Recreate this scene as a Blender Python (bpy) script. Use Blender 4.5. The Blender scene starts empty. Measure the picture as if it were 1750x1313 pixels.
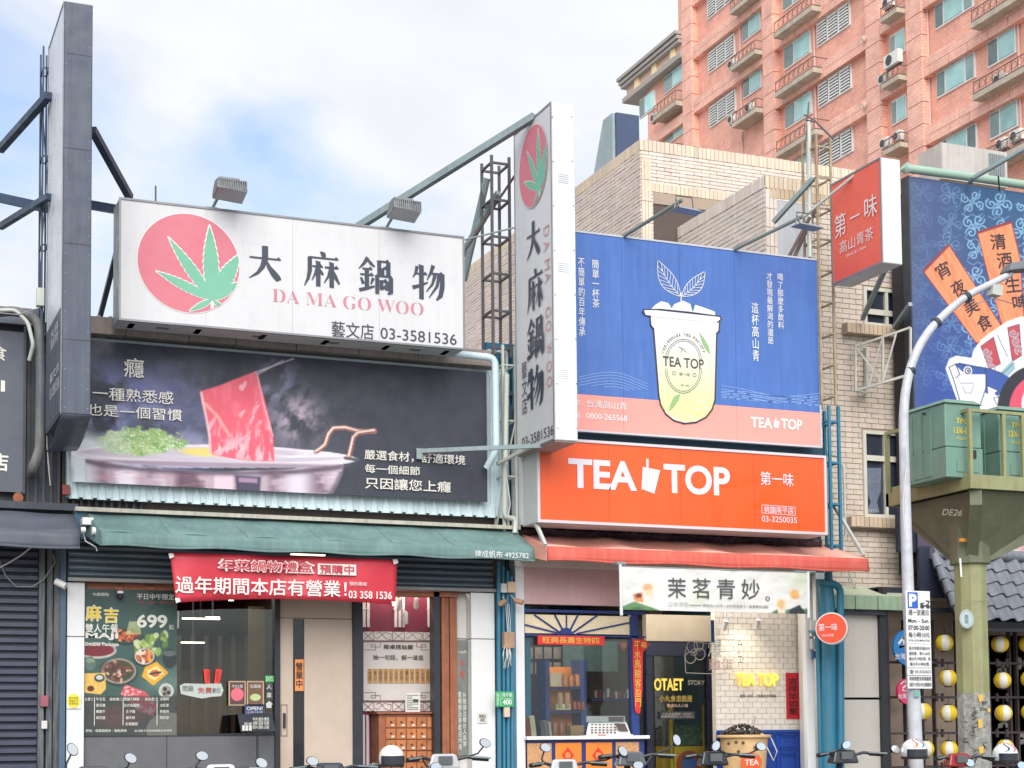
import bpy, math, random
import numpy as np
from mathutils import Vector, Matrix
random.seed(7)
# ------------------------------------------------------------------ camera
SC = bpy.context.scene
F, YAW, PITCH, ROLL, CY = 2825.77, .392520456, .0612766, -.0092681, 1087.16
CAM = np.array([0.0, -17.0, 1.3])
def _axes():
    cy, sy, cp, sp, cr, sr = math.cos(YAW), math.sin(YAW), math.cos(PITCH), math.sin(PITCH), math.cos(ROLL), math.sin(ROLL)
    fwd = np.array([sy*cp, cy*cp, sp]); right = np.array([cy, -sy, 0.0]); up = np.cross(right, fwd)
    return right*cr+up*sr, -right*sr+up*cr, fwd
AR, AU, AF = _axes()
cd = bpy.data.cameras.new('camera'); cam = bpy.data.objects.new('camera', cd); SC.collection.objects.link(cam)
cam.matrix_world = Matrix(((AR[0], AU[0], -AF[0], CAM[0]), (AR[1], AU[1], -AF[1], CAM[1]), (AR[2], AU[2], -AF[2], CAM[2]), (0, 0, 0, 1)))
cd.sensor_width = 36; cd.lens = F/1750*36; cd.shift_y = (CY-656.5)/1750; cd.clip_end = 3000; cd.clip_start = .1
SC.camera = cam
# ------------------------------------------------------------------ light
SUN_EL, SUN_AZ, SUN_STR, SKY_STR, EXPO = 37, 200, 2.0, .15, 1.08      # azimuth: direction the sun stands in, 180 = behind the camera
w = bpy.data.worlds.new('World'); SC.world = w; w.use_nodes = True
nt = w.node_tree; nt.nodes.clear()
def N(nt, t, **k):
    n = nt.nodes.new(t)
    for a, b in k.items():
        if a.startswith('i_'): n.inputs[int(a[2:]) if a[2:].isdigit() else a[2:].replace('_', ' ')].default_value = b
        else: setattr(n, a, b)
    return n
def Lk(nt, a, b): nt.links.new(a, b)
sky = N(nt, 'ShaderNodeTexSky', sky_type='NISHITA', sun_disc=False)
sky.sun_elevation = math.radians(SUN_EL); sky.sun_rotation = math.radians(SUN_AZ)
sky.air_density = 1.0; sky.dust_density = 1.0; sky.ozone_density = 1.5
tc = N(nt, 'ShaderNodeTexCoord'); mp = N(nt, 'ShaderNodeMapping'); mp.inputs['Scale'].default_value = (1, 1, 1.9); mp.inputs['Location'].default_value = (5.86, 7.1, .84)
Lk(nt, tc.outputs['Generated'], mp.inputs['Vector'])
n1 = N(nt, 'ShaderNodeTexNoise', noise_dimensions='3D'); n1.inputs['Scale'].default_value = 4.2; n1.inputs['Detail'].default_value = 7; n1.inputs['Roughness'].default_value = .5; n1.inputs['Distortion'].default_value = .35
Lk(nt, mp.outputs[0], n1.inputs['Vector'])
rp = N(nt, 'ShaderNodeValToRGB'); rp.color_ramp.elements[0].position = .33; rp.color_ramp.elements[0].color = (.12, .12, .12, 1); rp.color_ramp.elements[1].position = .52; rp.color_ramp.elements[1].color = (1, 1, 1, 1)
Lk(nt, n1.outputs['Fac'], rp.inputs[0])
n2 = N(nt, 'ShaderNodeTexNoise'); n2.inputs['Scale'].default_value = 7; n2.inputs['Detail'].default_value = 5; Lk(nt, mp.outputs[0], n2.inputs['Vector'])
rp2 = N(nt, 'ShaderNodeValToRGB'); rp2.color_ramp.elements[0].position = .3; rp2.color_ramp.elements[0].color = (2.6, 2.74, 2.95, 1); rp2.color_ramp.elements[1].position = .7; rp2.color_ramp.elements[1].color = (3.15, 3.2, 3.26, 1)
Lk(nt, n2.outputs['Fac'], rp2.inputs[0])
mx = N(nt, 'ShaderNodeMix', data_type='RGBA'); Lk(nt, rp.outputs[0], mx.inputs[0]); 
br = N(nt, 'ShaderNodeMix', data_type='RGBA', blend_type='MULTIPLY'); br.inputs[0].default_value = 1; br.inputs[7].default_value = (.74, .715, .74, 1)
Lk(nt, sky.outputs[0], br.inputs[6]); Lk(nt, br.outputs[2], mx.inputs[6]); Lk(nt, rp2.outputs[0], mx.inputs[7])
bg = N(nt, 'ShaderNodeBackground'); bg.inputs['Strength'].default_value = SKY_STR; Lk(nt, mx.outputs[2], bg.inputs['Color'])
wo = N(nt, 'ShaderNodeOutputWorld'); Lk(nt, bg.outputs[0], wo.inputs[0])
sl = bpy.data.lights.new('sun', 'SUN'); sl.energy = SUN_STR; sl.angle = math.radians(55); sl.color = (1, .955, .89)
so = bpy.data.objects.new('sun', sl); SC.collection.objects.link(so)
a, e = math.radians(SUN_AZ), math.radians(SUN_EL)
sd = Vector((math.sin(a)*math.cos(e), math.cos(a)*math.cos(e), math.sin(e)))
so.rotation_euler = sd.to_track_quat('Z', 'Y').to_euler(); so.location = (0, -30, 40)
SC.view_settings.view_transform = 'Standard'; SC.view_settings.look = 'None'; SC.view_settings.gamma = 1; SC.view_settings.exposure = EXPO
SC.view_settings.use_curve_mapping = False
SC.cycles.max_bounces = 7; SC.cycles.transparent_max_bounces = 8; SC.cycles.sample_clamp_indirect = 6
# ------------------------------------------------------------------ pixel <-> place helpers
def ray(px, py): return (px-875)/F*AR-(py-CY)/F*AU+AF
def V3(v): return Vector((float(v[0]), float(v[1]), float(v[2])))
class Pl:
    """a plane that faces the street: point, normal; U runs to the right along it, V up"""
    def __init__(s, p, n, V=(0, 0, 1)):
        s.p = np.array(p, float); s.n = np.array(n, float); s.n /= np.linalg.norm(s.n)
        v = np.array(V, float); s.U = np.cross(v, s.n); s.U /= np.linalg.norm(s.U); s.V = np.cross(s.n, s.U)
    def at(s, px, py, off=0.0):
        d = ray(px, py); t = ((s.p+s.n*off-CAM)@s.n)/(d@s.n); return CAM+d*t
def PY(y): return Pl((0, y, 0), (0, -1, 0))
def PX(x): return Pl((x, 0, 0), (-1, 0, 0))
def at(px, py, y): return PY(y).at(px, py)
def atx(px, py, x): return PX(x).at(px, py)
def proj(P):
    d = P-CAM; z = d@AF
    return 875+F*(d@AR)/z, CY-F*(d@AU)/z
def lin(v): return v/12.92 if v <= .04045 else ((v+.055)/1.055)**2.4
def C(r, g, b, k=.8): k = k+.1*(1-max(r, g, b)/255); return (lin(r/255)*k+.004, lin(g/255)*k+.004, lin(b/255)*k+.004, 1)
# ------------------------------------------------------------------ materials
MATS = {}
def mat(key, col, rough=.6, metal=0.0, var=.12, scale=3.0, streak=0.0, bump=0.0, emit=None, estr=0, spec=.5, attr=None, dirt=None, bscale=60, objvar=0):
    if key in MATS: return MATS[key]
    m = bpy.data.materials.new(key); m.use_nodes = True; t = m.node_tree; b = t.nodes['Principled BSDF']
    b.inputs['Roughness'].default_value = rough; b.inputs['Metallic'].default_value = metal; b.inputs['Specular IOR Level'].default_value = spec
    geo = N(t, 'ShaderNodeNewGeometry')
    if attr:
        ca = N(t, 'ShaderNodeVertexColor', layer_name=attr); base = ca.outputs[0]
    else:
        rgb = N(t, 'ShaderNodeRGB'); rgb.outputs[0].default_value = col; base = rgb.outputs[0]
    if var:
        n = N(t, 'ShaderNodeTexNoise'); n.inputs['Scale'].default_value = scale; n.inputs['Detail'].default_value = 6; n.inputs['Roughness'].default_value = .65
        Lk(t, geo.outputs['Position'], n.inputs['Vector'])
        mr = N(t, 'ShaderNodeMapRange'); mr.inputs[1].default_value = .3; mr.inputs[2].default_value = .7; mr.inputs[3].default_value = 1-var; mr.inputs[4].default_value = 1+var*.6
        Lk(t, n.outputs['Fac'], mr.inputs[0])
        x = N(t, 'ShaderNodeMix', data_type='RGBA', blend_type='MULTIPLY'); x.inputs[0].default_value = 1
        Lk(t, base, x.inputs[6]); Lk(t, mr.outputs[0], x.inputs[7]); base = x.outputs[2]
    if streak:
        mpn = N(t, 'ShaderNodeMapping'); mpn.inputs['Scale'].default_value = (9, 9, .7); Lk(t, geo.outputs['Position'], mpn.inputs['Vector'])
        n = N(t, 'ShaderNodeTexNoise'); n.inputs['Scale'].default_value = 1.9; n.inputs['Detail'].default_value = 8; n.inputs['Roughness'].default_value = .7
        Lk(t, mpn.outputs[0], n.inputs['Vector'])
        mr = N(t, 'ShaderNodeMapRange'); mr.inputs[1].default_value = .44; mr.inputs[2].default_value = .72; mr.inputs[3].default_value = 0; mr.inputs[4].default_value = streak
        Lk(t, n.outputs['Fac'], mr.inputs[0])
        x = N(t, 'ShaderNodeMix', data_type='RGBA'); Lk(t, mr.outputs[0], x.inputs[0]); Lk(t, base, x.inputs[6]); x.inputs[7].default_value = dirt or (.09, .075, .06, 1); base = x.outputs[2]
    if objvar:
        oi = N(t, 'ShaderNodeObjectInfo'); mr = N(t, 'ShaderNodeMapRange'); mr.inputs[3].default_value = 1-objvar; mr.inputs[4].default_value = 1+objvar*.5
        Lk(t, oi.outputs['Random'], mr.inputs[0]); x = N(t, 'ShaderNodeMix', data_type='RGBA', blend_type='MULTIPLY'); x.inputs[0].default_value = 1
        Lk(t, base, x.inputs[6]); Lk(t, mr.outputs[0], x.inputs[7]); base = x.outputs[2]
    Lk(t, base, b.inputs['Base Color'])
    if var and rough < .7 and not emit:
        n = N(t, 'ShaderNodeTexNoise'); n.inputs['Scale'].default_value = 7; n.inputs['Detail'].default_value = 5; Lk(t, geo.outputs['Position'], n.inputs['Vector'])
        mr = N(t, 'ShaderNodeMapRange'); mr.inputs[1].default_value = .3; mr.inputs[2].default_value = .7; mr.inputs[3].default_value = max(.02, rough-.12); mr.inputs[4].default_value = rough+.15; Lk(t, n.outputs['Fac'], mr.inputs[0]); Lk(t, mr.outputs[0], b.inputs['Roughness'])
    if bump:
        n = N(t, 'ShaderNodeTexNoise'); n.inputs['Scale'].default_value = bscale; n.inputs['Detail'].default_value = 4; Lk(t, geo.outputs['Position'], n.inputs['Vector'])
        bp = N(t, 'ShaderNodeBump'); bp.inputs['Strength'].default_value = bump; bp.inputs['Distance'].default_value = .02
        Lk(t, n.outputs['Fac'], bp.inputs['Height']); Lk(t, bp.outputs[0], b.inputs['Normal'])
    if emit:
        b.inputs['Emission Color'].default_value = emit; b.inputs['Emission Strength'].default_value = estr
    MATS[key] = m; return m
def glassmat(key, tint=(.9, .95, .95, 1), refl=1.0):
    if key in MATS: return MATS[key]
    m = bpy.data.materials.new(key); m.use_nodes = True; t = m.node_tree; t.nodes.clear()
    o = N(t, 'ShaderNodeOutputMaterial'); tr = N(t, 'ShaderNodeBsdfTransparent'); tr.inputs[0].default_value = tint
    g = N(t, 'ShaderNodeBsdfGlossy'); g.inputs['Roughness'].default_value = .02
    fr = N(t, 'ShaderNodeFresnel'); fr.inputs[0].default_value = 1.5
    ml = N(t, 'ShaderNodeMath', operation='MULTIPLY'); ml.inputs[1].default_value = refl; Lk(t, fr.outputs[0], ml.inputs[0])
    x = N(t, 'ShaderNodeMixShader'); Lk(t, ml.outputs[0], x.inputs[0]); Lk(t, tr.outputs[0], x.inputs[1]); Lk(t, g.outputs[0], x.inputs[2]); Lk(t, x.outputs[0], o.inputs[0])
    MATS[key] = m; return m
def pm(r, g, b, k=.8, rough=.55, var=.06, **kw):       # print / paint colour
    return mat('paint_%d_%d_%d_%d' % (r, g, b, int(rough*100)), C(r, g, b, k), rough, var=var, **kw)
# ------------------------------------------------------------------ things and meshes
ORG = {}
def thing(name, label, cat, loc=(0, 0, 0), group=None, kind=None):
    o = bpy.data.objects.new(name, None); SC.collection.objects.link(o); o.location = V3(loc); o.empty_display_size = .2
    o['label'] = label; o['category'] = cat
    if group: o['group'] = group
    if kind: o['kind'] = kind
    ORG[o.name] = V3(loc); return o
class MB:
    def __init__(s): s.v = []; s.f = []; s.c = None; s.sm = False; s.marks = []
    def _m(s): s.marks.append((len(s.v), len(s.f)))
    def grid(s, R):                    # rows of points, shared vertices
        n, k = len(s.v), len(R[0]); s.v += [tuple(map(float, p)) for r in R for p in r]
        for i in range(len(R)-1):
            for j in range(k-1): s.f.append((n+i*k+j, n+i*k+j+1, n+(i+1)*k+j+1, n+(i+1)*k+j))
        s.sm = True; return s
    def split(s, name, m, parent=None, **kw):      # one object per primitive
        out = []; mk = s.marks+[(len(s.v), len(s.f))]
        for (v0, f0), (v1, f1) in zip(mk, mk[1:]):
            q = MB(); q.v = s.v[v0:v1]; q.f = [tuple(i-v0 for i in f) for f in s.f[f0:f1]]; q.sm = s.sm; out.append(q.build(name, m, parent, **kw))
        return out
    def quad(s, a, b, c, d):
        n = len(s.v); s.v += [tuple(map(float, q)) for q in (a, b, c, d)]; s.f.append((n, n+1, n+2, n+3)); return s
    def ngon(s, pts):
        n = len(s.v); s.v += [tuple(map(float, q)) for q in pts]; s.f.append(tuple(range(n, n+len(pts)))); return s
    def box(s, x0, x1, y0, y1, z0, z1):
        return s.hexa([(x0, y0, z0), (x1, y0, z0), (x1, y1, z0), (x0, y1, z0), (x0, y0, z1), (x1, y0, z1), (x1, y1, z1), (x0, y1, z1)])
    def hexa(s, P):
        s._m(); n = len(s.v); s.v += [tuple(map(float, q)) for q in P]
        for f in ((0, 3, 2, 1), (4, 5, 6, 7), (0, 1, 5, 4), (1, 2, 6, 5), (2, 3, 7, 6), (3, 0, 4, 7)): s.f.append(tuple(n+i for i in f))
        return s
    def beam(s, a, b, w, h=None, up=(0, 0, 1)):
        a, b = V3(a), V3(b); h = h or w; d = (b-a).normalized(); u = Vector(up)
        if abs(d.dot(u)) > .98: u = Vector((0, 1, 0))
        sx = d.cross(u).normalized()*w/2; sz = sx.cross(d).normalized()*h/2
        return s.hexa([a-sx-sz, a+sx-sz, b+sx-sz, b-sx-sz, a-sx+sz, a+sx+sz, b+sx+sz, b-sx+sz])
    def tube(s, pts, r, n=8, cap=True):
        s._m(); pts = [V3(p) for p in pts]; R = r if isinstance(r, (list, tuple)) else [r]*len(pts); rings = []; u = None
        for i, p in enumerate(pts):
            d = (pts[min(i+1, len(pts)-1)]-pts[max(i-1, 0)]).normalized()
            if u is None: u = d.orthogonal().normalized()
            u = (u-d*u.dot(d)).normalized(); w_ = d.cross(u); k = len(s.v)
            for j in range(n):
                a = 2*math.pi*j/n; s.v.append(tuple(p+(u*math.cos(a)+w_*math.sin(a))*R[i]))
            rings.append(k)
        for a, b in zip(rings, rings[1:]):
            for j in range(n): s.f.append((a+j, a+(j+1) % n, b+(j+1) % n, b+j))
        if cap: s.f.append(tuple(rings[0]+j for j in range(n))[::-1]); s.f.append(tuple(rings[-1]+j for j in range(n)))
        s.sm = True; return s
    def prism(s, pts, vec):            # flat outline pushed along vec
        s._m(); n = len(s.v); k = len(pts); vec = V3(vec); pts = [V3(p) for p in pts]
        s.v += [tuple(p) for p in pts]+[tuple(p+vec) for p in pts]
        s.f.append(tuple(range(n, n+k))); s.f.append(tuple(range(n+2*k-1, n+k-1, -1)))
        for i in range(k): j = (i+1) % k; s.f.append((n+i, n+k+i, n+k+j, n+j))
        return s
    def lathe(s, prof, c, n=16, ax=None, sx=1, sy=1):       # prof: (r, h) pairs
        s._m(); c = V3(c); X, Y, Z = (Vector((1, 0, 0)), Vector((0, 1, 0)), Vector((0, 0, 1))) if ax is None else ax; base = len(s.v)
        for r, h in prof:
            for j in range(n):
                a = 2*math.pi*j/n; s.v.append(tuple(c+X*r*math.cos(a)*sx+Y*r*math.sin(a)*sy+Z*h))
        for i in range(len(prof)-1):
            for j in range(n): s.f.append((base+i*n+j, base+i*n+(j+1) % n, base+(i+1)*n+(j+1) % n, base+(i+1)*n+j))
        s.f.append(tuple(base+j for j in range(n))[::-1]); s.f.append(tuple(base+(len(prof)-1)*n+j for j in range(n)))
        s.sm = True; return s
    def build(s, name, m, parent=None, label=None, bevel=0, smooth=None, fix=False):
        me = bpy.data.meshes.new(name); og = ORG.get(parent.name, Vector()) if parent else Vector()
        me.from_pydata([(x-og.x, y-og.y, z-og.z) for x, y, z in s.v], [], s.f)
        if s.c is not None:
            at_ = me.color_attributes.new('Col', 'FLOAT_COLOR', 'POINT'); at_.data.foreach_set('color', np.asarray(s.c, dtype=np.float32).ravel())
        sm = s.sm if smooth is None else smooth
        if sm:
            me.polygons.foreach_set('use_smooth', [True]*len(me.polygons))
            try: me.set_sharp_from_angle(angle=math.radians(40))
            except Exception: pass
        me.materials.append(m); me.validate(); me.update()
        o = bpy.data.objects.new(name, me); SC.collection.objects.link(o)
        if parent: o.parent = parent
        ORG[o.name] = og
        if bevel: b = o.modifiers.new('bevel', 'BEVEL'); b.width = bevel; b.segments = 2; b.limit_method = 'ANGLE'
        if label: o['label'] = label
        return o
def single(name, mb, m, label, cat, group=None, kind=None, **k):
    o = mb.build(name, m, None, **k); o['label'] = label; o['category'] = cat
    if group: o['group'] = group
    if kind: o['kind'] = kind
    return o
def struct(name, mb, m, kind='structure', **k):
    o = mb.build(name, m, None, **k); o['kind'] = kind; return o
def rect(pl, x0, y0, x1, y1, off=0.0):      # corner pixels -> four world corners (BL, BR, TR, TL), square to the plane
    a, b = pl.at(x0, y0, off), pl.at(x1, y1, off); U, V = pl.U, pl.V; du, dv = (b-a)@U, (a-b)@V
    bl = a-V*dv; return [bl, bl+U*du, bl+U*du+V*dv, a]
def slab(mb, pl, x0, y0, x1, y1, front=0.0, depth=.03):
    r = rect(pl, x0, y0, x1, y1, front); mb.prism(r[::-1], -pl.n*depth); return mb
def slabw(mb, x0, x1, z0, z1, y0, y1): return mb.box(x0, x1, y0, y1, z0, z1)
def poly(mb, pl, pts, off=.004): mb.ngon([pl.at(x, y, off) for x, y in pts]); return mb
def ribbon(mb, pl, pts, w, off=.004, closed=False):        # thin flat stroke, width in metres
    P = [pl.at(x, y, off) for x, y in pts]
    if closed: P.append(P[0])
    for i in range(len(P)-1):
        a, b = P[i], P[i+1]; d = b-a; L = np.linalg.norm(d)
        if L < 1e-6: continue
        d = d/L; s_ = np.cross(pl.n, d)*w/2; e_ = d*w*.25
        mb.quad(a-s_-e_, b-s_+e_, b+s_+e_, a+s_-e_)
    return mb
def disc(mb, pl, cx, cy, rx, ry, off=.004, n=40):
    c = pl.at(cx, cy, off); ru = abs((pl.at(cx+rx, cy, off)-c)@pl.U); rv = abs((pl.at(cx, cy-ry, off)-c)@pl.V)
    mb.ngon([c+pl.U*ru*math.cos(2*math.pi*i/n)+pl.V*rv*math.sin(2*math.pi*i/n) for i in range(n)]); return mb
# ------------------------------------------------------------------ lettering, made in one batch at the end
TXT = []
def T(s, pl, cx, cy, w, h, m, parent, off=.006, bold=.0, rot=0, ext=0, name='lettering'):
    TXT.append((s, pl, cx, cy, w, h, m, parent, off, bold, rot, ext, name))
def vert(s): return '\n'.join(s)
def make_text():
    tmp = []
    for t in TXT:
        cu = bpy.data.curves.new('t', 'FONT'); cu.body = t[0]; asc = all(ord(q) < 0x2000 or ord(q) > 0x1d3ff for q in t[0]); cu.resolution_u = 5 if asc else 2; cu.align_x = 'CENTER'; cu.offset = t[9] if asc else 0; cu.space_line = 1.0 if '\n' in t[0] else 1; cu.fill_mode = 'FRONT' if not t[11] else 'BOTH'; cu.extrude = 0
        o = bpy.data.objects.new('t', cu); SC.collection.objects.link(o); tmp.append(o)
    dg = bpy.context.evaluated_depsgraph_get(); dg.update()
    for t, o in zip(TXT, tmp):
        s, pl, cx, cy, w_, h_, m, parent, off, bold, rot, ext, name = t
        me = bpy.data.meshes.new_from_object(o.evaluated_get(dg)); n = len(me.vertices)
        if not n: print('EMPTY TEXT', s); continue
        co = np.empty(n*3); me.vertices.foreach_get('co', co); co = co.reshape(-1, 3); lo, hi = co.min(0), co.max(0)
        c = pl.at(cx, cy, off); W = abs((pl.at(cx+w_/2, cy, off)-pl.at(cx-w_/2, cy, off))@pl.U); H = abs((pl.at(cx, cy-h_/2, off)-pl.at(cx, cy+h_/2, off))@pl.V)
        if abs(rot) == 90: W, H = H, W
        q = co-(lo+hi)/2; q[:, 0] *= W/max(hi[0]-lo[0], 1e-5); q[:, 1] *= H/max(hi[1]-lo[1], 1e-5)
        a = math.radians(rot); x = q[:, 0]*math.cos(a)-q[:, 1]*math.sin(a); y = q[:, 0]*math.sin(a)+q[:, 1]*math.cos(a)
        og = ORG.get(parent.name, Vector()) if parent else Vector()
        P = c[None, :]+x[:, None]*pl.U[None, :]+y[:, None]*pl.V[None, :]
        if ext: P0 = P
        P = P-np.array(og)[None, :]
        me.vertices.foreach_set('co', P.ravel()); me.update()
        if bold > 0 and not all(ord(q_) < 0x2000 or ord(q_) > 0x1d3ff for q_ in s):
            nl = max(len(l_) for l_ in s.split(chr(10))); e_ = bold*W/nl*.8; pv_ = [tuple(f.vertices) for f in me.polygons]; V_ = []; F_ = []
            for k_, (dx_, dy_) in enumerate(((e_, 0), (-e_, 0), (0, e_*.8), (0, -e_*.8))):
                V_.append(P+dx_*pl.U[None]+dy_*pl.V[None]+pl.n[None]*k_*.0004); F_ += [tuple(i_+k_*n for i_ in f) for f in pv_]
            me = bpy.data.meshes.new(name); me.from_pydata(np.vstack(V_).tolist(), [], F_); me.update()
        me.materials.clear(); me.materials.append(m); me.name = name
        ob = bpy.data.objects.new(name, me); SC.collection.objects.link(ob); ob.parent = parent
        if ext: sdm = ob.modifiers.new('depth', 'SOLIDIFY'); sdm.thickness = ext; sdm.offset = 0
    for o in tmp:
        cu = o.data; bpy.data.objects.remove(o); bpy.data.curves.remove(cu)
# ------------------------------------------------------------------ painted prints: a fine grid with a colour per vertex (posters and murals)
def vnoise(X, Y, seed=0):
    def h(i, j):
        n = (i*374761393+j*668265263+seed*1442695041) & 0x7fffffff; n = ((n ^ (n >> 13))*1274126177) & 0x7fffffff; return ((n ^ (n >> 16)) & 0xffff)/65535.0
    xi, yi = np.floor(X).astype(np.int64), np.floor(Y).astype(np.int64); fx, fy = X-xi, Y-yi; fx = fx*fx*(3-2*fx); fy = fy*fy*(3-2*fy)
    return (h(xi, yi)*(1-fx)+h(xi+1, yi)*fx)*(1-fy)+(h(xi, yi+1)*(1-fx)+h(xi+1, yi+1)*fx)*fy
def fbm(X, Y, s, seed=0, o=5):
    r = 0; a = .5; t = 0
    for i in range(o): r = r+a*vnoise(X/s*2**i+seed*7.3, Y/s*2**i+seed*3.1, seed+i); t += a; a *= .55
    return r/t
class Art:
    def __init__(s, X, Y, base): s.X, s.Y = X, Y; s.I = np.ones((len(X), 3))*np.array(base)/255.0
    def mix(s, c, a):
        c = np.array(c, float)/255.0; a = np.clip(a, 0, 1)[:, None]; s.I = s.I*(1-a)+c*a
    def sdpoly(s, pts):
        P = np.array(pts, float); d = np.full(len(s.X), 1e9); ins = np.zeros(len(s.X), bool)
        for i in range(len(P)):
            a, b = P[i-1], P[i]; e = b-a; t = np.clip(((s.X-a[0])*e[0]+(s.Y-a[1])*e[1])/max(e@e, 1e-9), 0, 1)
            d = np.minimum(d, np.hypot(s.X-a[0]-t*e[0], s.Y-a[1]-t*e[1]))
            c = ((a[1] > s.Y) != (b[1] > s.Y)) & (s.X < (b[0]-a[0])*(s.Y-a[1])/(b[1]-a[1]+1e-12)+a[0]); ins ^= c
        return np.where(ins, -d, d)
    def poly(s, pts, c, soft=1.0, al=1): s.mix(c, al*np.clip(.5-s.sdpoly(pts)/soft, 0, 1))
    def ell(s, cx, cy, rx, ry, c, soft=1.0, al=1, rot=0):
        a = math.radians(rot); dx, dy = s.X-cx, s.Y-cy; x = dx*math.cos(a)+dy*math.sin(a); y = -dx*math.sin(a)+dy*math.cos(a)
        s.mix(c, al*np.clip(.5-(np.hypot(x/rx, y/ry)-1)*min(rx, ry)/soft, 0, 1))
    def line(s, pts, wd, c, soft=1.0, al=1):
        d = np.full(len(s.X), 1e9)
        for a, b in zip(pts, pts[1:]):
            a, b = np.array(a, float), np.array(b, float); e = b-a; t = np.clip(((s.X-a[0])*e[0]+(s.Y-a[1])*e[1])/max(e@e, 1e-9), 0, 1)
            d = np.minimum(d, np.hypot(s.X-a[0]-t*e[0], s.Y-a[1]-t*e[1]))
        s.mix(c, al*np.clip(.5-(d-wd/2)/soft, 0, 1))
def canvas(name, pl, x0, y0, x1, y1, nx, ny, fn, parent=None, base=(0, 0, 0), off=.003, wob=0, rough=.5, k=.8, m=None):
    r = rect(pl, x0, y0, x1, y1, off); u = np.linspace(0, 1, nx+1); v = np.linspace(0, 1, ny+1); uu, vv = np.meshgrid(u, v)
    P = r[3][None]+(r[2]-r[3])[None]*uu.ravel()[:, None]+(r[0]-r[3])[None]*vv.ravel()[:, None]
    X, Y = proj(P); A = Art(X, Y, base); fn(A)
    if wob: P = P+pl.n[None]*(wob*(fbm(uu.ravel()*9, vv.ravel()*2.5, 1, 5, 3)-.5)*2)[:, None]
    I = np.clip(A.I, 0, 1); L = np.where(I <= .04045, I/12.92, ((I+.055)/1.055)**2.4)*k
    mb = MB(); mb.v = [tuple(p) for p in P]; w_ = nx+1
    mb.f = [(j*w_+i, (j+1)*w_+i, (j+1)*w_+i+1, j*w_+i+1) for j in range(ny) for i in range(nx)]
    mb.c = np.hstack([L, np.ones((len(L), 1))]); mb.sm = bool(wob)
    return mb.build(name, m or mat('print_%d' % int(rough*100), (0, 0, 0, 1), rough, attr='Col', var=.05, scale=1.5), parent)
# ================================================================== STRUCTURE
def pieces(name, parent, m, key, dims, spots, rotz=0):
    """alike pieces as separate objects sharing one mesh; dims = full size, spots = centres in world"""
    me = bpy.data.meshes.get(key)
    if me is None:
        b = MB(); x, y, z = dims[0]/2, dims[1]/2, dims[2]/2; b.box(-x, x, -y, y, -z, z)
        me = bpy.data.meshes.new(key); me.from_pydata(b.v, [], b.f); me.materials.append(m)
    og = ORG.get(parent.name, Vector()); out = []
    for s in spots:
        o = bpy.data.objects.new(name, me); SC.collection.objects.link(o); o.parent = parent; o.location = V3(s)-og; o.rotation_euler.z = rotz; out.append(o); ORG[o.name] = og+o.location
    return out
def fx(px, y=0.0, py=1150): return float(at(px, py, y)[0])
def fz(px, py, y=0.0): return float(at(px, py, y)[2])
asph = mat('asphalt', (.05, .05, .052, 1), .9, var=.3, scale=4, bump=.4)
conc = mat('concrete', (.3, .29, .27, 1), .85, var=.2, scale=5, bump=.2)
struct('ground', MB().box(-400, 400, -300, 500, -.6, -.02), conc)
struct('road', MB().box(-120, 120, -16, -5.2, -.019, 0), asph)
struct('pavement', MB().box(-120, 120, -5.0, -.6, -.018, .14), mat('paving', (.28, .26, .24, 1), .8, var=.25, scale=8))
struct('kerb', MB().box(-120, 120, -5.198, -5.002, -.018, .15), mat('kerbstone', (.4, .39, .37, 1), .8))
struct('road_marking', MB().box(-60, 60, -5.75, -5.6, .001, .004), pm(225, 225, 220))
# materials in common
M_teal = mat('teal_metal', C(40, 125, 158, .75), .45, var=.15, streak=.35, dirt=(.12, .22, .27, 1))
M_tealD = mat('teal_dark_metal', C(44, 96, 122, .7), .5, var=.2, streak=.4)
M_pale = mat('pale_blue_corrugated', C(206, 228, 236, .85), .5, var=.12, streak=.3, dirt=(.35, .4, .4, 1))
M_fas = mat('fascia_metal', C(158, 148, 142, .75), .55, var=.2, streak=.45)
M_white = mat('white_panel', C(232, 234, 236, .8), .4, var=.05, scale=2, streak=.1, dirt=(.4, .4, .38, 1))
M_offw = mat('offwhite_paint', C(222, 222, 218, .8), .5, var=.08, streak=.15, dirt=(.35, .33, .3, 1))
M_dark = mat('dark_metal', C(52, 60, 72, .7), .5, var=.2, streak=.15)
M_black = mat('black_frame', C(40, 46, 56, .6), .45, var=.1)
M_slate = mat('slate_cladding', C(84, 92, 108, .75), .45, var=.08, scale=2, streak=.1)
M_wood = mat('brown_wood', C(165, 100, 68, .75), .55, var=.25, scale=9, streak=.3, dirt=(.12, .05, .03, 1))
M_glass = glassmat('window_glass')
M_galv = mat('galvanised_pipe', C(150, 168, 172, .75), .5, metal=.2, var=.15, streak=.3)
M_rust = mat('rusted_steel', C(96, 84, 84, .7), .75, var=.35, scale=12, streak=.5, dirt=(.14, .06, .035, 1))
M_yrust = mat('yellowed_steel', C(186, 168, 142, .75), .65, var=.3, scale=10, streak=.5, dirt=(.2, .09, .04, 1))
M_pvc = mat('pvc_pipe', C(205, 212, 205, .75), .45, var=.12, streak=.3, dirt=(.3, .28, .2, 1))
M_cable = mat('cable', (.25, .25, .26, 1), .6)
M_cableW = mat('pale_cable', (.6, .6, .58, 1), .6)
M_lamp = mat('lamp_glow', (1, .9, .7, 1), .4, var=0, emit=(1, .86, .62, 1), estr=3)

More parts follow.
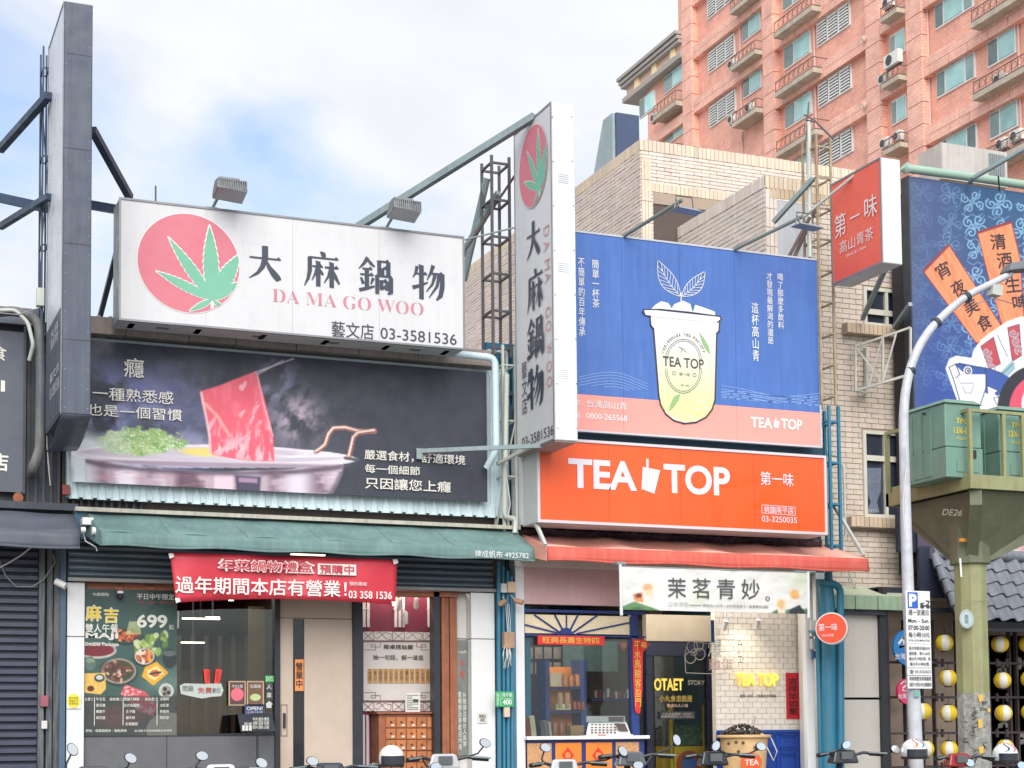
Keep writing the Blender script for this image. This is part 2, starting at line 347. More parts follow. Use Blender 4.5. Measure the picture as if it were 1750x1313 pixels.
# ------------------------------------------------------------------ hot pot restaurant
X0, X1 = fx(101), fx(868)
hp = thing('restaurant_building', 'two-tone two-tone restaurant building with grey shutter box and food mural, left of the tea shop', 'building', (X0, 0, 0))
zT = fz(480, 600); zs = fz(480, 998)            # roof edge, underside of the shutter box
b = MB(); b.box(X0+.02, X1, 0.06, .16, zs+.02, zT); b.box(X0+.02, X0+.12, .16, 7, 0, zT); b.box(X1-.1, X1, .16, 7, 0, zT); b.box(X0+.12, X1-.1, 6.9, 7, 0, zT); b.box(X0+.02, X1, .06, 7, zT, zT+.05)
b.build('wall', mat('inner_wall', C(120, 112, 108, .6), .8), hp)
MB().box(X0+.12, X1-.1, .16, 6.9, zs+.22, zs+.27).build('ceiling', mat('dark_ceiling', C(70, 66, 66, .6), .8), hp)
MB().box(X0+.12, X1-.1, -.2, 6.9, .0, .2).build('floor', mat('shop_floor', C(90, 80, 74, .6), .5), hp)
# corrugated sheets, ribs behind the mural and visible round it
b = MB(); zc0, zc1 = fz(480, 868), zT
b.box(X0+.05, X1-.02, -.105, .05, zc0, zc1-.05)
n = 34
for i in range(n+1):
    x = X0+.12+(X1-.2-X0)*i/n; b.prism([(x-.035, -.08, zc0), (x-.015, -.125, zc0), (x+.015, -.125, zc0), (x+.035, -.08, zc0)], (0, 0, zc1-zc0-.12))
b.build('corrugated_panel', M_pale, hp)
b = MB()
for i in range(n+1):
    x = X0+.12+(X1-.2-X0)*i/n
    b.prism([(x-.05, -.104, zc0-.02), (x-.03, -.13, zc0-.02), (x+.03, -.13, zc0-.02), (x+.05, -.104, zc0-.02)], (0, .02, .15))
b.build('rib_end', M_pale, hp)['kind'] = 'stuff'
# roof cap pieces
cap_ = [150, 214, 322, 402, 505, 612, 713, 838]
for a0, a1 in zip(cap_, cap_[1:]):
    xa, xb = fx(a0, -.2, 600)+.004, fx(a1, -.2, 600)-.004; MB().box(xa, xb, -.24, -.13, zT-.03+random.uniform(-.006, .006), zT+.14).build('roof_cap', M_fas, hp)
MB().box(X0, fx(150, -.2, 600), -.23, -.13, zT-.03, zT+.14).build('roof_cap', M_fas, hp)
b = MB()
for i in range(40):
    x = X0+.1+i*.118; b.prism([(x-.03, -.2, zT+.14), (x-.015, -.2, zT+.165), (x+.015, -.2, zT+.165), (x+.03, -.2, zT+.14)], (0, 6, .1))
b.build('roof_rib', mat('roof_sheet', C(200, 208, 210, .7), .5, var=.2), hp)['kind'] = 'stuff'
# flashing under the mural
zf = fz(480, 884, -.3); MB().box(X0+.1, X1+.02, -.36, -.1, zf-.03, zf+.01).build('flashing', mat('cream_flashing', C(196, 194, 180, .75), .6, var=.2, streak=.4), hp)
MB().box(X0+.1, X1+.02, -.3, -.09, zf-.3, zf-.032).build('flashing', M_tealD, hp)
# shutter box with curtain slats
xs0, xs1 = fx(113), fx(842); zb0, zb1 = zs, fz(480, 930)
sh = MB().box(xs0, xs1, -.02, .05, zb0, zf-.05).build('shutter_box', mat('shutter_back', C(60, 72, 84, .7), .6), hp)
ns = 9; hgt = (zf-.05-zb0)/ns
for i in range(ns):
    z = zb0+hgt*i; bb = MB(); bb.prism([(xs0+.01, -.035, z+.008), (xs0+.01, -.075, z+.03), (xs0+.01, -.075, z+hgt-.03), (xs0+.01, -.035, z+hgt-.006)], (xs1-xs0-.02, 0, 0))
    bb.build('slat', mat('shutter_slat', C(116, 136, 150, .75), .45, var=.1, streak=.2), sh)
MB().box(xs0, fx(846), -.09, .04, zb0-.035, zb0).build('header_rail', mat('rail_metal', C(150, 152, 152, .7), .4), hp)
# pillars
def pillar(nm, px0, px1, y0, y1, m, parent, joints=(), ztop=None, zbot=.14):
    xa, xb = fx(px0, y0), fx(px1, y0); zt = ztop if ztop is not None else zb0-.04; zz = [zbot]+[fz(px0, j, y0) for j in sorted(joints, reverse=True)]+[zt]
    for za, zb in zip(zz, zz[1:]): MB().box(xa, xb, y0, y1, za+.004, zb-.004).build(nm, m, parent, bevel=.004)
    MB().box(xa+.006, xb-.006, y0+.006, y1, zbot, zt-.002).build('pillar_core', M_dark, parent)
pillar('pillar_panel', 114, 144, -.03, .25, M_white, hp, [1088])
pillar('pillar_panel', 806, 846, -.06, .25, M_white, hp, [1092])
pillar('pillar_panel', 781, 805, .1, .3, M_offw, hp, [1092])
pillar('blue_post', 102, 112, -.06, .1, mat('blue_post', C(74, 104, 132, .7), .5, var=.2, streak=.4), hp, ztop=zf-.2)
# glass front
yg = .05; zg0 = fz(300, 1258, yg); zg1 = zb0-.06; xg0, xg1 = fx(144, yg), fx(470, yg)
MB().box(xg0, xg1, yg, yg+.012, zg0, zg1-.06).build('window_glass', M_glass, hp)
MB().box(xg0, fx(604), yg-.02, yg+.1, zg1-.06, zg1+.02).build('wood_header', M_wood, hp)
b = MB(); b.box(xg0, fx(285, yg)-.003, yg-.02, yg+.06, .2, zg0); b.box(fx(285, yg)+.003, xg1, yg-.02, yg+.06, .2, zg0)
b.split('kick_panel', mat('grey_kick_panel', C(104, 106, 110, .75), .3, var=.05), hp)
b = MB(); b.box(xg0, xg1, yg-.03, yg+.07, zg0, zg0+.02); b.box(xg0, xg0+.02, yg-.03, yg+.07, zg0, zg1); b.build('window_frame', M_black, hp)
for p0, p1 in ((470, 479), (604, 620), (742, 752)):
    MB().box(fx(p0), fx(p1), .0, .14, .2, zb0-.04).build('mullion', M_black, hp)
# sliding door of pale wood
dz = fz(560, 1057); dr = MB().box(fx(479.5), fx(502), .03, .09, .2, dz-.006)
dr.box(fx(521.5), fx(603.5), .03, .09, .2, dz-.006)
M_pwood = mat('pale_wood_laminate', C(203, 186, 170, .78), .45, var=.08, scale=3, streak=.18, dirt=(.36, .28, .22, 1))
door = dr.build('sliding_door', M_pwood, hp, label='pale wood sliding door with narrow dark glass strip')
MB().box(fx(502), fx(521.5), .05, .062, .2, dz-.01).build('glass_strip', mat('black_glass', C(38, 44, 56, .5), .08, var=.0), door)
b = MB(); b.box(fx(479.5), fx(603.5), .03, .09, dz+.002, zb0-.062); b.build('door_transom', M_pwood, hp)
b = MB(); r0, r1, q0, q1 = fx(481), fx(492), fz(486, 1258), fz(486, 1204)
for s_ in ((r0, r0+.006, q0, q1), (r1-.006, r1, q0, q1), (r0, r1, q0, q0+.006), (r0, r1, q1-.006, q1)): b.box(s_[0], s_[1], .022, .03, s_[2], s_[3])
hd = b.build('handle_plate', mat('bronze', C(150, 130, 112, .7), .4), door)
MB().box(fx(484.5), fx(488.5), .005, .03, fz(486, 1244), fz(486, 1219)).build('handle', M_black, door)
# wood lined reveal right of the menu wall
for k in range(4):
    xa = fx(753, .06)+k*(fx(781, .06)-fx(753, .06))/4; MB().box(xa+.002, xa+(fx(781, .06)-fx(753, .06))/4-.004, .02+.02*(k % 2), .14, .2, zb0-.1).build('wood_slat', M_wood, hp)
MB().box(fx(620), fx(781, .06), .0, .14, zb0-.095, zb0-.04).build('wood_header', M_wood, hp)
# the maroon niche wall
yn = .42; xa, xb = fx(612, yn), fx(752, yn)
MB().box(xa-.25, xb+.35, yn, yn+.1, .2, zs+.22).build('niche_wall', mat('maroon_wall', C(118, 34, 62, .8), .6, var=.05), hp)
pn = PY(yn); b = MB()
for u0, u1 in ((620, 625), (627, 632), (674, 679), (681, 686), (688, 692), (731, 735), (737, 741)):
    slab(b, pn, u0, 1020, u1, 1072, .012, .01)
for u0, u1 in ((619, 632), (672, 692), (730, 742)): slab(b, pn, u0, 1040, u1, 1042, .014, .01)
for u0, u1 in ((619, 624), (626, 631)): slab(b, pn, u0, 1222, u1, 1313, .012, .01)
b.split('lattice_bar', pm(232, 222, 226), hp)
slab(MB(), pn, 620, 1079, 742, 1216, .012, .01).build('niche_panel', mat('niche_panel', C(228, 224, 220, .8), .5, var=.04), hp)
b = MB(); W_ = .006
def rp_(b, x0, y0, x1, y1, w=W_): ribbon(b, pn, [(x0, y0), (x1, y0), (x1, y1), (x0, y1)], w, .018, True)
rp_(b, 620, 1079, 742, 1095); rp_(b, 620, 1200, 742, 1216); rp_(b, 620.5, 1097, 741.5, 1198, .01)
for yy in (1087, 1208):
    for k in range(3):
        xc = 629+k*0+[0, 52, 104][k]; ribbon(b, pn, [(xc-9, yy-8), (xc+9, yy+8)], .005, .018); ribbon(b, pn, [(xc+9, yy-8), (xc-9, yy+8)], .005, .018); rp_(b, xc-10, yy-8, xc+10, yy+8)
        ribbon(b, pn, [(xc+14, yy-4), (xc+20, yy-7), (xc+30, yy+4), (xc+38, yy+7), (xc+40, yy-3), (xc+28, yy-6), (xc+16, yy+5), (xc+12, yy+2)], .005, .018) if k < 2 else None
for sx, x_ in ((1, 622), (-1, 740)):
    for sy, y_ in ((1, 1099), (-1, 1196)):
        ribbon(b, pn, [(x_+sx*28, y_), (x_+sx*28, y_+sy*7), (x_+sx*12, y_+sy*7), (x_+sx*12, y_+sy*3), (x_+sx*20, y_+sy*3), (x_+sx*20, y_+sy*12), (x_, y_+sy*12)], .005, .018)
b.build('fretwork', pm(96, 40, 60), hp)
T('鄰桌搭訕籤', pn, 681, 1106, 50, 8, pm(60, 50, 52), hp, .022, .02); T('抽一句話，解一道瘟', pn, 681, 1124, 86, 9, pm(70, 60, 60), hp, .022, .01)
for k in range(12):
    cx_ = 632.5+k*9; q = slab(MB(), pn, cx_-3.8, 1143, cx_+3.8, 1168, .02, .006).build('wooden_tag', mat('tag_wood', C(204, 158, 98, .8), .6, objvar=.15), hp)
    T(random.choice(['好\n吃', '開\n心', '平\n安', '人\n生', '大\n吉']), pn, cx_, 1155, 4.5, 16, pm(70, 45, 30), hp, .024)
# wooden drawer cabinet in the niche
cb = thing('drawer_cabinet', 'wooden apothecary cabinet of small square drawers standing in the maroon niche', 'cabinet', (fx(652, .2), .2, .2))
pc = PY(.1); b = MB(); xc0, xc1 = fx(648, .1), fx(751, .1); zc_ = fz(700, 1220, .1)
b.box(xc0, xc1, .12, .4, .2, zc_); b.build('carcass', M_wood, cb); MB().box(xc0-.03, xc1+.0, .08, .405, zc_, zc_+.02).build('top', M_wood, cb)
dw = (752-656)/5.3
for j in range(7):
    for i in range(5):
        x_ = 660+i*17.6; y_ = 1226+j*19.4
        d_ = slab(MB(), pc, x_, y_, x_+16, y_+17.2, .0, .02).build('drawer', mat('drawer_wood', C(196, 122, 72, .8), .5, var=.2, scale=14, objvar=.2), cb)
        MB().lathe([(.003, 0), (.011, .004), (.009, .018), (.002, .02)], pc.at(x_+8, y_+8, 0), 8, (Vector((1, 0, 0)), Vector((0, 0, 1)), Vector((0, -1, 0)))).build('knob', M_black, d_)
        slab(MB(), pc, x_+9, y_+12, x_+14, y_+15, .003, .002).build('name_card', pm(232, 226, 214), d_)
pt = PY(.15); ms = thing('menu_stand', 'small white printed menu standing on top of the drawer cabinet', 'menu', (fx(705, .4), .4, zc_))
slab(MB(), pt, 693, 1184, 718, 1217, .0, .012).build('board', pm(226, 226, 220), ms); b = MB()
for y_ in range(1188, 1214, 3): slab(b, pt, 695, y_, 695+random.choice([10, 18, 20]), y_+1, .003, .002)
slab(b, pt, 706, 1195, 715, 1200, .003, .002); b.build('print', pm(90, 92, 90), ms)
# interior of the dining room seen through the glass
def inter(nm, x0, x1, y0, y1, z0, z1, m, lab, cat): return single(nm, MB().box(x0, x1, y0, y1, z0, z1), m, lab, cat, bevel=.01)
pb = PY(3.0)
MB().box(fx(425, 3), fx(452, 3), 2.98, 3.05, .2, zs).build('inner_panel', mat('inner_panel', C(130, 108, 80, .5), .6, var=.15, streak=.3), hp)
MB().box(fx(604, 1)-.4, fx(604, 1)-.3, .55, 6.8, .2, zs+.2).build('inner_partition', mat('inner_partition', C(110, 100, 96, .6), .7), hp)
MB().box(fx(150, 4), fx(390, 4), 4.0, 4.1, .2, 2.2).build('back_panel', mat('back_panel', C(72, 66, 66, .6), .7), hp)
b = MB()
for k in range(9): xx = fx(300, 3.6)+k*.17; b.box(xx, xx+.05, 3.5, 3.58, .2, 2.6)
b.build('screen_slat', mat('dark_wood', C(84, 62, 54, .55), .6), hp)
for k, (px_, py_, l_, y_) in enumerate(((312, 1058, .42, 1.6), (310, 1099, .28, 3.2), (352, 1056, .16, 2.6))):
    p = at(px_, py_, y_); lt = thing('strip_light', ['long lit strip light nearest the restaurant window', 'lower lit strip light deep inside the restaurant', 'short lit strip light inside the restaurant beside the longest one'][k], 'light', p)
    MB().box(p[0], p[0]+l_, y_-.03, y_+.03, p[2], p[2]+.012).build('diffuser', M_lamp, lt); MB().box(p[0]+l_/2-.01, p[0]+l_/2+.01, y_-.01, y_+.01, p[2]+.021, zs+.21).build('rod', M_black, lt)
for k in range(3):
    tb = thing('dining_table', 'dark dining table inside the restaurant window, %s' % ['nearest the food poster', 'middle of the three', 'nearest the sliding door'][k], 'table', (X0+.9+k*1.15, 1.6, .2), 'tables in the restaurant')
    cx_ = X0+.9+k*1.15; MB().box(cx_-.4, cx_+.4, 1.3, 2.0, .92, .96).build('table_top', M_wood, tb); MB().box(cx_-.04, cx_+.04, 1.6, 1.68, .2, .92).build('leg', M_black, tb)
    MB().lathe([(.09, 0), (.14, .05), (.15, .1), (.13, .1)], (cx_, 1.6, .961), 14).build('hot_pot', mat('steel', (.5, .5, .5, 1), .25, metal=1), tb)
for k, (px_, y_) in enumerate(((480+60, .6), (640, .45))): pass
def area(nm, loc, sx, sy, en, col=(1, .88, .72), rot=(0, 0, 0)):
    l = bpy.data.lights.new(nm, 'AREA'); l.shape = 'RECTANGLE'; l.size = sx; l.size_y = sy; l.energy = en; l.color = col
    o = bpy.data.objects.new(nm, l); SC.collection.objects.link(o); o.location = loc; o.rotation_euler = rot; return o
area('restaurant_ceiling_lamp', (X0+1.6, 2.2, zs+.18), 2, 1.5, 16)
area('niche_lamp', (fx(690, .3), .35, zs+.15), .8, .2, 9)
# spotlights in the entrance
for k, (px_, py_) in enumerate(((462, 1022), (508, 1022), (560, 1025), (395, 1026))):
    p = at(px_, py_, .45); sp = thing('ceiling_spotlight', 'small white ceiling spotlight behind the red banner, %s' % ['above the strip of stickers', 'above the door edge', 'above the pale door', 'leftmost of the four'][k], 'light', p, 'restaurant spotlights')
    MB().lathe([(.03, 0), (.04, .01), (.04, .05), (.02, .06)], p, 12).build('housing', M_white, sp); MB().lathe([(.028, 0), (.028, .004)], p-np.array([0, 0, .005]), 12).build('bulb', M_lamp, sp)
    MB().box(p[0]-.01, p[0]+.01, .44, .46, p[2]+.05, zs+.22).build('stem', M_white, sp)
# ---- mural of the hot pot
def mural(A):
    X, Y = A.X, A.Y
    n1 = fbm(X+18*fbm(X, Y, 40, 9), Y+25*fbm(X, Y, 30, 4), 46, 1, 6)
    m = np.clip((420-X)/200, 0, 1)*np.clip((Y-600)/60, 0, 1)
    A.mix((116, 124, 178), m*np.clip((n1-.37)*4.2, 0, .9)); n2 = fbm(X+30*fbm(X, Y, 25, 3), Y, 26, 12, 6)
    A.mix((166, 172, 220), m*np.clip((n2-.5)*4.5, 0, 1)*np.clip((Y-640)/120, 0.1, .8))
    A.mix((196, 190, 218), np.clip((Y-735)/50, 0, .9)*np.clip((620-X)/260, 0, 1)*np.clip(.4+n2, 0, 1)*(Y < 800))
    s = np.exp(-(((X-505)/45)**2+((Y-715)/42)**2)); A.mix((198, 178, 200), s*np.clip((fbm(X, Y+X*.3, 22, 21)-.36)*4, 0, 1))
    s = np.exp(-(((X-470)/40)**2+((Y-655)/42)**2)); A.mix((150, 150, 190), s*np.clip((fbm(X, Y+X*.3, 22, 25)-.45)*4, 0, .8))
    A.poly([(118, 746), (150, 742), (180, 752), (160, 866), (118, 862)], (222, 232, 238), 22)
    # pot body
    ry = 776+(X-365)*.022; ex = np.clip(1-((X-365)/240)**2, 0, 1)**.5
    body = [(146, 778), (240, 800), (365, 808), (500, 802), (588, 784), (584, 812), (570, 840), (546, 862), (500, 872), (330, 862), (180, 856), (148, 850)]
    sdb = A.sdpoly(body); ins = np.clip(.5-sdb/4, 0, 1); nb = fbm(X*.5, Y*2.0, 16, 31, 6); nb2 = fbm(X*.28, Y*2.6, 14, 41, 6)
    A.poly(body, (192, 172, 186), 5); band = .5+.32*np.sin(X/31+.6)+.22*np.sin(X/11.3+nb*3)+.5*(nb-.5)
    A.mix((104, 80, 96), ins*np.clip((.46-band)*2.6, 0, .9)); A.mix((244, 234, 246), ins*np.clip((band-.62)*2.8, 0, .95)); A.mix((206, 150, 168), ins*np.clip((nb2-.5)*5, 0, .55)*np.clip((420-X)/200, 0, 1))
    A.mix((238, 230, 250), ins*np.exp(-((X-512)/26)**2)*.9); A.mix((74, 64, 82), ins*np.clip((Y-850)/16, 0, .75)); A.mix((70, 62, 80), ins*np.clip((sdb+9)/9, 0, 1)*(Y > 806)*(X > 480)*.8); A.mix((222, 232, 240), ins*np.clip((175-X)/30, 0, .8))
    A.poly([(402, 812), (446, 815), (444, 850), (404, 846)], (58, 54, 78), 5, .9); A.poly([(408, 816), (440, 818), (440, 826), (408, 824)], (170, 140, 170), 3); A.poly([(366, 810), (398, 811), (398, 848), (366, 845)], (240, 214, 230), 4, .8)
    A.mix((88, 72, 92), ins*np.exp(-((Y-(ry+26*ex+6))/5)**2)*.8)
    d1_ = np.hypot((X-365)/240, (Y-ry-4)/19); A.mix((234, 226, 234), np.clip(.5-(d1_-1)*16, 0, 1)); A.mix((150, 132, 156), np.clip(.5-(d1_-1)*16, 0, 1)*np.clip((Y-ry-12)/5, 0, .8)); d2_ = np.hypot((X-365)/226, (Y-ry-1)/12)
    A.mix((206, 196, 212), np.clip(.5-(d2_-1)*12, 0, 1)); A.mix((240, 236, 246), np.clip(.5-(d2_-1)*12, 0, 1)*np.clip((nb2-.42)*4, 0, .9)*np.clip((X-440)/60, .25, 1)); A.mix((250, 247, 252), np.exp(-((d1_-1)/.022)**2)*(Y < ry+12)*.9)
    # lettuce
    g_ = np.clip(1.25-np.hypot((X-238)/78, (Y-755)/26), 0, 1); lf = fbm(X+6*fbm(X, Y, 9, 8), Y*1.3, 13, 91, 5); edge = np.abs(fbm(X*1.2+9*fbm(X, Y, 8, 3), Y*1.6, 10, 95, 4)-.5)
    ms_ = np.clip((g_+lf*.7-.62)*6, 0, 1)*(Y < 790); A.mix((168, 204, 120), ms_*.85); A.mix((118, 168, 84), ms_*np.clip((lf-.5)*6, 0, .8)); A.mix((232, 242, 220), ms_*np.clip((.05-edge)*30, 0, .9)); A.mix((226, 234, 226), ms_*np.clip((230-X)/60, 0, .55))
    A.ell(350, 773, 42, 7, (238, 218, 120), 3, .95, 3)
    # meat slice
    meat = [(342, 669), (372, 660), (438, 634), (446, 660), (458, 705), (467, 745), (469, 789), (430, 788), (398, 784), (358, 776), (357, 745), (352, 712), (345, 692)]
    A.poly(meat, (236, 100, 120), 1.6); ins = np.clip(-A.sdpoly(meat)/2, 0, 1)
    f1 = fbm(X+.6*Y, (Y-.5*X)*.35, 16, 51, 5); A.mix((250, 196, 206), ins*np.clip((f1-.62)*9, 0, .8)); f2 = fbm(X*1.5, Y*.4, 12, 57, 5)
    A.mix((246, 120, 140), ins*np.clip((f2-.5)*5, 0, .7)); A.mix((252, 222, 228), ins*np.clip((Y-715)/55, 0, 1)*np.clip((f2-.5)*6, 0, .75))
    A.line([(344, 672), (352, 712), (358, 745), (360, 776)], 4, (250, 214, 216), 3, .9); A.line([(350, 690), (372, 712), (392, 745)], 4, (250, 206, 190), 5, .8); A.line([(440, 640), (450, 690), (466, 745)], 2.5, (246, 196, 204), 2, .8)
    A.line([(436, 637), (502, 613)], 2.2, (206, 206, 220), 1.4); A.line([(440, 640), (484, 616)], 1.6, (236, 210, 214), 1.4)
    # handles
    for pts in ([(540, 772), (548, 767), (556, 760), (562, 742), (570, 732), (590, 731), (612, 737), (640, 738)], [(596, 782), (600, 766), (604, 748), (612, 740), (640, 736)]):
        A.line(pts, 8, (170, 116, 108), 1.5); A.line([(x_-.8, y_-.8) for x_, y_ in pts], 3, (250, 226, 216), 1.2); A.line([(x_+2, y_+2) for x_, y_ in pts], 1.2, (110, 66, 64), 1)
    A.line([(590, 783), (608, 786)], 5, (90, 80, 92), 2)
    A.mix((60, 66, 84), .25*np.clip((fbm(X, Y*.2, 30, 77)-.5)*4, 0, 1)*(X > 600))
pm_ = PY(-.21)
mu = thing('mural_banner', 'printed hot pot mural banner with meat slice, steam and pot, above the green awning', 'banner', at(480, 850, -.21))
canvas('canvas', pm_, 123, 579, 833, 858, 430, 165, mural, mu, (56, 61, 74), wob=.004, rough=.6, k=.78)
TW = pm(232, 230, 222)
T('癮', pm_, 229, 629, 34, 33, TW, mu, .02, .012); T('一種熟悉感', pm_, 228, 676, 138, 22, TW, mu, .02, .006); T('也是一個習慣', pm_, 231, 705, 162, 20, TW, mu, .02, .006)
T('嚴選食材，舒適環境', pm_, 710, 782, 172, 17, TW, mu, .02, .012); T('每一個細節', pm_, 671, 803, 94, 15, TW, mu, .02, .01); T('只因讓您上癮', pm_, 698, 829, 146, 19, TW, mu, .02, .014)
# ---- green awning
def awning(name, label, xb0, xb1, yb, zb, yf, zf_, zv, m, seams=5, wave=.012, xf0=None, xf1=None, mv=None):
    xf0 = xb0 if xf0 is None else xf0; xf1 = xb1 if xf1 is None else xf1
    t = thing(name, label, 'awning', (xb0, yb, zb)); n = 60; b = MB(); R = []
    for i in range(n+1):
        u = i/n; xx = xb0+(xb1-xb0)*u; xf = xf0+(xf1-xf0)*u; w_ = wave*math.sin(u*seams*math.pi*2); w2 = wave*.8*math.sin(u*seams*7+1)
        col = []
        for s_ in (0, .25, .5, .75, 1): sag = -.045*math.sin(math.pi*s_)*abs(math.sin(u*seams*math.pi))-.006*math.sin(u*41+s_*3); col.append((xx+(xf-xx)*s_, yb+(yf-yb)*s_, zb+(zf_-zb)*s_+sag+w_*s_*.5))
        R.append(col)
    b.grid(R); b.build('canopy_sheet', m, t).modifiers.new('thick', 'SOLIDIFY').thickness = .008
    rows_ = [[(xf0+(xf1-xf0)*i/n, yf-.006-j*.004-.012*(j/3)*math.sin(i/n*seams*5+1), zf_+(zv-zf_)*j/3+(.008*math.sin(i/n*seams*5) if j == 3 else 0)) for i in range(n+1)] for j in range(4)]
    for k in range(1, int((xb1-xb0)/.75)):
        i = int(k*.75/(xb1-xb0)*n); MB().tube([(p[0], p[1], p[2]+.004) for p in R[i]], .003, 4).build('seam', m, t)
    MB().grid(rows_[::-1]).build('valance', mv or m, t).modifiers.new('thick', 'SOLIDIFY').thickness = .006
    MB().grid([[(p[0], p[1]-.004, p[2]+.004) for p in r_] for r_ in (rows_[3][:], [(q[0], q[1]-.001, q[2]+.02) for q in rows_[3]])]).build('hem', mv or m, t)
    for xx, xf in ((xb0, xf0), (xb1, xf1)):
        MB().ngon([(xx, yb, zb-.02), (xf, yf, zf_-.01), (xf, yf, zv), (xx, yb, zb-(zf_-zv)-.1)]).build('end_flap', m, t).modifiers.new('thick', 'SOLIDIFY').thickness = .006
    b = MB(); b.beam((xf0, yf+.03, zf_-.03), (xf1, yf+.03, zf_-.03), .03)
    for k in range(4): x_ = xb0+(xb1-xb0)*(.06+.29*k); b.beam((x_, yb, zb-.09), (x_, yf+.03, zf_-.06), .02)
    b.build('frame', M_galv, t); return t
M_green = mat('green_canvas', C(104, 138, 136, .76), .75, var=.2, scale=2.6, streak=.3, dirt=(.3, .36, .35, 1))
yf = -.72; ag = awning('green_awning', 'faded green canvas awning with white phone lettering at its right end', fx(146, -.3), fx(880, -.3), -.3, zf-.035, yf, fz(540, 923, yf), fz(540, 946, yf), M_green, 6, .012, fx(172, yf), fx(915, yf))
T('建成帆布 4925782', PY(yf-.02), 858, 948, 92, 12, pm(232, 238, 236), ag, .012, .012)
# ---- big sign of the hot pot restaurant
GL = {'大': [('h', 8, 94, 38), ('p', [(50, 4, 14), (50, 40, 14), (43, 62, 11), (30, 80, 7), (7, 96, 2)]), ('p', [(52, 42, 4), (61, 62, 10), (75, 80, 15), (86, 92, 15), (94, 92, 2)])],
 '麻': [('p', [(46, 1, 3), (54, 7, 12), (57, 15, 9)]), ('h', 14, 97, 18), ('p', [(17, 18, 10), (17, 55, 10), (12, 78, 7), (2, 98, 2)]), ('h', 24, 54, 42), ('v', 40, 26, 97, 10), ('p', [(37, 44, 7), (31, 64, 5), (22, 82, 2)]), ('p', [(42, 46, 3), (48, 58, 8), (54, 64, 4)]), ('h', 58, 97, 42), ('v', 77, 26, 97, 10), ('p', [(74, 44, 7), (67, 68, 5), (56, 86, 2)]), ('p', [(79, 46, 3), (87, 66, 9), (98, 86, 4)])],
 '鍋': [('p', [(28, 1, 10), (17, 18, 7), (2, 34, 2)]), ('p', [(27, 6, 4), (36, 16, 8), (47, 25, 4)]), ('h', 12, 42, 32), ('h', 6, 45, 48), ('v', 25, 32, 84, 10), ('p', [(8, 57, 5), (15, 74, 8)]), ('p', [(43, 56, 8), (36, 74, 3)]), ('p', [(3, 92, 8), (25, 86, 7), (47, 78, 4)]), ('v', 60, 6, 47, 9), ('h', 58, 90, 8), ('v', 86, 6, 47, 10), ('h', 70, 86, 26), ('v', 70, 26, 47, 7), ('h', 50, 97, 48), ('v', 54, 48, 98, 9), ('v', 93, 48, 94, 10), ('p', [(93, 90, 10), (84, 97, 3)]), ('v', 66, 60, 86, 8), ('h', 64, 84, 62), ('v', 82, 60, 86, 8), ('h', 66, 82, 80)],
 '物': [('p', [(16, 8, 9), (11, 28, 6), (3, 40, 2)]), ('h', 10, 46, 28), ('v', 28, 2, 98, 11), ('p', [(2, 68, 9), (26, 60, 7), (47, 50, 3)]), ('p', [(63, 2, 10), (56, 22, 7), (44, 44, 2)]), ('h', 56, 93, 24), ('p', [(90, 23, 10), (89, 60, 12), (84, 84, 11), (72, 97, 3)]), ('p', [(68, 28, 9), (60, 54, 6), (42, 76, 2)]), ('p', [(80, 28, 9), (74, 58, 7), (50, 92, 2)])]}
def glyph(b, ch, pl, cx, cy, w, h, off):
    c = pl.at(cx, cy, off); W = abs((pl.at(cx+w/2, cy, off)-pl.at(cx-w/2, cy, off))@pl.U)/100; H = abs((pl.at(cx, cy-h/2, off)-pl.at(cx, cy+h/2, off))@pl.V)/100
    oo = [0]
    def q(x, y): return c+pl.U*(x-50)*W+pl.V*(50-y)*H+pl.n*oo[0]
    for g in GL[ch]:
        oo[0] += .0004
        if g[0] == 'h':
            _, x0, x1, y = g; b.ngon([q(x0, y+3), q(x1-2, y+3), q(x1, y+.5), q(x1-7, y-7), q(x1-12, y-2.2), q(x0, y-2.2)][::1])
        elif g[0] == 'v':
            _, x, y0, y1, ww = g; ww *= 1.25; b.ngon([q(x-ww/2-2, y0), q(x-ww/2, y0+5), q(x-ww/2, y1), q(x+ww/2, y1), q(x+ww/2, y0+3)])
        else:
            L, Rr = [], []; P = g[1]
            for i, (x, y, ww) in enumerate(P):
                a, d = P[max(i-1, 0)], P[min(i+1, len(P)-1)]; dx, dy = d[0]-a[0], d[1]-a[1]; l = math.hypot(dx, dy); nx, ny = -dy/l*ww*.6, dx/l*ww*.6; L.append((x+nx, y+ny)); Rr.append((x-nx, y-ny))
            for i in range(len(P)-1): b.quad(q(*L[i]), q(*Rr[i]), q(*Rr[i+1]), q(*L[i+1]))
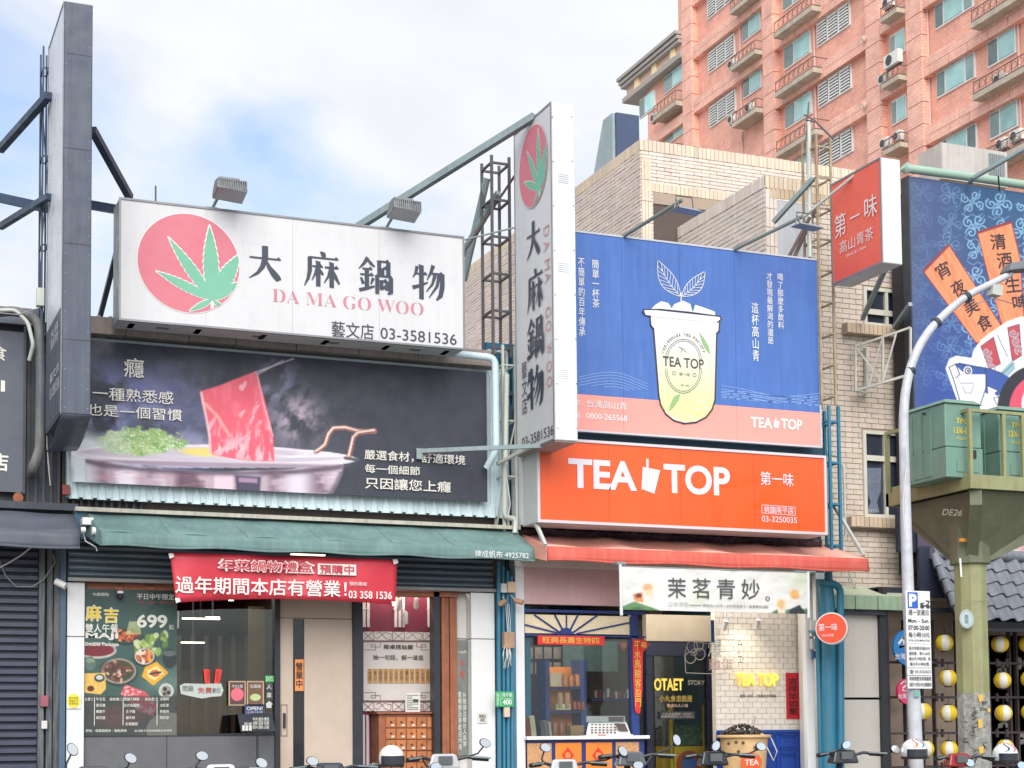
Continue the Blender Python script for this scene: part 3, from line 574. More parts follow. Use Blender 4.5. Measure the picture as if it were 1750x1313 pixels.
def logo(parent, pl, cx, cy, rx, ry, off):
    c = pl.at(cx, cy, off); ru = abs((pl.at(cx+rx, cy)-pl.at(cx-rx, cy))@pl.U)/2; rv = abs((pl.at(cx, cy-ry)-pl.at(cx, cy+ry))@pl.V)/2
    def q(x, y, o=0):
        r = math.hypot(x, y)
        if r > .995: x, y = x/r*.995, y/r*.995
        return c+pl.U*x*ru+pl.V*y*rv+pl.n*o
    ring = MB().ngon([c+(pl.U*ru*math.cos(t)+pl.V*rv*math.sin(t))*1.02 for t in np.linspace(0, 2*math.pi, 65)[:-1]]); ring.build('logo_ring', pm(236, 234, 232), parent)
    MB().ngon([c+pl.U*ru*math.cos(t)+pl.V*rv*math.sin(t)+pl.n*.002 for t in np.linspace(0, 2*math.pi, 65)[:-1]]).build('logo_disc', pm(218, 122, 138), parent)
    base = (.46, -.70); tips = [(.40, .84, .16), (-.42, .50, .12), (-.66, -.22, .10), (1.02, .32, .17), (1.0, -.28, .10), (-.0, -.98, .06), (.78, -.94, .05), (.46, -1.0, .02)]
    for col, grow, o, nm in ((pm(236, 234, 230), .018, .004, 'leaf_outline'), (pm(118, 186, 158), 0, .006, 'leaf')):
        for ti, (tx, ty, hw) in enumerate(tips):
            if grow == 0 and hw < .03: continue
            dx, dy = tx-base[0], ty-base[1]; L = math.hypot(dx, dy); dx, dy = dx/L, dy/L; L_ = L*(1.0 if grow else .97); n = 22; l, r_ = [], []
            for i in range(n+1):
                s = i/n; w_ = hw*(math.sin(math.pi*s**.85)**.9)*(1 if i % 2 else .86)+grow*(1-s*.3)
                bx, by = base[0]+dx*L_*s, base[1]+dy*L_*s; l.append((bx-dy*w_, by+dx*w_)); r_.append((bx+dy*w_, by-dx*w_))
            b = MB()
            for i in range(n): b.quad(q(*l[i], o+ti*.0002), q(*r_[i], o+ti*.0002), q(*r_[i+1], o+ti*.0002), q(*l[i+1], o+ti*.0002))
            b.build(nm, col, parent)
M_box = mat('sign_face', C(226, 227, 231, .74), .35, var=.05, scale=1.2, streak=.16, dirt=(.4, .38, .36, 1))
M_boxside = mat('sign_side', C(206, 210, 212, .78), .45, var=.06, streak=.2, dirt=(.4, .38, .35, 1))
M_ink = mat('sign_ink', C(56, 66, 84, .7), .5, var=.05)
yS = -.75; ps = PY(yS)
sg = thing('shop_sign', 'wide white signboard with red leaf logo on the roof edge of the restaurant', 'sign', at(500, 590, yS))
r = rect(ps, 204, 338, 794, 598); xa, xb, za, zb = r[0][0], r[1][0], r[0][2], r[2][2]
MB().box(xa, xb, yS+.004, yS+.36, za, zb).build('housing', M_boxside, sg, bevel=.008)
MB().box(xa+.015, xb-.015, yS-.002, yS+.02, za+.015, zb-.015).build('face_panel', M_box, sg)
b = MB()
for q in ((xa, xb, za-.004, za+.016), (xa, xb, zb-.016, zb+.004), (xa-.003, xa+.016, za+.016, zb-.016), (xb-.016, xb+.003, za+.016, zb-.016)): b.box(q[0], q[1], yS-.012, yS+.02, q[2], q[3])
b.build('frame', mat('sign_frame', C(150, 152, 156, .7), .4, metal=.4), sg)
for px_ in (352, 500, 648):
    x_ = fx(px_, yS, 500); MB().box(x_-.0015, x_+.0015, yS-.0035, yS-.0021, za+.02, zb-.02).build('face_seam', mat('seam_grey', C(176, 176, 180, .7), .5), sg)
b = MB()
for px_ in (268, 432, 560, 700):
    c_ = at(px_, 560, yS+.2)
    for k in range(5): b.box(c_[0]+k*.025, c_[0]+k*.025+.012, yS+.15, yS+.22, za-.004, za-.0005)
b.split('vent', M_black, sg)
b = MB()
for k in range(6): x_ = xa+.15+k*(xb-xa-.3)/5; b.box(x_-.03, x_+.03, yS+.1, yS+.3, zT+.05, za); 
b.split('foot', M_dark, sg)
b = MB(); b.beam((xa+.1, yS+.34, zb-.15), (xa+.1, 2.2, zT+.1), .05); b.beam((xb-.1, yS+.34, zb-.15), (xb-.1, 2.2, zT+.1), .05); b.split('rear_strut', M_dark, sg)
logo(sg, ps, 323, 450, 87, 84, .006)
for ch, cx_, cy_, w_ in (('大', 453, 449, 63), ('麻', 550, 461, 62), ('鍋', 642, 472, 60), ('物', 733, 483, 58)): b = MB(); glyph(b, ch, ps, cx_, cy_, w_, 62, .006); b.build('lettering', M_ink, sg)
PK = pm(208, 130, 146)
T('𝐃𝐀 𝐌𝐀 𝐆𝐎 𝐖𝐎𝐎', ps, 597, 517, 258, 22, PK, sg, .006, -.014)
T('藝文店', ps, 603, 565, 72, 27, pm(58, 64, 78), sg, .006, .006); T('03-3581536', ps, 716, 575, 130, 19, pm(58, 64, 78), sg, .006, .004)
# flood lamps on top of it
def flood(px_, py_, label):
    c_ = at(px_, py_, yS-.25); base = np.array([at(px_-28, py_+26, yS)[0], yS+.1, zb]); t = thing('floodlight', label, 'lamp', base, 'floodlights on the white sign')
    MB().tube([base, (base[0]+.05, yS-.02, base[2]+.12), (c_[0]-.02, c_[1]+.05, c_[2]-.05)], .016).build('arm', M_galv, t); MB().box(base[0]-.06, base[0]+.06, yS+.05, yS+.16, zb+.001, zb+.03).build('bracket', M_galv, t)
    M_ = mat('weathered_cast', C(150, 156, 160, .7), .7, var=.35, scale=18, streak=.6, dirt=(.1, .09, .08, 1))
    L = .26; prof = [(-.12, -.02), (-.10, .06), (0.02, .09), (.13, .0), (.14, -.06), (.02, -.05)]
    b = MB().prism([(c_[0]-L*.55, c_[1]+y*1.0, c_[2]+z) for y, z in prof], (L*1.15, 0, -.02)); b.build('housing', M_, t, bevel=.006)
    b = MB()
    for k in range(13): x_ = c_[0]-L*.5+k*L*1.05/12; b.prism([(x_, c_[1]-.135, c_[2]-.03), (x_, c_[1]-.12, c_[2]+.07), (x_, c_[1]+.02, c_[2]+.105), (x_, c_[1]+.1, c_[2]+.03)], (.008, 0, 0))
    b.build('cooling_fin', M_, t)
    MB().box(c_[0]-L*.42, c_[0]+L*.4, c_[1]-.02, c_[1]+.1, c_[2]+.075, c_[2]+.125).build('driver_box', M_, t, bevel=.008)
    MB().prism([(c_[0]-L*.52, c_[1]+.1, c_[2]-.075), (c_[0]+L*.58, c_[1]+.1, c_[2]-.095), (c_[0]+L*.58, c_[1]-.12, c_[2]-.04), (c_[0]-L*.52, c_[1]-.12, c_[2]-.02)], (0, 0, .008)).build('lens', mat('lamp_lens', (.35, .37, .4, 1), .1), t)
flood(392, 325, 'weathered floodlight on the white sign, above the red leaf logo'); flood(690, 359, 'weathered floodlight on the white sign, toward its right end')
# ================================================================== TEA SHOP
XT0, XT1 = fx(870)+.03, fx(1412)
ts = thing('tea_shop_building', 'teal sheet metal tea shop building with white tiled open front beside the brick building', 'building', (XT0, 0, 0))
zt = 5.0; zo = 3.2        # roof, shop opening top
zop = fz(1000, 1037, 0)   # top of the glass front on the left
b = MB(); b.box(XT0, XT1, .06, .16, zo+.25, zt); b.box(XT0, XT0+.06, .16, 5, 0, zt); b.box(10.4, 10.5, .8, 5, 0, zt); b.box(XT0, 10.5, 4.9, 5, 0, zt); b.box(XT0, XT1, .06, .45, zt, zt+.04)
b.build('wall', M_tealD, ts)
b = MB()
for i in range(60):
    x = XT0+.02+(XT1-XT0-.04)*i/59; b.box(x-.012, x+.012, .035, .06, 3.3, zt)
b.build('corrugation', M_tealD, ts)['kind'] = 'stuff'
# teal strip between the two buildings
b = MB(); xa, xb = fx(857, .1), fx(893, .1); b.box(xa-.15, xb+.1, .1, .2, 0, 5.75)
for k in range(7): b.box(xa+.01+k*.045, xa+.025+k*.045, .07, .1, 2.9, 5.7)
b.build('gap_cladding', mat('deep_teal', C(22, 112, 146, .75), .5, var=.25, streak=.5, dirt=(.02, .09, .13, 1)), ts)
b = MB().box(xa-.05, xb+.05, .05, .08, 4.35, 4.4); b.box(xa-.05, xb+.05, .05, .08, 5.15, 5.2); b.split('rail', M_tealD, ts)
MB().box(XT0+.06, XT1-.06, -.02, .49, zo+.03, zo+.08).build('ceiling_edge', mat('cream_ceiling', C(226, 216, 200, .8), .6, var=.03), ts)
MB().box(XT0+.06, 10.38, .492, 4.9, zo+.03, zo+.08).build('ceiling', mat('cream_ceiling', C(226, 216, 200, .8), .6, var=.03), ts)
MB().box(XT0+.06, 10.38, -.3, 4.9, 0, .2).build('floor', mat('tea_floor', C(150, 140, 130, .7), .5), ts)
MB().box(XT0, XT1-.05, -.12, .05, zo-.0, zo+.3).build('header_beam', M_offw, ts)
# pale pink fascia under the awning, left
pp = PY(-.06); slab(MB(), pp, 893, 955, 1062, 1036, 0, .1).build('fascia_panel', mat('pink_fascia', C(214, 178, 180, .78), .5, var=.06, streak=.08), ts)
slab(MB(), PY(-.14), 893, 946, 1400, 964, 0, .06).build('shade_board', M_offw, ts)
# white pillars
def zpil(nm, a0, a1, y0, y1, m): MB().box(fx(a0, y0), fx(a1, y0), y0, y1, .14, zo+.25).build(nm, m, ts, bevel=.005)
zpil('pillar', 882, 897, -.08, .3, M_white); zpil('pillar', 1378, 1392, -.1, -.02, M_white); zpil('pillar_side', 1397, 1405, -.018, .4, M_white)
# left glass bay with navy frame
M_navy = mat('navy_frame', C(28, 58, 128, .75), .4, var=.05)
yb_ = .0; pb = PY(yb_); b = MB()
slab(b, pb, 896, 1041, 1104, 1050, .03, .08); slab(b, pb, 896, 1084, 1104, 1090, .03, .08); slab(b, pb, 1078, 1050, 1093, 1262, .03, .08)
b.build('bay_frame', M_navy, ts)
b = MB()
for x_, y_ in ((897, 1068), (913, 1051), (948, 1051), (968, 1051), (988, 1051), (1022, 1051), (1078, 1064)):
    cx_ = 955+(x_-955)*.06+ (-0); b.beam(pb.at(968+(x_-968)*.16, 1083, .0), pb.at(x_, y_, .0), .012, .02)
b.split('fan_spoke', M_navy, ts); b = MB(); hub = pb.at(968, 1084, .02)
b.prism([hub+pb.U*.08*math.cos(t)+pb.V*.075*math.sin(t) for t in np.linspace(0, math.pi, 8)], (0, .03, 0)); b.build('fan_hub', M_navy, ts)
slab(MB(), pb, 897, 1050, 1078, 1085, -.01, .012).build('frosted_pane', mat('frosted_glass', C(220, 205, 170, .7), .3, var=.15, scale=40, bump=.6, emit=(1, .85, .6, 1), estr=.12), ts)  # weak warm emission stands for light coming through the pane
slab(MB(), pb, 897, 1090, 1078, 1262, -.01, .01).build('window_glass', M_glass, ts)
# counter
yc = -.12; pk = PY(yc); cnt = thing('counter', 'navy trimmed shop counter with orange and wicker panels under the tea shop window', 'counter', at(1000, 1290, yc))
xk0, xk1 = fx(898, yc), fx(1102, yc); zk = 1.31
MB().box(xk0-.01, xk1+.03, yc-.05, .5, zk-.04, zk).build('counter_top', pm(236, 236, 238), cnt, bevel=.006)
MB().box(xk0+.02, xk1-.01, yc+.02, .48, .2, zk-.04).build('carcass', M_navy, cnt)
for a0, a1, m in ((900, 942, 'w'), (948, 993, 'o'), (1000, 1045, 'o'), (1051, 1091, 'w')):
    d_ = MB().box(fx(a0, yc), fx(a1, yc), yc-.0, yc+.02, .3, zk-.075).build('panel', mat('orange_panel', C(240, 140, 50, .8), .4) if m == 'o' else mat('wicker_panel', C(206, 156, 110, .8), .7, var=.35, scale=35), cnt, bevel=.012)
    if m == 'o':
        cx_ = (a0+a1)/2; pq = PY(yc-.004); MB().ngon([pq.at(cx_-10.5, 1291), pq.at(cx_, 1305), pq.at(cx_+10.5, 1291), pq.at(cx_, 1277)]).build('diamond_sticker', pm(222, 52, 40), d_); T('春', pq, cx_, 1291, 10, 10, pm(240, 190, 90), d_, .003)
        MB().ngon([pq.at(cx_-8, 1291, -.0), pq.at(cx_, 1301.5), pq.at(cx_+8, 1291), pq.at(cx_, 1280.5)]); 
# shelves inside the bay
ysf = .95; pf = PY(ysf); sf = thing('shelf_unit', 'orange backed navy shelf unit of tea tins behind the tea shop window', 'shelf', at(963, 1290, ysf))
slab(MB(), pf, 936, 1140, 1004, 1313, -.26, .02).build('back_panel', mat('orange_back', C(238, 140, 60, .8), .5), sf)
b = MB(); slab(b, pf, 932, 1128, 941, 1313, 0, .27); slab(b, pf, 992, 1128, 1004, 1313, 0, .27); b.split('side_panel', M_navy, sf); 
for y_ in (1174, 1215, 1258): slab(MB(), pf, 941, y_, 992, y_+4, -.01, .24).build('shelf', M_navy, sf)
def tin(px_, py_, wpx, hpx, y, m, label, name='tea_tin', lid=True, grp=None):
    p = PY(y); a_, b_ = p.at(px_-wpx/2, py_), p.at(px_+wpx/2, py_); r_ = (b_[0]-a_[0])/2; h_ = p.at(px_, py_-hpx)[2]-a_[2]; c_ = (a_+b_)/2
    o = single(name, MB().lathe([(r_, 0), (r_, h_*.7), (r_*.85, h_*.82), (r_*.85, h_)] if lid else [(r_*.8, 0), (r_, h_*.5), (r_, h_)], (c_[0], y, c_[2]), 12), m, label, 'tin' if lid else 'bottle', grp); return o
M_tin = mat('copper_tin', C(196, 126, 76, .8), .3, metal=.3, var=.1)
for k in range(3): tin(965+k*10.5, 1173, 9, 20, .9, M_tin, 'copper coloured tea tin on the top shelf, %s' % ['beside the picture card', 'middle of three', 'nearest the shelf side'][k])
for k in range(3): tin(948+k*11.5, 1257, 9.5, 22, .9, mat('dark_lid_tin', C(150, 92, 60, .8), .35), 'brown tea tin with dark lid on the bottom shelf, %s' % ['at the shelf side', 'middle of three', 'beside the carton'][k])
for k in range(2): tin(957+k*12, 1210, 9, 26, .9, mat('clear_tumbler', C(190, 150, 120, .8), .15), 'clear tumbler on the middle shelf, %s' % ['beside the small picture', 'between the other tumbler and the canisters'][k], 'tumbler', False)
for k in range(3): tin(982+k*7, 1213, 6.5, 14, .88, mat('maroon_tin', C(140, 66, 50, .8), .4), 'small maroon canister on the middle shelf, %s' % ['next to the tumblers', 'middle of three', 'outermost'][k])
single('picture_card', slab(MB(), PY(.9), 941, 1150, 960, 1173, 0, .01), pm(206, 190, 160), 'cream picture card standing on the top shelf beside tins', 'card')
single('tea_box', slab(MB(), PY(.9), 952, 1203, 975, 1213, 0, .06), pm(206, 214, 180), 'pale green tea box lying on the middle shelf', 'box')
single('carton', slab(MB(), PY(.6), 975, 1240, 998, 1258, 0, .12), pm(160, 122, 84), 'brown cardboard carton behind the counter beside the tins', 'carton')
MB().box(xk0, xk1, 2.6, 2.7, .2, zo).build('rear_wall', mat('dark_rear_wall', C(46, 52, 72, .6), .6, var=.3, scale=3), ts)
b = MB()
for r_ in range(2):
    for k in range(6): slab(b, PY(1.6), 898+k*16, 1106+r_*26, 911+k*16, 1126+r_*26, 0, .01)
b.build('menu_picture', mat('dim_pictures', C(112, 104, 100, .7), .5, var=.4, scale=12), ts)
slab(MB(), PY(1.55), 962, 1095, 1056, 1148, 0, .02).build('menu_screen', mat('green_menu', C(58, 84, 84, .7), .3, var=.4, scale=9), ts)
rr = random.Random(3); MC = [pm(190, 170, 150), pm(150, 60, 60), pm(96, 110, 140), pm(210, 200, 190), pm(84, 60, 54)]
for k in range(10):
    x_ = 1018+k*7; tin(x_, 1193+rr.uniform(-1, 1), 6, rr.uniform(9, 16), 1.9, MC[k % 5], 'small %s bottle on the far back shelf, %s' % (['cream', 'red', 'grey blue', 'white', 'brown'][k % 5], 'nearer the orange shelf' if k < 5 else 'nearer the navy post'), 'bottle', False)
slab(MB(), PY(1.92), 1012, 1194, 1084, 1198, 0, .3).build('back_shelf', M_navy, ts)
# things on the counter
lf = thing('leaflet_stand', 'white printed leaflet tray with red sticker on the counter top', 'leaflet stand', at(1040, 1258, .0))
pl_ = PY(.02); slab(MB(), pl_, 1003, 1224, 1068, 1234, 0, .02).build('header_card', pm(214, 214, 210), lf)
q = MB().hexa([pl_.at(1002, 1256, .06), pl_.at(1078, 1258, .06), pl_.at(1070, 1235, -.02), pl_.at(1006, 1236, -.02), pl_.at(1002, 1254, .07), pl_.at(1078, 1256, .07), pl_.at(1070, 1233, -.01), pl_.at(1006, 1234, -.01)]); q.build('sheet', pm(224, 224, 222), lf)
slab(MB(), pl_, 1004, 1256, 1082, 1262, .07, .2).build('tray', pm(232, 230, 230), lf); slab(MB(), pl_, 1022, 1256, 1036, 1261, .075, .004).build('sticker', pm(214, 48, 44), lf)
b = MB(); 
for r_ in range(4):
    for k in range(7): poly(b, pl_, [(1010+k*6.5, 1238+r_*4.4), (1014+k*6.5, 1238+r_*4.4), (1014+k*6.5, 1240+r_*4.4), (1010+k*6.5, 1240+r_*4.4)], .075)
poly(b, pl_, [(1050, 1236), (1068, 1237), (1074, 1250), (1058, 1249)], .074); poly(b, pl_, [(1040, 1225), (1066, 1225), (1066, 1233), (1040, 1233)], .006); b.build('print', pm(90, 74, 76), lf)
for k, (x_, w_, h_, c_) in enumerate(((899, 7, 30, (150, 70, 60)), (907, 9, 34, (206, 196, 170)), (931, 6, 26, (120, 118, 120)), (938, 4, 24, (186, 180, 176)))):
    p0 = PY(.05).at(x_, 1262); ob = MB().box(0, w_/150, 0, .12, 0, h_/150); bk = single('book', ob, pm(*c_), '%s book standing on the counter by the white pillar' % ['brown red', 'tall cream', 'dark grey', 'thin pale'][k], 'book'); bk.location = (p0[0], .02, zk+.001); bk.rotation_euler.y = -.12
# couplets
def couplet(name, pl, x0, y0, x1, y1, txt, label, horiz=True, off=.05, col=(226, 48, 42), tc=(240, 196, 92), sizew=None):
    t = thing(name, label, 'couplet', pl.at((x0+x1)/2, y1, off)); slab(MB(), pl, x0, y0, x1, y1, off, .004).build('paper', pm(*col), t)
    if horiz: T(txt, pl, (x0+x1)/2, (y0+y1)/2, (x1-x0)*.84, (y1-y0)*.62, pm(*tc), t, off+.004, .01)
    return t
couplet('door_couplet', pb, 919, 1086, 1033, 1103, '旺興長壽生時四', 'horizontal red paper couplet with gold characters across the tea shop window')
t = thing('spring_couplet', 'long red paper couplet with gold characters hanging on the navy post', 'couplet', pb.at(1090, 1218, .05))
MB().ngon([pb.at(x, y, .05) for x, y in ((1085, 1214), (1089, 1220), (1094, 1219), (1098, 1180), (1099, 1094), (1081, 1092), (1082, 1160))]).build('paper', pm(226, 48, 42), t)
T(vert('平水馬龍客盈門'), pb, 1090, 1152, 11, 112, pm(240, 196, 92), t, .055, .01)
t = thing('diamond_couplet', 'small red diamond paper with gold fortune character at the navy post', 'couplet', pb.at(1101, 1100, .06)); poly(MB(), pb, [(1090, 1102), (1099, 1115), (1110, 1102), (1099, 1090)], .062).build('paper', pm(206, 46, 40), t); T('福', pb, 1100, 1102, 9, 10, pm(240, 196, 92), t, .066, .01)
t = thing('paper_flag', 'small red triangular paper hanging inside the tea shop glass', 'decoration', pb.at(1065, 1105, -.1)); poly(MB(), PY(.2), [(1056, 1097), (1076, 1097), (1065, 1114)], 0).build('paper', pm(190, 60, 50), t); T('福', PY(.2), 1066, 1103, 7, 7, pm(240, 190, 90), t)
# right room: dark fridge/glass door, tiled wall
yR = 1.1; pR = PY(yR); b = MB()
slab(b, pR, 1104, 1097, 1222, 1122, .0, .1); slab(b, pR, 1104, 1122, 1118, 1340, .0, .1); slab(b, pR, 1208, 1097, 1224, 1340, .0, .1); b.build('door_frame', mat('navy_black', C(34, 42, 66, .7), .35), ts)
gl = slab(MB(), pR, 1118, 1122, 1208, 1340, -.03, .012).build('glass_door', M_glass, ts)
slab(MB(), PY(2.5), 1090, 1060, 1250, 1345, 0, .05).build('room_wall', mat('room_wall', C(110, 112, 110, .7), .6, var=.25, scale=2), ts)
slab(MB(), pR, 1104, 1050, 1218, 1097, .01, .1).build('cream_bulkhead', mat('bulkhead', C(184, 174, 158, .7), .6), ts)
slab(MB(), PY(-.0), 1216, 1060, 1221, 1098, 0, .02).build('trim_bar', M_navy, ts)
# yellow claw machine glimpsed behind the glass
cm = thing('claw_machine', 'yellow game cabinet standing behind the glass door of the tea shop', 'machine', PY(1.5).at(1165, 1340)); p5 = PY(1.45)
slab(MB(), p5, 1152, 1276, 1206, 1345, 0, .5).build('cabinet', pm(226, 180, 50), cm); b = MB(); slab(b, p5, 1146, 1240, 1151, 1345, .0, .05); slab(b, p5, 1203, 1205, 1207, 1276, .0, .05); slab(b, p5, 1146, 1205, 1150, 1240, 0, .05); b.build('post', pm(206, 180, 60), cm)
b = MB(); disc(b, p5, 1178, 1305, 22, 22, .01); b.build('round_print', pm(190, 90, 60), cm); b = MB(); disc(b, p5, 1178, 1305, 13, 13, .014); b.build('round_print', pm(84, 120, 190), cm)
slab(MB(), PY(1.6), 1156, 1240, 1204, 1274, 0, .2).build('toy_tray', mat('toys', C(96, 130, 110, .7), .5, var=.8, scale=22), cm)
T('OTAET', pR, 1143, 1170, 50, 21, mat('neon_reflect', C(250, 220, 90, .8), .4, var=0, emit=(1, .8, .2, 1), estr=.12), ts, .006, .03)  # mirrored neon letters laid on the glass door as a painted, faintly glowing reflection
T('STORY', pR, 1190, 1167, 28, 8, pm(190, 186, 170), ts, .006, .0); T('小丸食遊戲屋', pR, 1155, 1194, 56, 11, pm(206, 180, 90), ts, .006, .01); T('歡迎大人小孩', pR, 1158, 1206, 36, 6, pm(226, 190, 180), ts, .006, .01)
slab(MB(), pR, 1128, 1216, 1188, 1229, .004, .003).build('notice_strip', pm(54, 56, 66), ts); T('小丸食遊戲屋一起來玩\n營業時間每日上午到晚上', pR, 1158, 1222.5, 56, 9, pm(196, 190, 180), ts, .008, .0)
# tiled wall on the right with TEA TOP neon
yw = .44; pw = PY(yw); tw0, tw1 = fx(1222, yw), fx(1384, yw)
MB().box(tw0, tw1+.2, yw, yw+.08, .2, zo+.05).build('tile_wall', mat('grout', C(220, 212, 202, .8), .8), ts)
sp_ = []; zz = 1.31; tb = MB(); cc = []
tw, th = (tw1-tw0)/10.5, .068; r_i = 0; z = 1.36
while z < zo-.02:
    x = tw0-(r_i % 2)*tw/2
    while x < tw1+.15:
        xa_, xb_ = max(x+.003, tw0), min(x+tw-.003, tw1+.18)
        if xb_-xa_ > .03: sp_.append(((xa_+xb_)/2, yw-.004, z+th/2, xb_-xa_))
        x += tw
    z += th; r_i += 1
full = [s for s in sp_ if abs(s[3]-(tw-.006)) < .002]; half = [s for s in sp_ if s not in full]
M_tile = mat('white_wall_tile', C(236, 230, 222, .8), .18, var=.04, objvar=.05)
pieces('tile', ts, M_tile, 'tile_piece', (tw-.006, .012, th-.006), [s[:3] for s in full][:295])
b = MB()
for s in [s_ for s_ in half]+full[295:]: b.box(s[0]-s[3]/2, s[0]+s[3]/2, yw-.01, yw+.002, s[2]-th/2+.003, s[2]+th/2-.003)
b.build('cut_tile', M_tile, ts)['kind'] = 'stuff'
b = MB(); b.box(tw0, tw1+.18, yw-.02, yw, .2, 1.345); wn = b.build('blue_wainscot', mat('royal_blue', C(28, 76, 176, .75), .4), ts)
b = MB()
for k in range(4):
    for z0_, z1_ in ((1.12, 1.31), (.5, 1.08)):
        x_ = tw0+.06+k*.27; 
        for q in ((x_, x_+.23, z0_, z0_+.012), (x_, x_+.23, z1_-.012, z1_), (x_, x_+.012, z0_, z1_), (x_+.218, x_+.23, z0_, z1_), (x_+.03, x_+.2, z0_+.03, z0_+.036), (x_+.03, x_+.2, z1_-.036, z1_-.03)): b.box(q[0], q[1], yw-.035, yw-.02, q[2], q[3])
b.box(tw0, tw1+.18, yw-.04, yw-.02, 1.33, 1.36); b.build('panel_moulding', mat('royal_blue', None), ts)
ne = thing('neon_sign', 'glowing yellow raised letters spelling the shop name on white tiles', 'sign', pw.at(1294, 1175, .03)); M_neon = mat('neon_yellow', C(255, 214, 60, .8), .4, var=0, emit=(1, .66, .10, 1), estr=.45)
T('TEA TOP', pw, 1294, 1162, 72, 22, M_neon, ne, .06, .016, ext=.03); T('簡單一杯茶，不簡單的百年傳承', pw, 1296, 1190, 62, 6, pm(70, 60, 54), ts, .012, .01)
rc = thing('red_scroll', 'upright red paper scroll with black brush writing on the white tile wall', 'scroll', pw.at(1355, 1229, .02)); slab(MB(), pw, 1343, 1150, 1369, 1229, .02, .006).build('paper', pm(200, 20, 44), rc); T(vert('吉祥年如意'), pw, 1355, 1190, 15, 62, pm(40, 14, 20), rc, .026, .012)
# track spots, downlights
for k, (x_, y_) in enumerate(((1158, 1065), (1181, 1054), (1206, 1055), (1132, 1053), (1160, 1059), (918, 1039), (1003, 1041))):
    y__ = [.55, .2, .2, .4, .9, -.0, -.0][k]; X_ = float(at(x_, y_, y__)[0]); dl = thing('downlight', 'round recessed ceiling downlight of the tea shop, ' + ['third behind the white banner', 'second under the banner edge', 'rightmost under the banner edge', 'leftmost in the open bay', 'deepest in the open bay', 'left above the fan window', 'right above the fan window'][k], 'light', (X_, y__+.1, zo), 'tea shop downlights')
    MB().lathe([(.075, 0), (.075, .02)], (X_, y__+.1, zo+.008), 20).build('rim', M_white, dl); MB().lathe([(.058, 0), (.058, .005)], (X_, y__+.1, zo+.002), 20).build('bulb', M_lamp, dl)
for k, (x_, y_) in enumerate(((1241, 1068), (1296, 1066))):
    p = at(x_, y_, .3); t = thing('track_spotlight', 'white cylinder track spotlight aimed at tiled wall, %s' % ['nearer the dangling sign', 'nearer the red scroll'][k], 'light', p)
    MB().tube([p+np.array([0, .0, .05]), p+np.array([.01, .06, -.06])], .03, 12).build('housing', M_white, t); MB().box(p[0]-.006, p[0]+.006, .29, .305, p[2]+.04, zo+.03).build('stem', M_white, t)
area('tea_ceiling_lamp', (XT0+2.6, .5, zo-.06), 2.2, .8, 22, (1, .9, .76)); area('tea_bay_lamp', (XT0+.9, .9, zo-.35), 1.2, .6, 11, (1, .85, .65))
l = bpy.data.lights.new('tile_spot_lamp', 'SPOT'); l.energy = 9; l.spot_size = 2.2; l.spot_blend = 1; l.shadow_soft_size = .08; l.color = (1, .88, .68)
o = bpy.data.objects.new('tile_spot_lamp', l); SC.collection.objects.link(o); p = pw.at(1285, 1062, .35); o.location = V3(p); o.rotation_euler = (.45, 0, 0)
# the hanging outline sign in the middle
hs = thing('outline_sign', 'clear hanging outline sign of a flower and characters in the open shop bay', 'sign', at(1240, 1100, .1)); ph = PY(.1); b = MB()
for cx_, cy_, r_ in ((1183, 1105, 9), (1196, 1118, 9), (1180, 1124, 9), (1194, 1103, 8), (1186, 1115, 5)):
    ribbon(b, ph, [(cx_+r_*math.cos(a_), cy_+r_*1.1*math.sin(a_)) for a_ in np.linspace(0, 6.28, 16)], .008, 0)
ribbon(b, ph, [(1172, 1150), (1222, 1152), (1268, 1146), (1272, 1110), (1262, 1094), (1228, 1092), (1212, 1100), (1176, 1096), (1170, 1120), (1172, 1150)], .006, 0); b.build('outline', pm(206, 196, 180), hs)
T('爆', ph, 1222, 1108, 24, 30, pm(190, 200, 190), hs, .003, -.008); T('雞蛋', ph, 1232, 1136, 42, 20, pm(206, 170, 160), hs, .003, -.008)
MB().beam(ph.at(1242, 1094), ph.at(1246, 1058), .005).build('wire', M_cableW, hs)
T('△\n》\n工', ph, 1265, 1112, 8, 42, pm(120, 116, 100), hs, .003, 0)
# big bubble tea cup display
bc = thing('cup_display', 'big paper cup display heaped with black tapioca pearls beside blue wainscot', 'display', at(1270, 1340, .2)); c0 = at(1272, 1300, .15)
zc1_ = fz(1272, 1256, .15); MB().lathe([(.2, .3), (.285, zc1_-.03)], (c0[0], .15, 0), 28).build('cup', mat('cup_tan', C(226, 190, 140, .8), .5), bc)
MB().lathe([(.30, zc1_-.035), (.325, zc1_-.03), (.325, zc1_-.005), (.29, zc1_)], (c0[0], .15, 0), 28).build('rim', mat('cup_tan', None), bc)
pcup = PY(-.14); b = MB(); disc(b, pcup, 1284, 1303, 18, 17, 0); b.build('round_logo', pm(236, 96, 44), bc); T('TEA', pcup, 1285, 1303, 24, 10, pm(240, 232, 220), bc, .004, .02)
for x_, y_ in ((1245, 1271), (1258, 1269), (1270, 1270), (1291, 1278), (1262, 1285)): b = MB(); disc(b, pcup, x_, y_, 3, 3, 0); b.build('pearl_print', pm(90, 66, 40), bc)
rr = random.Random(5); b = MB()
for k in range(120):
    a_, d_ = rr.uniform(0, 6.28), rr.random()**.6*.26; z_ = zc1_+.12*(1-(d_/.27)**1.6); b.lathe([(.004, -.02), (.018, -.012), (.022, 0), (.018, .012), (.004, .02)], (c0[0]-.02+d_*math.cos(a_), .15+d_*math.sin(a_), z_), 7)
b.build('tapioca_pearls', mat('pearl_black', (.02, .018, .017, 1), .2), bc)['kind'] = 'stuff'
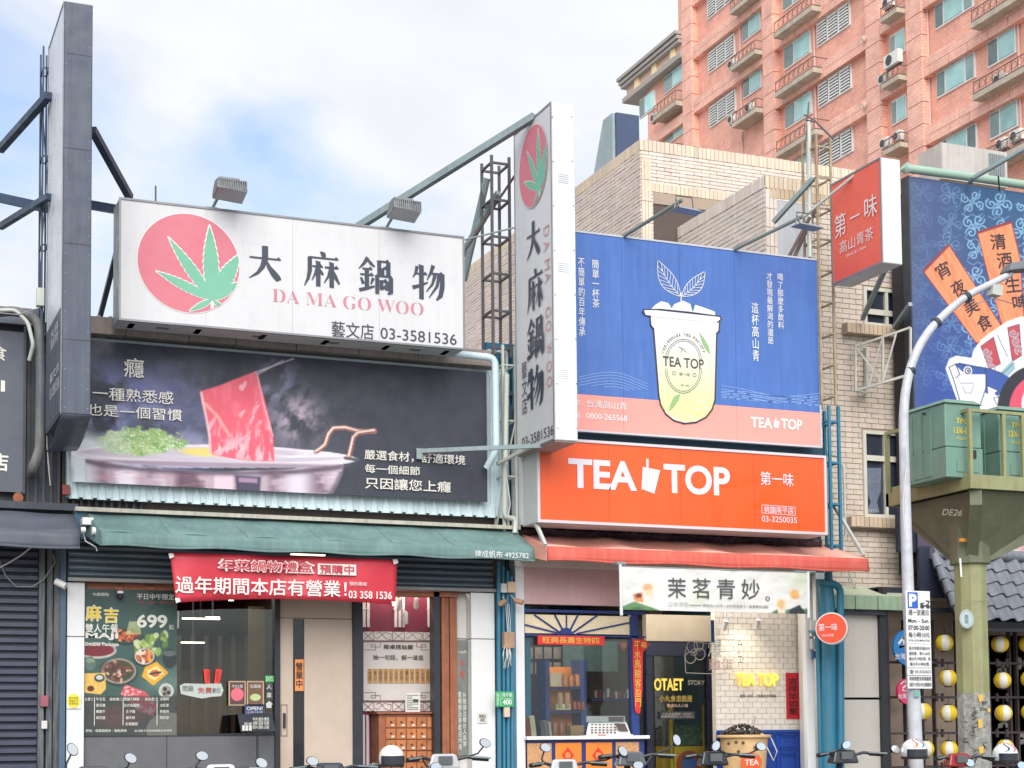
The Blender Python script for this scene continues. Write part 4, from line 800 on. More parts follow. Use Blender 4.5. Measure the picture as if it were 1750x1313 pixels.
MB().tube([at(1284, 1250, .15), at(1290, 1224, .12)], .02, 10).build('straw', pm(190, 186, 180), bc)
MB().tube([at(1300, 1254, .0), at(1318, 1262, -.05), at(1328, 1285, -.05), at(1322, 1300, -.05), at(1312, 1280, -.05), at(1302, 1262, 0)], .008, 6).build('cord', M_cableW, bc)
# white hanging banner
yB = -.85; pB = PY(yB); wb = thing('hanging_banner', 'white horizontal banner with large dark characters and iced tea cups hanging below red awning', 'banner', pB.at(1220, 1050))
canvas('cloth', pB, 1062, 969, 1381, 1049.5, 150, 40, lambda A: (A.mix((206, 220, 190), .7*np.exp(-(((A.X-1372)/26)**2+((A.Y-990)/22)**2))), A.mix((214, 228, 196), .8*np.exp(-(((A.X-1196)/14)**2+((A.Y-1018)/12)**2))),
    A.poly([(1060, 1038), (1085, 1028), (1118, 1040), (1150, 1052), (1060, 1052)], (96, 140, 96), 2), A.poly([(1065, 1046), (1090, 1037), (1125, 1050), (1065, 1052)], (70, 112, 76), 2), A.poly([(1310, 1052), (1330, 1040), (1350, 1043), (1385, 1040), (1385, 1054), (1310, 1054)], (90, 130, 96), 2),
    A.poly([(1096, 997), (1119, 997), (1116, 1035), (1102, 1035)], (232, 222, 214), 1.5), A.ell(1107, 1004, 8, 6, (226, 176, 130), 3), A.ell(1108, 1013, 7, 5, (240, 206, 170), 3), A.poly([(1082, 1016), (1098, 1012), (1099, 1030), (1086, 1028)], (214, 140, 84), 1.5), A.ell(1092, 1018, 5, 4, (110, 60, 36), 1.5),
    A.poly([(1346, 1000), (1370, 1000), (1366, 1032), (1350, 1032)], (226, 222, 214), 1.5), A.ell(1358, 1016, 7, 8, (236, 176, 104), 3), A.poly([(1325, 1024), (1345, 1022), (1342, 1050), (1330, 1050)], (236, 226, 208), 1.5), A.ell(1335, 1033, 6, 8, (232, 190, 130), 3), A.poly([(1348, 1042), (1366, 1034), (1378, 1050), (1350, 1054)], (50, 56, 62), 1.5)),
    wb, (232, 232, 230), 0, wob=.018, rough=.45, k=.8)
DK = pm(76, 80, 84)
for k, ch in enumerate('茉茗青妙'): T(ch, pB, 1157+k*42, 1005+k*.8, 31, 34, DK, wb, .014, .006)
T('。', pB, 1312, 1023, 8, 8, DK, wb, .014, .006)
T('輕焙烏心白芽 / 羊奶茉香窨今 / 富香飄悅淺歡', pB, 1258, 1036, 112, 5, pm(110, 112, 112), wb, .014, .0); T('—————', pB, 1189, 1034.5, 20, 1, pm(120, 120, 120), wb, .014)
for k in range(4):
    b = MB(); ribbon(b, pB, [(1146+k*9+4*math.cos(a_), 1033+4*math.sin(a_)) for a_ in np.linspace(0, 6.28, 13)], .003, .014); b.build('ring_print', pm(150, 150, 146), wb); T('七窨青茶'[k], pB, 1146+k*9, 1033, 4, 4, pm(140, 140, 136), wb, .014)
b = MB(); b.tube([pB.at(1060, 965), pB.at(1062, 1052)], .018, 10); b.tube([pB.at(1381, 978), pB.at(1382, 1056)], .018, 10); b.split('end_rod', M_white, wb); b = MB(); b.tube([pB.at(1061, 968, -.01), pB.at(1381, 979.5, -.01)], .008); b.build('top_rope', M_cable, wb)
b = MB(); slab(b, pB, 1054, 960, 1070, 965, 0, .1); slab(b, pB, 1358, 975, 1410, 979, 0, .2); slab(b, pB, 1394, 976, 1409, 990, .0, .05); b.split('bracket', M_galv, wb)
# ---- red awning
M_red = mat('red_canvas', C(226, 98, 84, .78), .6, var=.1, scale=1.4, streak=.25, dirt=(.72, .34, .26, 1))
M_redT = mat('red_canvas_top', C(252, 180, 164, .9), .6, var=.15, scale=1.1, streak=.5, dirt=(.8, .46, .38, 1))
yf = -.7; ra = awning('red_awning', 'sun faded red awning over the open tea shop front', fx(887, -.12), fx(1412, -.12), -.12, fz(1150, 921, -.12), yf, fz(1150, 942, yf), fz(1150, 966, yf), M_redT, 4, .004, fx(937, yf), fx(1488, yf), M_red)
# dark tarp under the orange sign
b = MB(); xa, xb = fx(890, -.2), fx(1408, -.2); z0_, z1_ = fz(1150, 926, -.2), fz(1150, 898, -.2); n = 70; rr = random.Random(2); P0 = []
for i in range(n+1):
    x_ = xa+(xb-xa)*i/n; P0.append([(x_, -.16-.05*rr.random()-.06*(j % 2), z0_+(z1_-z0_)*j/3+rr.uniform(-.012, .012)) for j in range(4)])
for A_, B_ in zip(P0, P0[1:]):
    for j in range(3): b.quad(A_[j], B_[j], B_[j+1], A_[j+1])
b.sm = True; b.build('black_tarp', mat('black_tarp', C(60, 54, 70, .6), .35, bump=.3), ts)
slab(MB(), PY(-.1), 985, 735, 1408, 800, 0, .05).build('dark_strip', M_tealD, ts)
# ---- blue billboard
yL = -.32; pL = PY(yL); bb = thing('billboard', 'blue and coral tea billboard with large milk tea cup drawing above the orange sign', 'billboard', pL.at(1200, 760))
r = rect(pL, 960, 394, 1402, 763); xa, xb, za, zb = r[0][0], r[1][0], r[0][2], r[2][2]
seam = [xa, fx(1064, yL, 560), fx(1163, yL, 580), fx(1257, yL, 580), xb]
M_blue = mat('billboard_blue', C(72, 114, 190, .82), .4, var=.08, scale=1.5, streak=.22, dirt=(.16, .27, .6, 1)); M_coral = mat('billboard_coral', C(246, 160, 150, .88), .4, var=.04, scale=1.5)
zs_ = fz(1200, 690, yL)
for s0, s1 in zip(seam, seam[1:]):
    MB().box(s0+.0015, s1-.0015, yL, yL+.03, zs_, zb).build('blue_panel', M_blue, bb); MB().box(s0+.0015, s1-.0015, yL, yL+.03, za, zs_-.001).build('coral_panel', M_coral, bb)
b = MB()
for q in ((xa, xb, za-.02, za), (xa, xb, zb, zb+.02)): b.box(q[0], q[1], yL-.008, yL+.06, q[2], q[3])
b.box(xb, xb+.02, yL-.008, yL+.06, za-.02, zb+.02); b.build('edge_frame', pm(200, 206, 214), bb)
b = MB()
for k in range(6): x_ = xa+.1+k*(xb-xa-.2)/5; b.beam((x_, yL+.05, zb-.1), (x_, yL+.05, za), .05); b.beam((x_, yL+.06, zb-.3), (x_, yL+1.4, 5.05), .04)
b.split('support_strut', M_galv, bb)
WV = mat('wave_line', C(142, 176, 230, .9), .4, var=0); b = MB(); rr = random.Random(11)
for fam in range(3):
    for k in range(7):
        pts = []
        for i in range(40):
            x_ = 990+i*(412/39); ph_ = [0, 1.9, 3.6][fam]; y_ = 652+fam*12+k*5.5+(x_-990)*.055-16*math.exp(-((x_-[1060, 1270, 1180][fam])/55)**2)*(1+k*.1)+6*math.sin(x_/34+ph_+k*.16)
            zl = 662+(x_-985)*.085
            if y_ < zl-2 and not (1116 < x_ < 1224): pts.append((x_, y_))
            else:
                if len(pts) > 2: ribbon(b, pL, pts, .006, .003)
                pts = []
        if len(pts) > 2: ribbon(b, pL, pts, .006, .003)
b.build('wave_print', WV, bb)['kind'] = 'stuff'
WH = pm(238, 242, 244); GRN = pm(150, 190, 130)
def rows(name, pl, L, colf, m, parent, off, ny=24):
    b = MB(); cs = []; 
    for i in range(ny+1):
        y = L[0][0]+(L[-1][0]-L[0][0])*i/ny
        for (ya, la, ra_), (yb2, lb, rb) in zip(L, L[1:]):
            if ya <= y <= yb2+.01: t = (y-ya)/(yb2-ya); l_, r_ = la+(lb-la)*t, ra_+(rb-ra_)*t; break
        for k in range(5):
            x = l_+(r_-l_)*k/4; b.v.append(tuple(pl.at(x, y+(x-1165)*.08, off))); c = np.array(colf(i/ny, k/4))/255; cs.append(list(np.where(c <= .04045, c/12.92, ((c+.055)/1.055)**2.4)*.8)+[1])
    for i in range(ny):
        for k in range(4): b.f.append((i*5+k, (i+1)*5+k, (i+1)*5+k+1, i*5+k+1))
    b.c = np.array(cs); return b.build(name, mat('print_45', (0, 0, 0, 1), .45, attr='Col', var=.03), parent)
cupL = [(545, 1111, 1221), (560, 1114, 1218), (640, 1121, 1221), (675, 1122, 1220), (690, 1126, 1217), (705, 1136, 1208), (716, 1152, 1193), (720, 1164, 1178)]
OUT = pm(62, 56, 62)
ol = [(1111, 540), (1112, 556), (1117, 562), (1126, 676), (1129, 692), (1138, 708), (1152, 719), (1170, 724), (1190, 722), (1207, 713), (1217, 700), (1222, 684), (1225, 570), (1229, 566), (1230, 548)]
b = MB(); poly(b, pL, ol[::-1], .004); b.build('cup_base', WH, bb)
cupL = [(541, 1112, 1229), (556, 1113, 1228), (566, 1118, 1225), (620, 1122, 1224), (665, 1126, 1223), (680, 1127, 1222), (695, 1131, 1218), (706, 1138, 1211), (714, 1149, 1201), (719.5, 1163, 1182)]
rows('cup_print', pL, cupL, lambda v, u: (np.array((236, 240, 236))*(1-min(1, max(0, (v-.25)/.6)))+np.array((226, 232, 172))*min(1, max(0, (v-.25)/.6))), None, bb, .006)
b = MB(); ribbon(b, pL, ol, .018, .009); ribbon(b, pL, [(1100, 529), (1098, 534), (1103, 539), (1112, 541)], .014, .009); ribbon(b, pL, [(1100, 529), (1130, 529), (1180, 534), (1231, 541), (1233, 546), (1226, 551)], .014, .0108); b.build('cup_outline', OUT, bb)
b = MB(); [poly(b, pL, q[::-1], .007+k*.0006) for k, q in enumerate(([(1112, 529), (1120, 521), (1130, 515), (1142, 518), (1150, 530)], [(1146, 530), (1152, 520), (1168, 514), (1180, 520), (1184, 534)], [(1184, 534), (1188, 521), (1204, 526), (1222, 533), (1222, 539)], [(1100, 528), (1230, 542), (1232, 549), (1228, 552), (1104, 540)]))]; b.build('foam_print', WH, bb)
b = MB()
def leafp(b, base, tip, bend, wd):
    bx, by = base; tx, ty = tip; dx, dy = tx-bx, ty-by; L = math.hypot(dx, dy); nx, ny = -dy/L, dx/L; e1, e2, md = [], [], []
    for i in range(11):
        s = i/10; m_ = (bx+dx*s+nx*bend*math.sin(math.pi*s), by+dy*s+ny*bend*math.sin(math.pi*s)); w_ = wd*math.sin(math.pi*s**.9); md.append(m_); e1.append((m_[0]+nx*w_, m_[1]+ny*w_)); e2.append((m_[0]-nx*w_, m_[1]-ny*w_))
    for q in (e1, e2, md): ribbon(b, pL, q, .008, .005)
    for i in range(2, 10):
        for e in (e1, e2): j = min(10, i+1); ribbon(b, pL, [md[i-1], e[j]], .006, .0055)
leafp(b, (1163, 507), (1124, 445), -4, 13); leafp(b, (1165, 507), (1205, 464), 4, 12); ribbon(b, pL, [(1164, 500), (1164, 520)], .014, .006); b.build('leaf_print', WH, bb)
b = MB(); poly(b, pL, [(1195, 568), (1203, 578), (1211, 592), (1214, 606), (1206, 598), (1200, 586)][::-1], .008); poly(b, pL, [(1163, 673), (1160, 684), (1150, 698), (1143, 703), (1146, 690), (1152, 678)][::-1], .008); b.build('green_leaf_print', GRN, bb)
b = MB()
def arc(cx, cy, rx, ry, a0, a1, w, n=24, off=.009): ribbon(b, pL, [(cx+rx*math.cos(a_), cy+ry*math.sin(a_)) for a_ in np.linspace(a0, a1, n)], w, off)
arc(1168, 618, 31, 38, math.pi*1.03, math.pi*1.97, .006); arc(1168, 618, 28, 35, math.pi*1.03, math.pi*1.97, .005); arc(1168, 630, 31, 42, -.0, math.pi, .006); arc(1168, 630, 28, 39, 0, math.pi, .005)
ribbon(b, pL, [(1160, 593), (1168, 597), (1173, 603)], .006, .009); ribbon(b, pL, [(1166, 595), (1165, 602)], .006, .009)
arc(1152, 638, 3, 3, 0, 6.28, .005, 10); arc(1187, 641, 3, 3, 0, 6.28, .005, 10); b.build('cup_emblem', pm(84, 84, 84), bb)
T('TEA TOP', pL, 1168, 620, 70, 17, pm(72, 70, 72), bb, .01, .012); T('第一味', pL, 1170, 640, 18, 6, pm(120, 130, 110), bb, .01); T('EST 1904', pL, 1171, 659, 14, 3, pm(110, 116, 100), bb, .01)
for k, ch in enumerate('Centennial Tea Factory'):
    a_ = math.radians(200+k*(140/21)); T(ch, pL, 1168+37*math.cos(a_), 616+44*math.sin(a_), 3.2 if ch not in 'lti' else 1.4, 4.6, pm(90, 90, 90), bb, .01, 0, rot=-(math.degrees(a_)-270)) if ch != ' ' else None
b = MB(); 
for x_, y_ in ((1193, 700), (1200, 688), (1181, 712), (1158, 710), (1205, 697), (1190, 684)): disc(b, pL, x_, y_, 2.2, 2.2, .008, 12)
b.build('bubble_print', WH, bb)
T(vert('不簡單的百年傳承'), pL, 994, 508, 11, 133, WH, bb, .006, .012); T(vert('簡單一杯茶'), pL, 1018, 485, 12, 82, WH, bb, .006, .012); T(vert('喝了那麼多飲料'), pL, 1334, 515, 10, 94, WH, bb, .006, .01); T(vert('才發現最解渴的還是'), pL, 1316, 527, 10, 122, WH, bb, .006, .01); T(vert('這杯高山青'), pL, 1291, 567, 12, 100, WH, bb, .006, .014)
T('台灣高山青', pL, 1037, 692, 68, 13, WH, bb, .006, .008); T('0800-265568', pL, 1037, 713, 70, 10, WH, bb, .006, .004); T('茶', pL, 987, 689, 8, 12, WH, bb, .006, .004); T('線', pL, 987, 710, 8, 10, WH, bb, .006, .004)
def brand(pl, x0, x1, cy, h, m, parent, off, slope):     # TEA [cup] TOP
    w = x1-x0; T('TEA', pl, x0+w*.212, cy-slope*w*.29, w*.424, h, m, parent, off, .03); T('TOP', pl, x0+w*.795, cy+slope*w*.29, w*.41, h, m, parent, off, .03)
    cx_, k = x0+w*.512, w/277; b = MB(); poly(b, pl, [(cx_-15*k, cy-18*k), (cx_-17*k, cy+20*k), (cx_+5*k, cy+28*k), (cx_+15*k, cy-12*k)], off); poly(b, pl, [(cx_-9*k, cy-32*k), (cx_-9*k, cy-16*k), (cx_-5*k, cy-15*k), (cx_-5*k, cy-31*k)], off+.002); b.build('cup_mark', m, parent)
brand(pL, 1283, 1371, 724, 18, WH, bb, .006, .06)
# ---- orange light box
yO = -.8; pO = PY(yO); os_ = thing('light_box_sign', 'long bright orange light box sign with white brand lettering over red awning', 'sign', pO.at(1150, 905))
r = rect(pO, 917, 744, 1414, 915); xa, xb, za, zb = r[0][0], r[1][0], r[0][2], r[2][2]; zb = fz(1150, 762, yO); za = fz(1150, 903, yO)
MB().box(xa, xb, yO+.01, yO+.42, za, zb).build('housing', M_boxside, os_, bevel=.008)
M_or = mat('orange_face', C(250, 96, 36, .85), .35, var=.07, scale=1, streak=.18, dirt=(.62, .13, .06, 1)); MB().box(xa+.03, xb-.03, yO+.002, yO+.02, za+.03, zb-.03).build('face_panel', M_or, os_)
b = MB()
for q in ((xa, xb, za, za+.03), (xa, xb, zb-.03, zb), (xa, xa+.03, za+.03, zb-.03), (xb-.03, xb, za+.03, zb-.03)): b.box(q[0], q[1], yO-.012, yO+.02, q[2], q[3])
b.build('frame', pm(222, 214, 220), os_)
LW = pm(240, 232, 244)
for px_ in (1040, 1163, 1288): x_ = fx(px_, yO, 800); MB().box(x_-.0015, x_+.0015, yO-.0005, yO+.0015, za+.03, zb-.03).build('face_seam', mat('seam_orange', C(206, 70, 30, .8), .5), os_)
brand(pO, 972, 1248, 816, 50, LW, os_, .004, .058); T('第一味', pO, 1328, 819, 56, 23, LW, os_, .004, .012)
T('桃園南平店', pO, 1331, 872, 50, 11, LW, os_, .004, .01); b = MB(); ribbon(b, pO, [(1302, 863), (1359, 867), (1359, 881), (1302, 877)], .006, .004, True); b.build('box_outline', LW, os_); T('03-3250035', pO, 1332, 888, 60, 10, LW, os_, .004, .002)
for k, (a0, a1, c) in enumerate(((('x', 892, 838, yO+.0), (932, 932, -.65), 0), ((1421, 858, -.1), (1478, 952, -.6), 1))):
    p0 = at(892, 840, -.3) if k == 0 else at(1424, 862, -.1); p1 = at(932, 932, -.95) if k == 0 else at(1476, 950, -.66)
    single('awning_stay', MB().beam(p0, p1, .035), M_pvc, ['white diagonal stay bar at the pillar end of the orange sign', 'white diagonal stay bar at the brick wall end of the red awning'][k], 'stay bar')
b = MB(); b.box(fx(895, -.4), xa-.004, -.42, -.1, za+.02, zb-.02); single('sign_end_box', b, M_white, 'white end box behind the orange light box near the blue pipe', 'box')
# ---- projecting signs (face left, edge to the street)
def projecting(name, label, xn, y0, y1, xpl, thick, ztop, zbot, mface, mside, medge):
    t = thing(name, label, 'sign', (xpl+thick/2, y0, zbot)); MB().box(xpl+.004, xpl+thick-.004, y1+.006, y0, zbot, ztop).build('housing', mside, t, bevel=.006)
    MB().box(xpl, xpl+.006, y1+.02, y0-.02, zbot+.02, ztop-.02).build('face_panel', mface, t); MB().box(xpl+.012, xpl+thick-.012, y1, y1+.01, zbot+.01, ztop-.01).build('edge_panel', medge, t)
    b = MB(); 
    for zz_ in (zbot, ztop-.022): b.box(xpl-.006, xpl+.001, y1+.0, y0, zz_, zz_+.022)
    for yy_ in (y1, y0-.02): b.box(xpl-.006, xpl+.001, yy_, yy_+.02, zbot+.022, ztop-.022)
    b.build('frame', mat('sign_frame', None), t); return t
# the near lower corner fixes x: choose the face plane through the far edge at y0
def facex(px, py, y0): return float(at(px, py, y0)[0])
y0 = -.45; xP = facex(881, 500, y0); q = atx(939, 176, xP); q2 = atx(951, 751, xP); y1 = float((q[1]+q2[1])/2); ztp, zbt = float(q[2]), float(q2[2]); thick = float(at(980, 180, y1)[0]-at(940, 176, y1)[0])
v1 = projecting('projecting_sign', 'tall white vertical sign box with leaf logo between blue billboard and lattice tower', 1, y0, y1, xP, thick, ztp, zbt, M_box, M_boxside, mat('edge_white', C(232, 238, 240, .8), .4, var=.05, streak=.2, dirt=(.42, .42, .4, 1)))
p1 = PX(xP-.0015); logo(v1, p1, 911, 284, 24, 69, .008)
for ch, cx_, cy_, w_, h_ in (('大', 911, 408, 26, 66), ('麻', 914, 495, 28, 72), ('鍋', 915, 577, 30, 72), ('物', 915, 661, 30, 74)): b = MB(); glyph(b, ch, p1, cx_, cy_, w_, h_, .008); b.build('lettering', M_ink, v1)
for ch, cx_, cy_ in zip('DAMAGOWOO', (933, 933.5, 934.5, 935.5, 936.5, 937, 938, 938, 938.5), (395, 420, 452, 474, 533, 557, 596, 626, 652)): T(ch, p1, cx_, cy_, 9, 17, PK, v1, .008, -.012, rot=-90 if ch in 'M' else -90)
T(vert('藝文店'), p1, 896, 663, 9, 90, pm(70, 76, 84), v1, .008, .0); T('03-3581536', p1, 918, 746, 54, 17, pm(66, 70, 80), v1, .008, .0)
pe = PY(y1); b = MB()
for yy_ in (298, 450, 632):
    for k in range(5): slab(b, pe, 954, yy_+k*3.4, 972, yy_+k*3.4+1.2, .003, .004)
b.split('vent', mat('vent_grey', C(190, 196, 198, .75), .5), v1); b = MB()
for x_ in (944, 977):
    for yy_ in range(200, 740, 76): disc(b, pe, x_+(yy_-200)*.018, yy_, 1.2, 1.2, .004, 8)
b.build('rivet', mat('rivet', C(120, 120, 122, .7), .5), v1)
zT2, zB2 = ztp, zbt
MB().box(xP+.01, xP+thick-.01, y1+.02, y0, zbt-.012, zbt-.001).build('under_panel', mat('stained_underside', C(200, 170, 164, .75), .7, var=.3, streak=.3), v1)
# TEA TOP projecting
y0 = -.55; xQ = facex(1421, 400, y0); q = atx(1507, 267, xQ); q2 = atx(1507, 450, xQ); y1 = float((q[1]+q2[1])/2); thick2 = float(at(1542, 275, y1)[0]-at(1508, 267, y1)[0])
M_or2 = mat('orange_side_face', C(240, 96, 70, .85), .35, var=.03)
v2 = projecting('projecting_sign', 'small orange projecting light box sign high on the rusty tower', 1, y0, y1, xQ, thick2, float(q[2]), float(q2[2]), M_or2, M_boxside, mat('edge_white', None))
p2 = PX(xQ-.0015); WT = pm(244, 226, 226); T('第', p2, 1436, 385, 19, 40, WT, v2, .008, .01); T('一', p2, 1461, 370, 17, 2.4, WT, v2, .008, .01); T('味', p2, 1488, 353, 22, 38, WT, v2, .008, .01)
T('高山青茶', p2, 1463, 411, 58, 22, WT, v2, .008, .0, rot=0); T('SINCE 1904', p2, 1463, 430, 34, 5, WT, v2, .008)
pe2 = PY(y1); b = MB()
for k in range(12): disc(b, pe2, 1524, 288+k*13, 1.5, 1, .003, 8)
b.split('vent', mat('vent_grey', None), v2)
# left black tall sign
y0 = -.35; xS = facex(81, 500, y0); q = atx(109, 3, xS); q2 = atx(105, 706, xS); y1 = float((q[1]+q2[1])/2); thick3 = float(at(159, 10, y1)[0]-at(109, 0, y1)[0]); ztp, zbt = float(q[2]), float(q2[2])
M_dside = mat('dark_sign_side', C(72, 82, 102, .74), .45, var=.12, streak=.3, dirt=(.16, .17, .18, 1))
M_fade = mat('faded_sign_face', C(218, 222, 234, .85), .3, var=.12, scale=1.2, streak=.3, dirt=(.2, .24, .3, 1))
v3 = projecting('projecting_sign', 'very tall dark slate vertical sign box left of the wide white signboard', 1, y0, y1, xS, thick3, ztp, zbt, M_fade, M_dside, M_dside)
p3 = PX(xS-.0015); zcut = atx(95, 545, xS)[2]; MB().box(xS-.012, xS-.002, y1+.02, y0-.02, zbt+.02, float(zcut)).build('dark_panel', M_slate, v3)
for k, (cy_, s_) in enumerate(((565, '大麻'), (582, '鍋物'))): T(s_, p3, 93, cy_, 13, 17, pm(206, 210, 214), v3, .014, 0, rot=0)
T('藝文店', p3, 93, 638, 15, 16, pm(206, 210, 214), v3, .014, .01); T('03-3581536', p3, 93, 664, 16, 20, pm(206, 210, 214), v3, .014, .01)
for zq in np.linspace(zbt+.7, ztp-.5, 4): MB().box(xS+.014, xS+thick3-.014, y1-.0015, y1+.001, zq-.003, zq+.003).build('sheet_seam', M_black, v3)
b = MB()
for zq in np.linspace(zbt+.06, ztp-.06, 22):
    for xq in (xS+.03, xS+thick3-.03): b.lathe([(.006, 0), (.004, .003)], (xq, y1-.0005, zq), 8, (Vector((1, 0, 0)), Vector((0, 0, 1)), Vector((0, -1, 0))))
b.build('rivet', M_galv, v3)['kind'] = 'stuff'
b = MB(); P_ = [(xS, y1, zbt), (xS+thick3, y1, zbt), (xS+thick3, y0, zbt-.02), (xS, y0, zbt-.02)]; n_ = 8; Rr = []
for i in range(n_+1):
    u = i/n_; Rr.append([(xS, y1+(y0-y1)*u, zbt-.002-.0*u-.17*math.sin(u*math.pi*.55)), (xS+thick3, y1+(y0-y1)*u*.85, zbt-.002-.17*math.sin(u*math.pi*.55))])
b.grid(Rr); b.build('loose_bottom_sheet', M_slate, v3).modifiers.new('thick', 'SOLIDIFY').thickness = .006
# ---- lattice towers
def tower(name, label, px0, px1, y, zlo, zhi, dep, step, m, rung=.02, leg=.035, diag=True, xr=None):
    xa, xb = (fx(px0, y, 500), fx(px1, y, 500)) if xr is None else xr; t = thing(name, label, 'lattice tower', ((xa+xb)/2, y, zlo)); yy = (y, y+dep)
    for x_ in (xa, xb):
        for y_ in yy: MB().beam((x_, y_, zlo), (x_, y_, zhi), leg).build('leg', m, t)
    z = zlo+.1; k = 0; r_ = MB(); d_ = MB()
    while z < zhi:
        for y_ in yy: r_.beam((xa, y_, z), (xb, y_, z), rung)
        for x_ in (xa, xb): r_.beam((x_, y, z), (x_, y+dep, z), rung)
        if diag and z+step < zhi: (d_.beam((xa, y, z), (xb, y, z+step), rung*.8) if k % 2 else d_.beam((xb, y+dep, z), (xa, y+dep, z+step), rung*.8)); d_.beam((xa, y if k % 2 else y+dep, z), (xa, y+dep if k % 2 else y, z+step), rung*.8)
        z += step; k += 1
    r_.split('rung', m, t); d_.split('brace', m, t) if diag and d_.f else None; return t
M_dsteel = mat('dark_steel', C(92, 94, 100, .7), .6, var=.2, streak=.4, dirt=(.12, .06, .04, 1)); M_bsteel = mat('blue_black_steel', C(50, 72, 98, .7), .5, var=.2)
zr = zT+.1; tower('lattice_tower', 'dark steel lattice tower on the roof carrying the tall white vertical sign', 842, 872, -.15, zr, fz(860, 268, -.15), .3, .42, M_dsteel, .024, .028, False)
tower('lattice_mast', 'pale painted lattice mast beside the mural carrying the white vertical sign below roof level', 858, 879, -.3, fz(860, 925, -.3), zr+.1, .25, .62, M_pvc, .018, .028, True)
tower('lattice_tower', 'yellowed rusty lattice tower carrying the small orange projecting sign', 1400, 1424, -.35, fz(1410, 690, -.35), fz(1405, 232, -.35), .3, .38, M_yrust, .02, .026, False)
tower('lattice_tower', 'teal painted lattice tower at the end of the orange sign', 1412, 1428, -.3, fz(1410, 945, -.35), fz(1410, 690, -.35)-.01, .3, .5, M_teal, .024, .034, False)
tower('lattice_tower', 'slim blue black lattice mast behind the tall dark sign', 71, 81, -.3, zr-.3, fz(78, 80, -.3), .22, .9, M_bsteel, .014, .018, True)
def strut(nm, a, b, w, m, label, cat='strut', tube=True):
    mb = MB().tube([a, b], w/2, 8) if tube else MB().beam(a, b, w); return single(nm, mb, m, label, cat)
xr_ = xP-.02
strut('strut', at(612, 388, .9), at(914, 199, -1.0), .075, M_galv, 'long teal grey diagonal strut rising to the top of the white vertical sign', tube=False)
strut('strut', at(792, 480, .6), at(832, 305, .1), .09, M_galv, 'steep pipe strut leaning on the dark lattice tower', tube=True)
strut('strut', at(740, 520, 1.2), at(852, 330, -.1), .085, M_galv, 'shallow pipe strut leaning on the dark lattice tower')
strut('strut', at(795, 428, .2), at(880, 300, -.3), .03, M_rust, 'thin brown rod crossing beside the dark lattice tower'); strut('tie_rod', at(790, 411, -.6), at(884, 388, -.45), .02, M_galv, 'thin tie rod from wide white sign to vertical sign', 'rod')
strut('strut', at(722, 771, -.25), at(930, 762, -1.1), .045, M_galv, 'horizontal metal arm holding the bottom of the vertical sign in front of the mural', tube=False); strut('strut', at(850, 793, -.3), at(910, 762, -1.0), .035, M_pvc, 'short metal arm under the vertical sign', tube=False)
single('clamp_plate', slab(MB(), PY(-.24), 712, 766, 722, 785, .02, .02), M_galv, 'metal clamp plate on the mural where the horizontal arm starts', 'plate')
strut('strut', at(0, 256, .9), at(83, 163, -.6), .07, M_bsteel, 'dark diagonal strut left of tall dark sign, upper one', tube=False); strut('strut', at(0, 388, .9), at(84, 336, -.6), .06, M_bsteel, 'dark diagonal strut left of tall dark sign, lower one', tube=False)
strut('strut', at(-20, 334, .6), at(80, 356, .05), .09, M_bsteel, 'dark level beam left of the tall dark sign', tube=False); strut('strut', at(140, 348, .05), at(203, 359, -.3), .085, M_bsteel, 'dark short beam between tall dark sign and wide white sign', tube=False)
strut('strut', at(158, 222, -.9), at(222, 338, .2), .07, M_bsteel, 'dark diagonal strut right of the tall dark sign', tube=False)
strut('antenna', at(266, 370, 2), at(266, 318, 2), .02, M_rust, 'thin antenna rod behind the wide white sign', 'antenna'); 
# billboard flood lamps on long arms
for k, (a_, b_) in enumerate((((1064, 405), (1166, 342)), ((1252, 428), (1372, 370)))):
    p0, p1_ = at(a_[0], a_[1], yL+.02), at(b_[0], b_[1], yL-1.0+.1); t = thing('billboard_lamp', ['flat floodlight on a long arm above the blue billboard, nearer the vertical sign', 'flat floodlight on a long arm above the blue billboard, nearer the rusty tower'][k], 'lamp', p0, 'lamps above the blue billboard')
    MB().tube([p0, p1_], .022, 8).build('arm', mat('green_grey_arm', C(138, 150, 146, .7), .5), t); c_ = p1_+np.array([.06, 0, -.12]); b = MB(); b.tube([p1_+np.array([-.08, 0, -.02]), p1_+np.array([-.08, 0, .04]), p1_+np.array([.12, 0, .04]), p1_+np.array([.14, 0, -.1])], .007, 6)
    b.build('bail', M_dsteel, t); MB().hexa([c_+np.array(v) for v in ((-.16, -.1, 0), (.16, -.1, -.02), (.16, .12, .0), (-.16, .12, .02), (-.1, -.05, .03), (.1, -.05, .02), (.1, .08, .04), (-.1, .08, .05))]).build('housing', mat('lamp_grey', C(150, 160, 176, .75), .4), t)
    MB().tube([c_+np.array([-.16, 0, .02]), c_+np.array([-.14, 0, .08]), c_+np.array([-.1, 0, .04]), c_+np.array([-.13, 0, .12])], .008, 6).build('loose_wire', M_cable, t)
